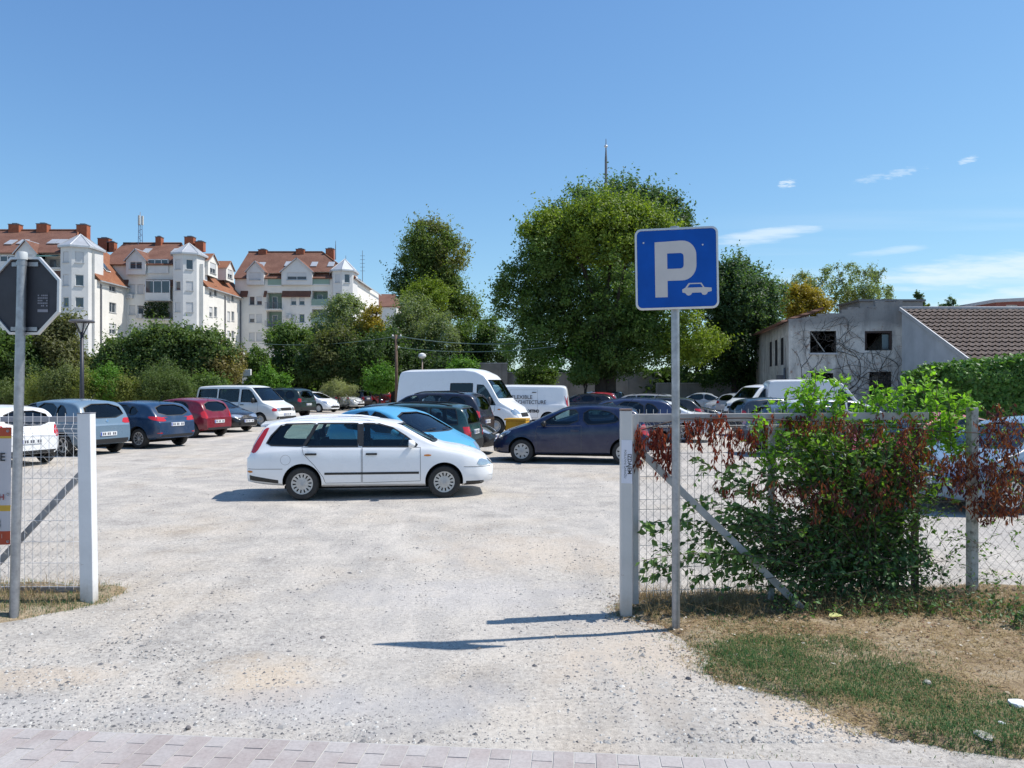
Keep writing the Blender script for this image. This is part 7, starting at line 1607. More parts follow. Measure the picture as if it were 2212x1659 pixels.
def crown_points(lobes, nleaf, clump, seed, droop=0.0, feather=0.0):
    """lobes: (x, y, z, rx, ry, rz, weight, material index); leaves gather in clumps on and inside each lobe"""
    nr = np.random.RandomState(seed); P, N, T, M = [], [], [], []
    tot = sum(l[6] * (l[3] * l[5]) for l in lobes)
    for (x, y, z, rx, ry, rz, w, mi) in lobes:
        n = int(nleaf * w * rx * rz / tot); R3 = np.array([rx, ry, rz])
        # boughs carry clumps, clumps carry leaves
        nb = 22; bd = nr.randn(nb, 3); bd /= np.linalg.norm(bd, axis=1)[:, None]; BC = bd * (.44 + .20 * nr.rand(nb) ** .7)[:, None]; BR = .32 + .16 * nr.rand(nb); bt = nr.rand(nb)
        nc = max(10, int(n / 55)); kb = nr.randint(0, nb, nc); d = nr.randn(nc, 3) + bd[kb] * .7 + np.array([0, 0, .25]); d /= np.linalg.norm(d, axis=1)[:, None]
        rad = np.where(nr.rand(nc) < .85, .80 + .22 * nr.rand(nc), .2 + .5 * nr.rand(nc))
        C = (BC[kb] + d * (BR[kb] * rad)[:, None]) * R3; csz = clump * (.35 + .6 * nr.rand(nc)); ct = .6 * nr.rand(nc) + .4 * bt[kb]
        k = nr.randint(0, nc, n); off = nr.randn(n, 3); off /= np.linalg.norm(off, axis=1)[:, None]; off *= (nr.rand(n) ** .6)[:, None]; off[:, 2] *= .7
        if feather: off[:, 2] *= (1 + feather); off[:, :2] *= .75
        # twigs: a share of the leaves runs out along the clump's own direction
        tw = nr.rand(n) < .16; along = np.where(tw, nr.rand(n) ** 1.3 * 1.5, 0); off[tw] *= .22
        dd = d[k] * .8 + np.array([0, 0, .45 - (1.6 if droop else 0)]); pts = C[k] + off * csz[k][:, None] + dd * (along * csz[k])[:, None]
        if droop: pts[:, 2] -= droop * np.abs(off[:, 0] + off[:, 1]) * csz[k]
        nn = d[k] * .6 + off * .7; nn[:, 2] += .35
        P.append(pts + np.array([x, y, z])); N.append(nn); T.append(np.clip(.55 * ct[k] + .45 * nr.rand(n), 0, 1)); M.append(np.full(n, mi))
    return np.concatenate(P), np.concatenate(N), np.concatenate(T), np.concatenate(M)
def trunk_mb(h, r0, lobes, seed, n=7, z0=0.0, forks=1):
    rr = random.Random(seed); mb = MB(); top = h
    for fk in range(forks):
        dx = (fk - (forks - 1) / 2) * .9; pts = [(dx * .5, 0, -.2), (dx * .7, .05, h * .35), (dx + rr.uniform(-.2, .2), .1, h * .7), (dx + rr.uniform(-.3, .3), 0, h)]
        mb.tube(pts, [r0 * 1.25, r0, r0 * .8, r0 * .4], 12)
    for i in range(n):
        l = rr.choice(lobes); s = rr.uniform(.35, .9); a = Vector((0, 0, h * s)); b = Vector((l[0] + rr.uniform(-.5, .5) * l[3], l[1] + rr.uniform(-.5, .5) * l[4], l[2] + rr.uniform(-.5, .5) * l[5]))
        m = a.lerp(b, .5) + Vector((0, 0, .12 * (b - a).length)); mb.tube([a, m, b], [r0 * .45, r0 * .28, r0 * .06], 6)
    return mb
def tree(name, lab, x, D, lobes_px, nleaf, leaf, mats, seed, th=None, r0=.2, clump=1.3, bark=None, cat='tree', group='trees and shrubs round the lot', depth=1.0, droop=0, feather=0, forks=1, parts=('trunk', 'crown'), asp=.55):
    """lobes_px: (x px, y px, half width px, half height px, weight, material index[, depth offset m])"""
    X = gx(x, D); s = D / F; lobes = []
    for l in lobes_px:
        rx, rz = l[2] * s, l[3] * s; lobes.append((gx(l[0], D) - X, (l[6] if len(l) > 6 else 0.0), gz(l[1], D), rx, min(rx, max(rz, rx * .6)) * depth, rz, l[4], l[5]))
    leaf *= .56; nleaf = int(nleaf * 2.7); P, N, T, M = crown_points(lobes, nleaf, clump, seed, droop, feather); ok = P[:, 2] > .05; P, N, T, M = P[ok], N[ok], T[ok], M[ok]
    r = root(name, (X, D, 0), label=lab, category=cat)
    if group: r['group'] = group
    th = th or max(l[2] for l in lobes)
    put(parts[0], trunk_mb(th, r0, lobes, seed, forks=forks).mesh(parts[0], [bark or M_BARK], clean=False), r)
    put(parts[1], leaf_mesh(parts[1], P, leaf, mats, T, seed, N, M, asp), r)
    return r
TP = ('stem', 'foliage')
# the big tree in the middle
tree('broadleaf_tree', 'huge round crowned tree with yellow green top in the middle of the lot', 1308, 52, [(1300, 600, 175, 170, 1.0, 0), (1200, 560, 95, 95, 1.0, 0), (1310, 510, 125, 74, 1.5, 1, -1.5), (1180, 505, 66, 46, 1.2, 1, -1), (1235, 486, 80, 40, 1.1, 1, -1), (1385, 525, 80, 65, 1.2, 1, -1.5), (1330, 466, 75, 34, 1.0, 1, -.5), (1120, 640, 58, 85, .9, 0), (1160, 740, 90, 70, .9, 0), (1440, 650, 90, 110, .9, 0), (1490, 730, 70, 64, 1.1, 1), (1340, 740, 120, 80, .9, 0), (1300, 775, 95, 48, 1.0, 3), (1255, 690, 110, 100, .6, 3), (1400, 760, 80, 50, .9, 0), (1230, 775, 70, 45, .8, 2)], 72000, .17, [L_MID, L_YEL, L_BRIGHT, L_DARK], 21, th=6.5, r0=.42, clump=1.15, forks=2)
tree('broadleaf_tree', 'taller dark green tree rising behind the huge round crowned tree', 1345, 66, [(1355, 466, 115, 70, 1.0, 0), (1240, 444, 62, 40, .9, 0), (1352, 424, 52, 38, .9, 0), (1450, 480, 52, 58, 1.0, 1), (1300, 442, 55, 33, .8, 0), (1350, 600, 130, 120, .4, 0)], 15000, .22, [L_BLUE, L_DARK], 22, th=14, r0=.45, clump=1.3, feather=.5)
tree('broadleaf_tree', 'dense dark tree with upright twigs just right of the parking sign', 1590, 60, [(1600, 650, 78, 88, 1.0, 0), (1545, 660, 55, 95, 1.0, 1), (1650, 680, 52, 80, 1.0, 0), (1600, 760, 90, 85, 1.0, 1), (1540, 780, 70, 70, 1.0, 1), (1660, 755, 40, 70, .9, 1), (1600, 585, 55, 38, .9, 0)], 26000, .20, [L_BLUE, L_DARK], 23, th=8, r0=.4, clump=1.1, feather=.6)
tree('broadleaf_tree', 'golden leaved tree above the left end of the ruined house', 1745, 66, [(1735, 650, 38, 38, 1.0, 0), (1770, 665, 26, 22, .8, 0), (1710, 665, 26, 26, .9, 0)], 5500, .17, [L_GOLD], 24, th=7.5, r0=.18, clump=.9)
tree('birch_tree', 'drooping birch with wispy top, left one of two behind the ruined house', 1722, 72, [(1725, 620, 40, 40, 1.0, 0), (1690, 640, 28, 40, .9, 0), (1755, 635, 24, 38, .8, 0)], 2700, .15, [L_GREY], 25, th=10, r0=.16, clump=.75, bark=M_BIRCH, droop=.9)
tree('birch_tree', 'wide drooping birch against the sky, right one of two behind the ruined house', 1850, 70, [(1845, 610, 52, 52, 1.0, 0), (1800, 600, 36, 38, .9, 0), (1895, 610, 34, 42, .9, 0), (1845, 650, 62, 36, .8, 1), (1915, 640, 20, 34, .6, 0)], 4400, .15, [L_GREY, L_WEED], 26, th=11, r0=.18, clump=.7, bark=M_BIRCH, droop=1.0)
tree('conifer', 'small dark pointed conifer above the roof where ruin and tiled house meet', 1983, 70, [(1983, 665, 13, 12, 1.0, 0), (1984, 652, 9, 12, 1.0, 0), (1983, 640, 5, 10, 1.0, 0), (1998, 662, 11, 8, .5, 1)], 1500, .16, [L_DARK, L_WEED], 27, th=8, r0=.12, clump=.35)
tree('conifer', 'sparse conifer tops just above the ridge of the tiled house', 2050, 80, [(2054, 655, 8, 14, 1.0, 0), (2036, 663, 9, 7, .8, 0), (2068, 664, 8, 5, .8, 0)], 600, .15, [L_BLUE], 28, th=9, r0=.1, clump=.4)
# tall tree left of the middle
tree('broadleaf_tree', 'tall narrow tree with browning leaves towering left of centre', 930, 88, [(930, 525, 62, 42, 1.0, 0), (905, 555, 42, 52, .9, 0), (968, 555, 40, 55, 1.0, 1), (935, 600, 60, 42, .9, 0), (975, 640, 48, 42, .9, 0), (868, 612, 26, 38, 1.0, 2), (925, 660, 70, 60, .7, 0), (1010, 680, 35, 45, .9, 0), (930, 495, 40, 18, .8, 1)], 21000, .23, [LM('olive foliage', (.085, .120, .028)), LM('olive foliage', (.11, .115, .035)), L_DARK], 31, th=18, r0=.4, clump=1.5)
tree('willow_tree', 'grey green willow in front of the tall narrow tree', 905, 76, [(905, 690, 62, 62, 1.0, 0), (870, 730, 45, 62, .9, 0), (950, 740, 52, 68, .9, 0), (910, 780, 72, 48, .8, 1)], 14000, .18, [L_GREY, L_BLUE], 32, th=9, r0=.25, clump=1.1, droop=.6)
tree('broadleaf_tree', 'yellow green leafy tree tucked between the willow and the tall narrow tree', 945, 80, [(940, 640, 40, 30, 1.0, 0), (900, 640, 32, 24, .9, 0)], 4000, .18, [L_YEL], 33, th=10, r0=.2, clump=1.0)
tree('broadleaf_tree', 'broad green tree right of the willow, left of the huge round tree', 1030, 78, [(1025, 740, 48, 60, 1.0, 0), (1070, 760, 45, 70, 1.0, 1), (1000, 780, 50, 50, .9, 1), (1060, 710, 30, 30, .8, 0)], 11000, .20, [L_MID, L_DARK], 34, th=7, r0=.25, clump=1.1)
tree('willow_tree', 'pale grey green tree in front of the rightmost white block', 755, 74, [(755, 680, 48, 55, 1.0, 0), (715, 710, 48, 48, .9, 0), (790, 720, 30, 50, .8, 1), (690, 740, 40, 42, .9, 0), (760, 740, 60, 40, .8, 0)], 11000, .18, [L_GREY, L_GOLD], 35, th=9, r0=.22, clump=1.1, droop=.5)
tree('broadleaf_tree', 'yellowing thin tree beside the pale grey green tree', 808, 72, [(808, 700, 24, 40, 1.0, 0), (822, 735, 26, 34, .9, 1)], 3200, .17, [L_GOLD, L_YEL], 36, th=9, r0=.14, clump=.8)
tree('broadleaf_tree', 'dark green tree at the foot of the rightmost white block', 625, 68, [(625, 750, 52, 48, 1.0, 0), (600, 790, 45, 42, .9, 1), (655, 780, 50, 50, .9, 1), (640, 720, 28, 22, .7, 0)], 10000, .19, [L_MID, L_DARK], 37, th=7, r0=.22, clump=1.0)
tree('broadleaf_tree', 'dense olive brown tree in the middle of the tree row', 720, 62, [(722, 765, 58, 48, 1.0, 0), (765, 785, 45, 45, 1.0, 1), (690, 790, 50, 42, .9, 1), (735, 735, 34, 24, .9, 0), (800, 760, 34, 50, .8, 1)], 15000, .19, [LM('olive brown foliage', (.082, .092, .032)), L_DARK], 38, th=6, r0=.22, clump=1.0)
tree('broadleaf_tree', 'dark tree behind the utility pole', 850, 66, [(845, 770, 42, 55, 1.0, 0), (880, 800, 50, 40, .9, 0), (930, 800, 50, 36, .9, 0), (985, 805, 45, 30, .9, 0)], 10000, .19, [L_DARK], 39, th=6, r0=.2, clump=1.0)
# left tree belt
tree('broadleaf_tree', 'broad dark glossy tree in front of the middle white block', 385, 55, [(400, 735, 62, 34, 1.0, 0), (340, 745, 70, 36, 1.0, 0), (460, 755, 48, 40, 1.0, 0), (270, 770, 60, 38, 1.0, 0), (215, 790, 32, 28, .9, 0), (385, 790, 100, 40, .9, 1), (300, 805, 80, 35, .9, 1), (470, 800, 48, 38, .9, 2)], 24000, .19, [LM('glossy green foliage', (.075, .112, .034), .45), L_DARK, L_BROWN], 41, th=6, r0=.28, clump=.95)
tree('broadleaf_tree', 'brown tinged tree behind the octagonal sign', 110, 46, [(115, 740, 52, 50, 1.0, 0), (135, 710, 34, 26, .9, 0), (90, 790, 52, 50, 1.0, 1), (140, 790, 36, 48, .9, 0)], 14000, .16, [LM('olive tinged foliage', (.095, .10, .042)), L_DARK], 42, th=5, r0=.2, clump=.8)
tree('broadleaf_tree', 'dark green tree cut by the left edge of the picture', 10, 44, [(10, 760, 52, 48, 1.0, 0), (-30, 790, 52, 60, .9, 0), (40, 800, 40, 50, .9, 1)], 10000, .16, [L_MID, L_DARK], 43, th=5, r0=.2, clump=.8)
tree('shrub', 'rusty brown small tree right of the broad dark glossy tree', 512, 60, [(508, 790, 20, 38, 1.0, 0), (495, 810, 24, 28, .8, 0)], 2500, .17, [L_BROWN], 44, th=4, r0=.1, clump=.7, parts=TP, cat='shrub')
tree('shrub', 'small leafy tree behind the small white box', 552, 64, [(552, 780, 26, 30, 1.0, 0), (560, 810, 30, 26, .9, 0)], 3500, .17, [L_MID], 45, th=4, r0=.1, clump=.7, parts=TP, cat='shrub')
tree('shrub', 'feathery light green bush behind the dark red hatchback', 352, 37, [(350, 830, 52, 38, 1.0, 0), (385, 845, 36, 28, .9, 0), (315, 850, 36, 24, .9, 0)], 9000, .10, [LM('feathery foliage', (.075, .105, .032), .35, .4)], 46, th=2.0, r0=.06, clump=.65, feather=1.1, parts=TP, cat='shrub', asp=.22)
tree('shrub', 'yellow green weedy bush behind the dark blue hatchback', 270, 36.5, [(270, 845, 40, 26, 1.0, 0), (235, 830, 40, 34, .9, 1), (300, 860, 30, 16, .8, 0)], 8000, .095, [L_WEED, L_BRIGHT], 47, th=1.5, r0=.05, clump=.55, feather=.6, parts=TP, cat='shrub', asp=.35)
tree('shrub', 'tall weedy bush left of the dark slim lamp post', 130, 36, [(130, 835, 42, 38, 1.0, 0), (85, 845, 38, 32, .9, 1), (185, 835, 36, 34, .9, 1)], 9000, .095, [LM('weed foliage', (.085, .105, .035), .4, .4), L_WEED], 48, th=1.8, r0=.05, clump=.55, feather=.7, parts=TP, cat='shrub', asp=.35)
tree('shrub', 'low rough weeds at the far left beyond the white hatchback', 15, 38, [(15, 850, 60, 26, 1.0, 0), (50, 865, 40, 18, .9, 0), (-40, 850, 50, 26, .8, 0)], 6000, .095, [LM('rough weed foliage', (.080, .105, .032), .4, .4)], 49, th=1.2, r0=.04, clump=.5, feather=.6, parts=TP, cat='shrub', asp=.35)
for x, y, w, h, D, sd, lab in ((590, 822, 36, 24, 58, 51, 'round bright green shrub above the old white minibus roof'), (820, 818, 34, 30, 58, 52, 'round bright green shrub left of the utility pole'), (997, 793, 32, 14, 61, 53, 'bright green shrub top showing over the tall white van'), (1262, 808, 26, 18, 50, 54, 'light green shrub low beside the big tree trunk'), (1160, 815, 42, 24, 58, 55, 'green shrub above the lettered white van'), (450, 828, 36, 12, 52, 56, 'low green shrub behind the old white minibus')):
    tree('shrub', lab, x, D, [(x, y, w, h, 1.0, 0), (x - w * .4, y + h * .5, w * .6, h * .7, .8, 0), (x + w * .45, y + h * .4, w * .55, h * .7, .8, 0)], 5200, .14, [L_BRIGHT if sd < 54 else L_MID], sd, th=gz(y, D), r0=.08, clump=.6, parts=TP, cat='shrub')
tree('shrub', 'pale weeping shrub behind the small far white cars', 732, 57, [(730, 835, 32, 16, 1.0, 0), (715, 842, 24, 12, .8, 0), (755, 842, 22, 12, .8, 0)], 2600, .13, [LM('pale straw foliage', (.21, .22, .11), .3, .4)], 57, th=1.8, r0=.05, clump=.6, droop=.8, parts=TP, cat='shrub', asp=.2)
def hedge_row():
    # low undergrowth that closes the gaps behind the cars: one mass nobody could count
    nr = np.random.RandomState(61); P = []
    for x0, x1, D, h, n in ((-120, 560, 60, 4.2, 12000), (540, 1110, 70, 4.6, 12000), (1090, 1300, 67, 4.2, 5000), (1380, 1660, 64, 4.5, 6000)):
        X = gx(x0, D) + nr.rand(n) * (gx(x1, D) - gx(x0, D)); hh = np.array([h * (.7 + .45 * mnoise.noise(Vector((a * .35, D, 0)))) for a in X]); Z = hh * nr.rand(n) ** .7
        P.append(np.stack([X, D + nr.randn(n) * .8, Z], 1))
    P = np.concatenate(P); put('undergrowth', leaf_mesh('undergrowth', P, .24, [L_DARK], nr.rand(len(P)), 61), kind='stuff')
hedge_row()
def ivy_wall():
    D = 29.5; x0 = gx(2022, D); r = root('ivy_hedge', (x0, D, 0), label='thick ivy hedge, sunlit on top and dark on its face, at the right edge', category='hedge'); nr = np.random.RandomState(71); Ln = 11.0
    def top(x): return 2.50 + .10 * min(x, 4) + .18 * mnoise.noise(Vector((x * .8, 0, 3))) + .10 * mnoise.noise(Vector((x * 2.4, 0, 1))) - .5 * max(0, 1 - x / .7) ** 2
    n = 30000; X = nr.rand(n) * Ln - .25 * nr.rand(n); T = np.array([top(x) for x in X]); kind = nr.rand(n); Z = np.where(kind < .34, T + nr.randn(n) * .12, nr.rand(n) * T); B = np.array([mnoise.noise(Vector((x * 1.1, z * 1.1, 7))) for x, z in zip(X, Z)])
    Y = np.where(kind < .34, nr.rand(n) * 2.2, .0 + nr.rand(n) ** 2 * .35 - B * .28)
    N = np.where((kind < .34)[:, None], np.array([[.2, -.2, 1]]), np.array([[-.1, -1, .5]])); P = np.stack([X, Y, Z], 1)
    # left end cap
    m = 4000; Pe = np.stack([-.05 + nr.randn(m) * .10, nr.rand(m) * 2.2, nr.rand(m) * 2.55], 1); P = np.concatenate([P, Pe]); N = np.concatenate([N, np.tile([[-1, 0, .4]], (m, 1))])
    put('foliage', leaf_mesh('foliage', P, .085, [LM('ivy leaves', (.055, .115, .024), .4, .3)], nr.rand(len(P)), 71, N, asp=.8), r)
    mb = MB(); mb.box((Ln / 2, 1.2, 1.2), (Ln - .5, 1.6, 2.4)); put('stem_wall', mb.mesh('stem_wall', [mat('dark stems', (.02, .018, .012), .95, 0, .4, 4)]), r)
ivy_wall()
# ================================================================== shrub and red creeper on the right fence
def folded_leaves(name, P, Dr, s, mats, tint, mi, seed=1, asp=.42, fold=.18, tip_droop=.25):
    """P bases, Dr directions of growth; five-point leaves folded along the midrib"""
    nr = np.random.RandomState(seed); n = len(P); d = Dr / (np.linalg.norm(Dr, axis=1)[:, None] + 1e-9)
    up = nr.randn(n, 3) * .55 + np.array([.15, -.25, .9]); nn = up - d * (up * d).sum(1)[:, None]; nn /= np.linalg.norm(nn, axis=1)[:, None] + 1e-9
    w = np.cross(d, nn); s = np.asarray(s)[:, None]; L = 2 * s
    B = P; C = P + d * L * .5 - nn * L * fold * .35; T = P + d * L - nn * L * tip_droop * nr.rand(n, 1); Lf = P + d * L * .42 + w * L * asp * .5 + nn * L * fold * .3; Rt = P + d * L * .42 - w * L * asp * .5 + nn * L * fold * .3
    V = np.stack([B, Rt, T, C, Lf], 1).reshape(-1, 3); b = np.arange(n)[:, None] * 5
    Fq = np.concatenate([b + np.array([[0, 1, 2, 3]]), b + np.array([[0, 3, 2, 4]])], 1).reshape(-1, 4)
    return npmesh(name, V, Fq, mats, tint=np.repeat(tint, 2), mi=np.repeat(mi, 2))
def creeper():
    rr = random.Random(17); YF = 7.0
    def W3(x, y, dy=0.0):
        d = fence_d(x) - .06 + dy; return Vector((gx(x, d), d, gz(y, d)))
    base = Vector((gx(1855, 6.95), 6.95, 0)); org = Vector((base.x, base.y, 0))
    def run(acc, stems, a, b, sag, w, step, s, mi, t0=.25, tt=(0, 1), down=0.0, spread=1.0):
        """a curved stem from a to b carrying leaves"""
        ln = (b - a).length; n = max(4, int(ln / .05)); side = Vector((rr.uniform(-1, 1), rr.uniform(-1, 1), rr.uniform(-.3, .6))) * ln * .12
        pts = [a.lerp(b, i / n) + Vector((0, 0, sag * ln * 4 * (i / n) * (1 - i / n))) + side * math.sin(math.pi * i / n) for i in range(n + 1)]
        stems.append((pts, w))
        q = t0
        while q < 1.0:
            i = min(n - 1, int(q * n)); p = pts[i].lerp(pts[i + 1], q * n - i); d = (pts[i + 1] - pts[i]).normalized()
            o = Vector((rr.gauss(0, 1), rr.gauss(0, 1), rr.gauss(0, .7))).normalized()
            dr = d * .5 + o * spread + Vector((0, 0, -down)); acc.append((p + o * .012, dr, s * rr.uniform(.55, 1.2), rr.uniform(*tt), mi)); q += step / ln * rr.uniform(.6, 1.4)
    # ---- green shrub
    A, ST = [], []
    mains = []
    for x, y, dy in ((1790, 1090, .05), (1850, 1020, .1), (1900, 1080, -.1), (1960, 1130, .1), (1720, 1160, -.05), (1830, 930, .15), (1930, 960, .2), (1760, 960, .15), (2010, 1200, 0)):
        b = W3(x, y, dy); a = base + Vector((rr.uniform(-.25, .25), rr.uniform(-.08, .08), -.05)); mains.append((a, b)); ST.append(([a, a.lerp(b, .5) + Vector((rr.uniform(-.06, .06), rr.uniform(-.06, .06), .05)), b], .012))
    cores = [(1840, 1170, 165, 110, 210, 0), (1850, 1060, 160, 85, 120, 0), (1800, 1262, 165, 48, 90, 0), (1955, 1235, 90, 70, 60, 0), (1655, 1175, 75, 70, 40, 2), (1640, 1235, 90, 40, 26, 2), (1720, 935, 60, 40, 26, 3), (1760, 985, 90, 50, 24, 3), (1860, 1010, 140, 60, 26, 3), (1760, 1000, 100, 70, 55, 1), (1700, 1180, 95, 85, 55, 0), (1990, 1075, 80, 85, 34, 1), (1870, 960, 140, 50, 60, 1), (1930, 1010, 90, 60, 40, 0)]
    for cx_, cy_, rx, ry, n, mi in cores:
        for _ in range(n):
            t = rr.uniform(0, 6.283); q = math.sqrt(rr.random()); b = W3(cx_ + rx * q * math.cos(t), cy_ + ry * q * math.sin(t), rr.gauss(.12 if cx_ < 1750 else .02, .14)); m = rr.choice(mains); a = m[0].lerp(m[1], rr.uniform(.25, .9))
            if (b - a).length < .12: continue
            a = b + (a - b) * min(1, .55 / (b - a).length)
            run(A, ST, a, b, rr.uniform(-.05, .12), .0035, .022, .030, mi if rr.random() < .8 else 1 - mi, .2)
    for x0, y0, x1, y1, sg in ((1750, 1175, 1383, 1138, .06), (1745, 1215, 1398, 1248, .10), (1700, 1150, 1480, 1085, .05), (1720, 1120, 1490, 985, .04), (1745, 1095, 1560, 1005, .06), (1705, 1190, 1425, 1185, .07), (1700, 1225, 1490, 1265, .08), (1760, 1235, 1385, 1212, .10), (1700, 1170, 1500, 1150, .10), (1690, 1160, 1540, 1110, .08), (1680, 1200, 1530, 1215, .10), (1720, 1140, 1590, 1060, .08), (1700, 1200, 1560, 1180, .1), (1660, 1150, 1600, 1090, .1), (1690, 1130, 1610, 1130, .05), (1740, 1080, 1640, 1020, .1), (1690, 1240, 1600, 1250, .1), (1760, 1060, 1680, 950, .1)):
        run(A, ST, W3(x0, y0, rr.uniform(-.1, .1)), W3(x1, y1, rr.uniform(-.10, .10)), sg, .004, .022, .043, 2, .18, down=.35)
        for _ in range(4):
            k = rr.uniform(.35, .9); a = W3(x0 + (x1 - x0) * k, y0 + (y1 - y0) * k - 6, 0); run(A, ST, a, a + Vector((rr.uniform(-.28, -.05), rr.uniform(-.08, .14), rr.uniform(-.22, .16))), .05, .0025, .026, .040, 2, .15, down=.3)
        k = rr.uniform(.05, .5); a = W3(x0 + (x1 - x0) * k, y0 + (y1 - y0) * k, -.05); run(A, ST, a, a + Vector((rr.uniform(-.3, .1), rr.uniform(-.02, .16), rr.uniform(-.25, .2))), .05, .0025, .024, .036, 2, .1, down=.3)
    # sunlit young shoots standing above the fence
    for x, y in ((1640, 880), (1662, 868), (1700, 852), (1726, 838), (1745, 812), (1762, 800), (1790, 796), (1812, 822), (1830, 850), (1852, 868), (1876, 842), (1897, 828), (1915, 850), (1940, 838), (1958, 815), (1985, 800), (2010, 795), (2025, 830), (2050, 846), (2078, 862), (2095, 850), (1995, 870), (1925, 885), (1870, 890), (1800, 880), (1745, 890), (1700, 900), (1960, 890), (2040, 890), (1780, 850), (1835, 815), (1975, 845)):
        a = W3(x + rr.uniform(-70, 60) * .7, y + rr.uniform(110, 190), rr.uniform(-.05, .25)); b = W3(x, y, rr.uniform(-.05, .35)); run(A, ST, a, b, .03, .004, .015, .034, 3, .10, spread=.8)
        for _ in range(7):
            k = rr.uniform(.05, .85); p = a.lerp(b, k); run(A, ST, p, p + Vector((rr.uniform(-.16, .16), rr.uniform(-.12, .12), rr.uniform(.02, .16))), .03, .0022, .015, .032, 3, .1, spread=.8)
    # thin right hand growth over the chain link
    for _ in range(130):
        x, y = rr.uniform(1985, 2212), rr.uniform(900, 1310); a = W3(x, y, rr.uniform(-.05, .1)); run(A, ST, a, a + Vector((rr.uniform(-.3, .3), rr.uniform(-.1, .1), rr.uniform(-.25, .25))), .05, .0022, .030, .022, rr.choice((0, 1, 1)), .1)
    # low leafy growth along the foot
    for _ in range(240):
        x = rr.uniform(1640, 2190); a = Vector((gx(x, 6.8), rr.uniform(6.0 if x > 2020 else 6.35, 6.8), 0.0)); run(A, ST, a, a + Vector((rr.uniform(-.15, .15), rr.uniform(-.15, .1), rr.uniform(.06, .22))), .05, .0022, .024, .022, 0, .1)
    def finish(name_stem, name_leaf, A, ST, mats, r, asp, fold, stem_m):
        P = np.array([tuple(q[0] - org) for q in A]); Dr = np.array([tuple(q[1]) for q in A]); ok = P[:, 2] > .005
        put(name_leaf, folded_leaves(name_leaf, P[ok], Dr[ok], np.array([q[2] for q in A])[ok], mats, np.array([q[3] for q in A])[ok], np.array([q[4] for q in A])[ok], 5, asp, fold), r)
        mb = MB()
        for pts, w in ST: mb.tube([p - org for p in pts[::2] + ([pts[-1]] if len(pts) % 2 == 0 else [])], [w * (1 - .6 * i / len(pts)) for i in range(len(pts[::2]) + (1 if len(pts) % 2 == 0 else 0))], 4, 0, cap=False)
        put(name_stem, mb.mesh(name_stem, [stem_m], clean=False), r)
        return ok.sum()
    r = root('climbing_shrub', org, label='tall tangled green shrub growing through the fence right of the parking sign', category='shrub')
    ms = [LM('shaded shrub leaves', (.055, .105, .036), .4, .35), LM('mid shrub leaves', (.095, .17, .032), .4, .42), LM('broad shrub leaves', (.085, .14, .045), .4, .35), LM('young shrub leaves', (.13, .25, .025), .3, .45)]
    finish('stem', 'foliage', A, ST, ms, r, .58, .2, mat('shrub bark', (.11, .08, .055), .9, 0, .3, 9))
    # ---- red creeper hanging from the rail and through the shrub
    A, ST = [], []
    vine = [W3(1380, 930, 0), W3(1410, 912, -.02), W3(1470, 905, -.06), W3(1540, 910, -.07), W3(1610, 903, -.06), W3(1700, 906, -.05), W3(1790, 912, -.05), W3(1900, 915, -.02), W3(2010, 930, 0), W3(2100, 960, -.06), W3(2212, 940, -.05)]; ST.append((vine, .006))
    hang = [(1372, 935, 60), (1384, 925, 85), (1398, 930, 60), (1412, 940, 70), (1425, 930, 95), (1440, 945, 85), (1448, 960, 70), (1452, 925, 40), (1470, 915, 40), (1490, 915, 60), (1505, 910, 60), (1520, 915, 85), (1534, 910, 60), (1545, 905, 70), (1556, 900, 60), (1570, 925, 75), (1582, 940, 70), (1596, 930, 55), (1610, 935, 65), (1622, 945, 45), (1634, 930, 60), (1640, 905, 40), (1655, 915, 70), (1380, 960, 55), (1436, 985, 45), (1555, 975, 55), (1600, 975, 40), (1545, 1045, 30), (1578, 1065, 20), (1560, 1060, 25), (1700, 908, 30), (1730, 905, 35), (1752, 910, 35), (1680, 900, 30)]
    for x, y, ln in hang:
        for _ in range(rr.choice((1, 2, 3, 5))):
            a = W3(max(1379, x + rr.uniform(-12, 12)), y - 8, rr.uniform(-.03, .03)); run(A, ST, a, a + Vector((rr.uniform(-.03, .03), rr.uniform(-.02, .03), -ln / 232 * rr.uniform(.35, 1.1))), 0, .002, .012, .027, 0 if rr.random() < .8 else 1, .0, down=1.1, spread=.75)
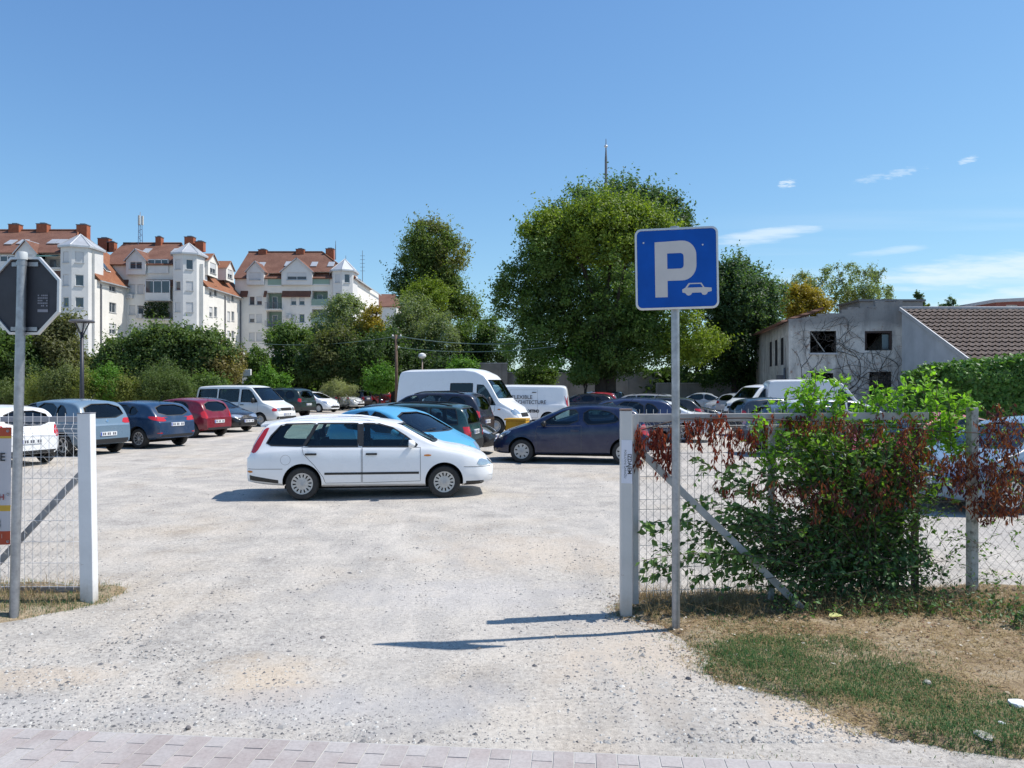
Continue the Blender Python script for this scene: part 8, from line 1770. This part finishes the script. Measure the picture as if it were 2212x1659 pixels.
    for cx_, cy_, rx, ry, n in ((1720, 1085, 50, 26, 18), (1775, 1095, 65, 38, 24), (1850, 1080, 70, 60, 26), (1930, 1065, 55, 60, 22), (1960, 965, 30, 55, 24), (1990, 1010, 30, 50, 26), (2060, 1025, 45, 30, 36), (2105, 1060, 50, 50, 44), (2150, 1000, 50, 60, 50), (2185, 1070, 45, 55, 44), (2150, 1115, 45, 22, 30), (2170, 930, 45, 35, 26), (1640, 1075, 30, 20, 8), (1880, 940, 60, 30, 16), (1820, 930, 50, 25, 14), (1740, 930, 50, 20, 12)):
        for _ in range(n):
            t = rr.uniform(0, 6.283); q = math.sqrt(rr.random()); b = W3(cx_ + rx * q * math.cos(t), cy_ + ry * q * math.sin(t), rr.uniform(-.42, -.05)); a = b + Vector((rr.uniform(-.12, .12), rr.uniform(-.06, .06), rr.uniform(.03, .16))); run(A, ST, a, b, 0, .002, .013, .024, 1 if rr.random() < .7 else 2, .0, down=.9, spread=.8)
    r = root('red_creeper', org, label='red and rusty brown creeper hanging from the fence rail and trailing through the shrub', category='creeper')
    ms = [leaf_mat('red creeper leaves', [(0, (.13, .018, .013)), (.5, (.27, .040, .026)), (1, (.42, .105, .055))], .45), leaf_mat('rusty creeper leaves', [(0, (.08, .018, .013)), (.5, (.17, .040, .022)), (1, (.28, .10, .04))], .4), leaf_mat('purple creeper leaves', [(0, (.05, .012, .018)), (1, (.15, .035, .035))], .3)]
    finish('vine', 'foliage', A, ST, ms, r, .36, .25, mat('vine bark', (.07, .045, .035), .9, 0, .3, 9))
creeper()
def dry_weeds():
    # brown dead stalks along the foot of the fences
    nr = np.random.RandomState(13); n = 20000; X = np.concatenate([gx(1372, 6.9) + nr.rand(17000) ** 1.25 * 4.2, -6.2 + nr.rand(3000) * 2.3]); Y = np.concatenate([6.35 + nr.rand(17000) ** .8 * .70, 6.75 + nr.rand(3000) * .55])
    k = np.array([mnoise.noise(Vector((a * 2.3, b * 2.3, 3))) for a, b in zip(X, Y)]); ok = nr.rand(n) < np.clip(.45 + k, .05, 1); X, Y = X[ok], Y[ok]; m = len(X)
    P = np.stack([X, Y, np.zeros(m)], 1); put('dry_weeds', blades('dry_weeds', P, .04 + .24 * nr.rand(m) ** 2.0, 1.1, nr.rand(m) * .24, .0017, 8), kind='stuff')
dry_weeds()
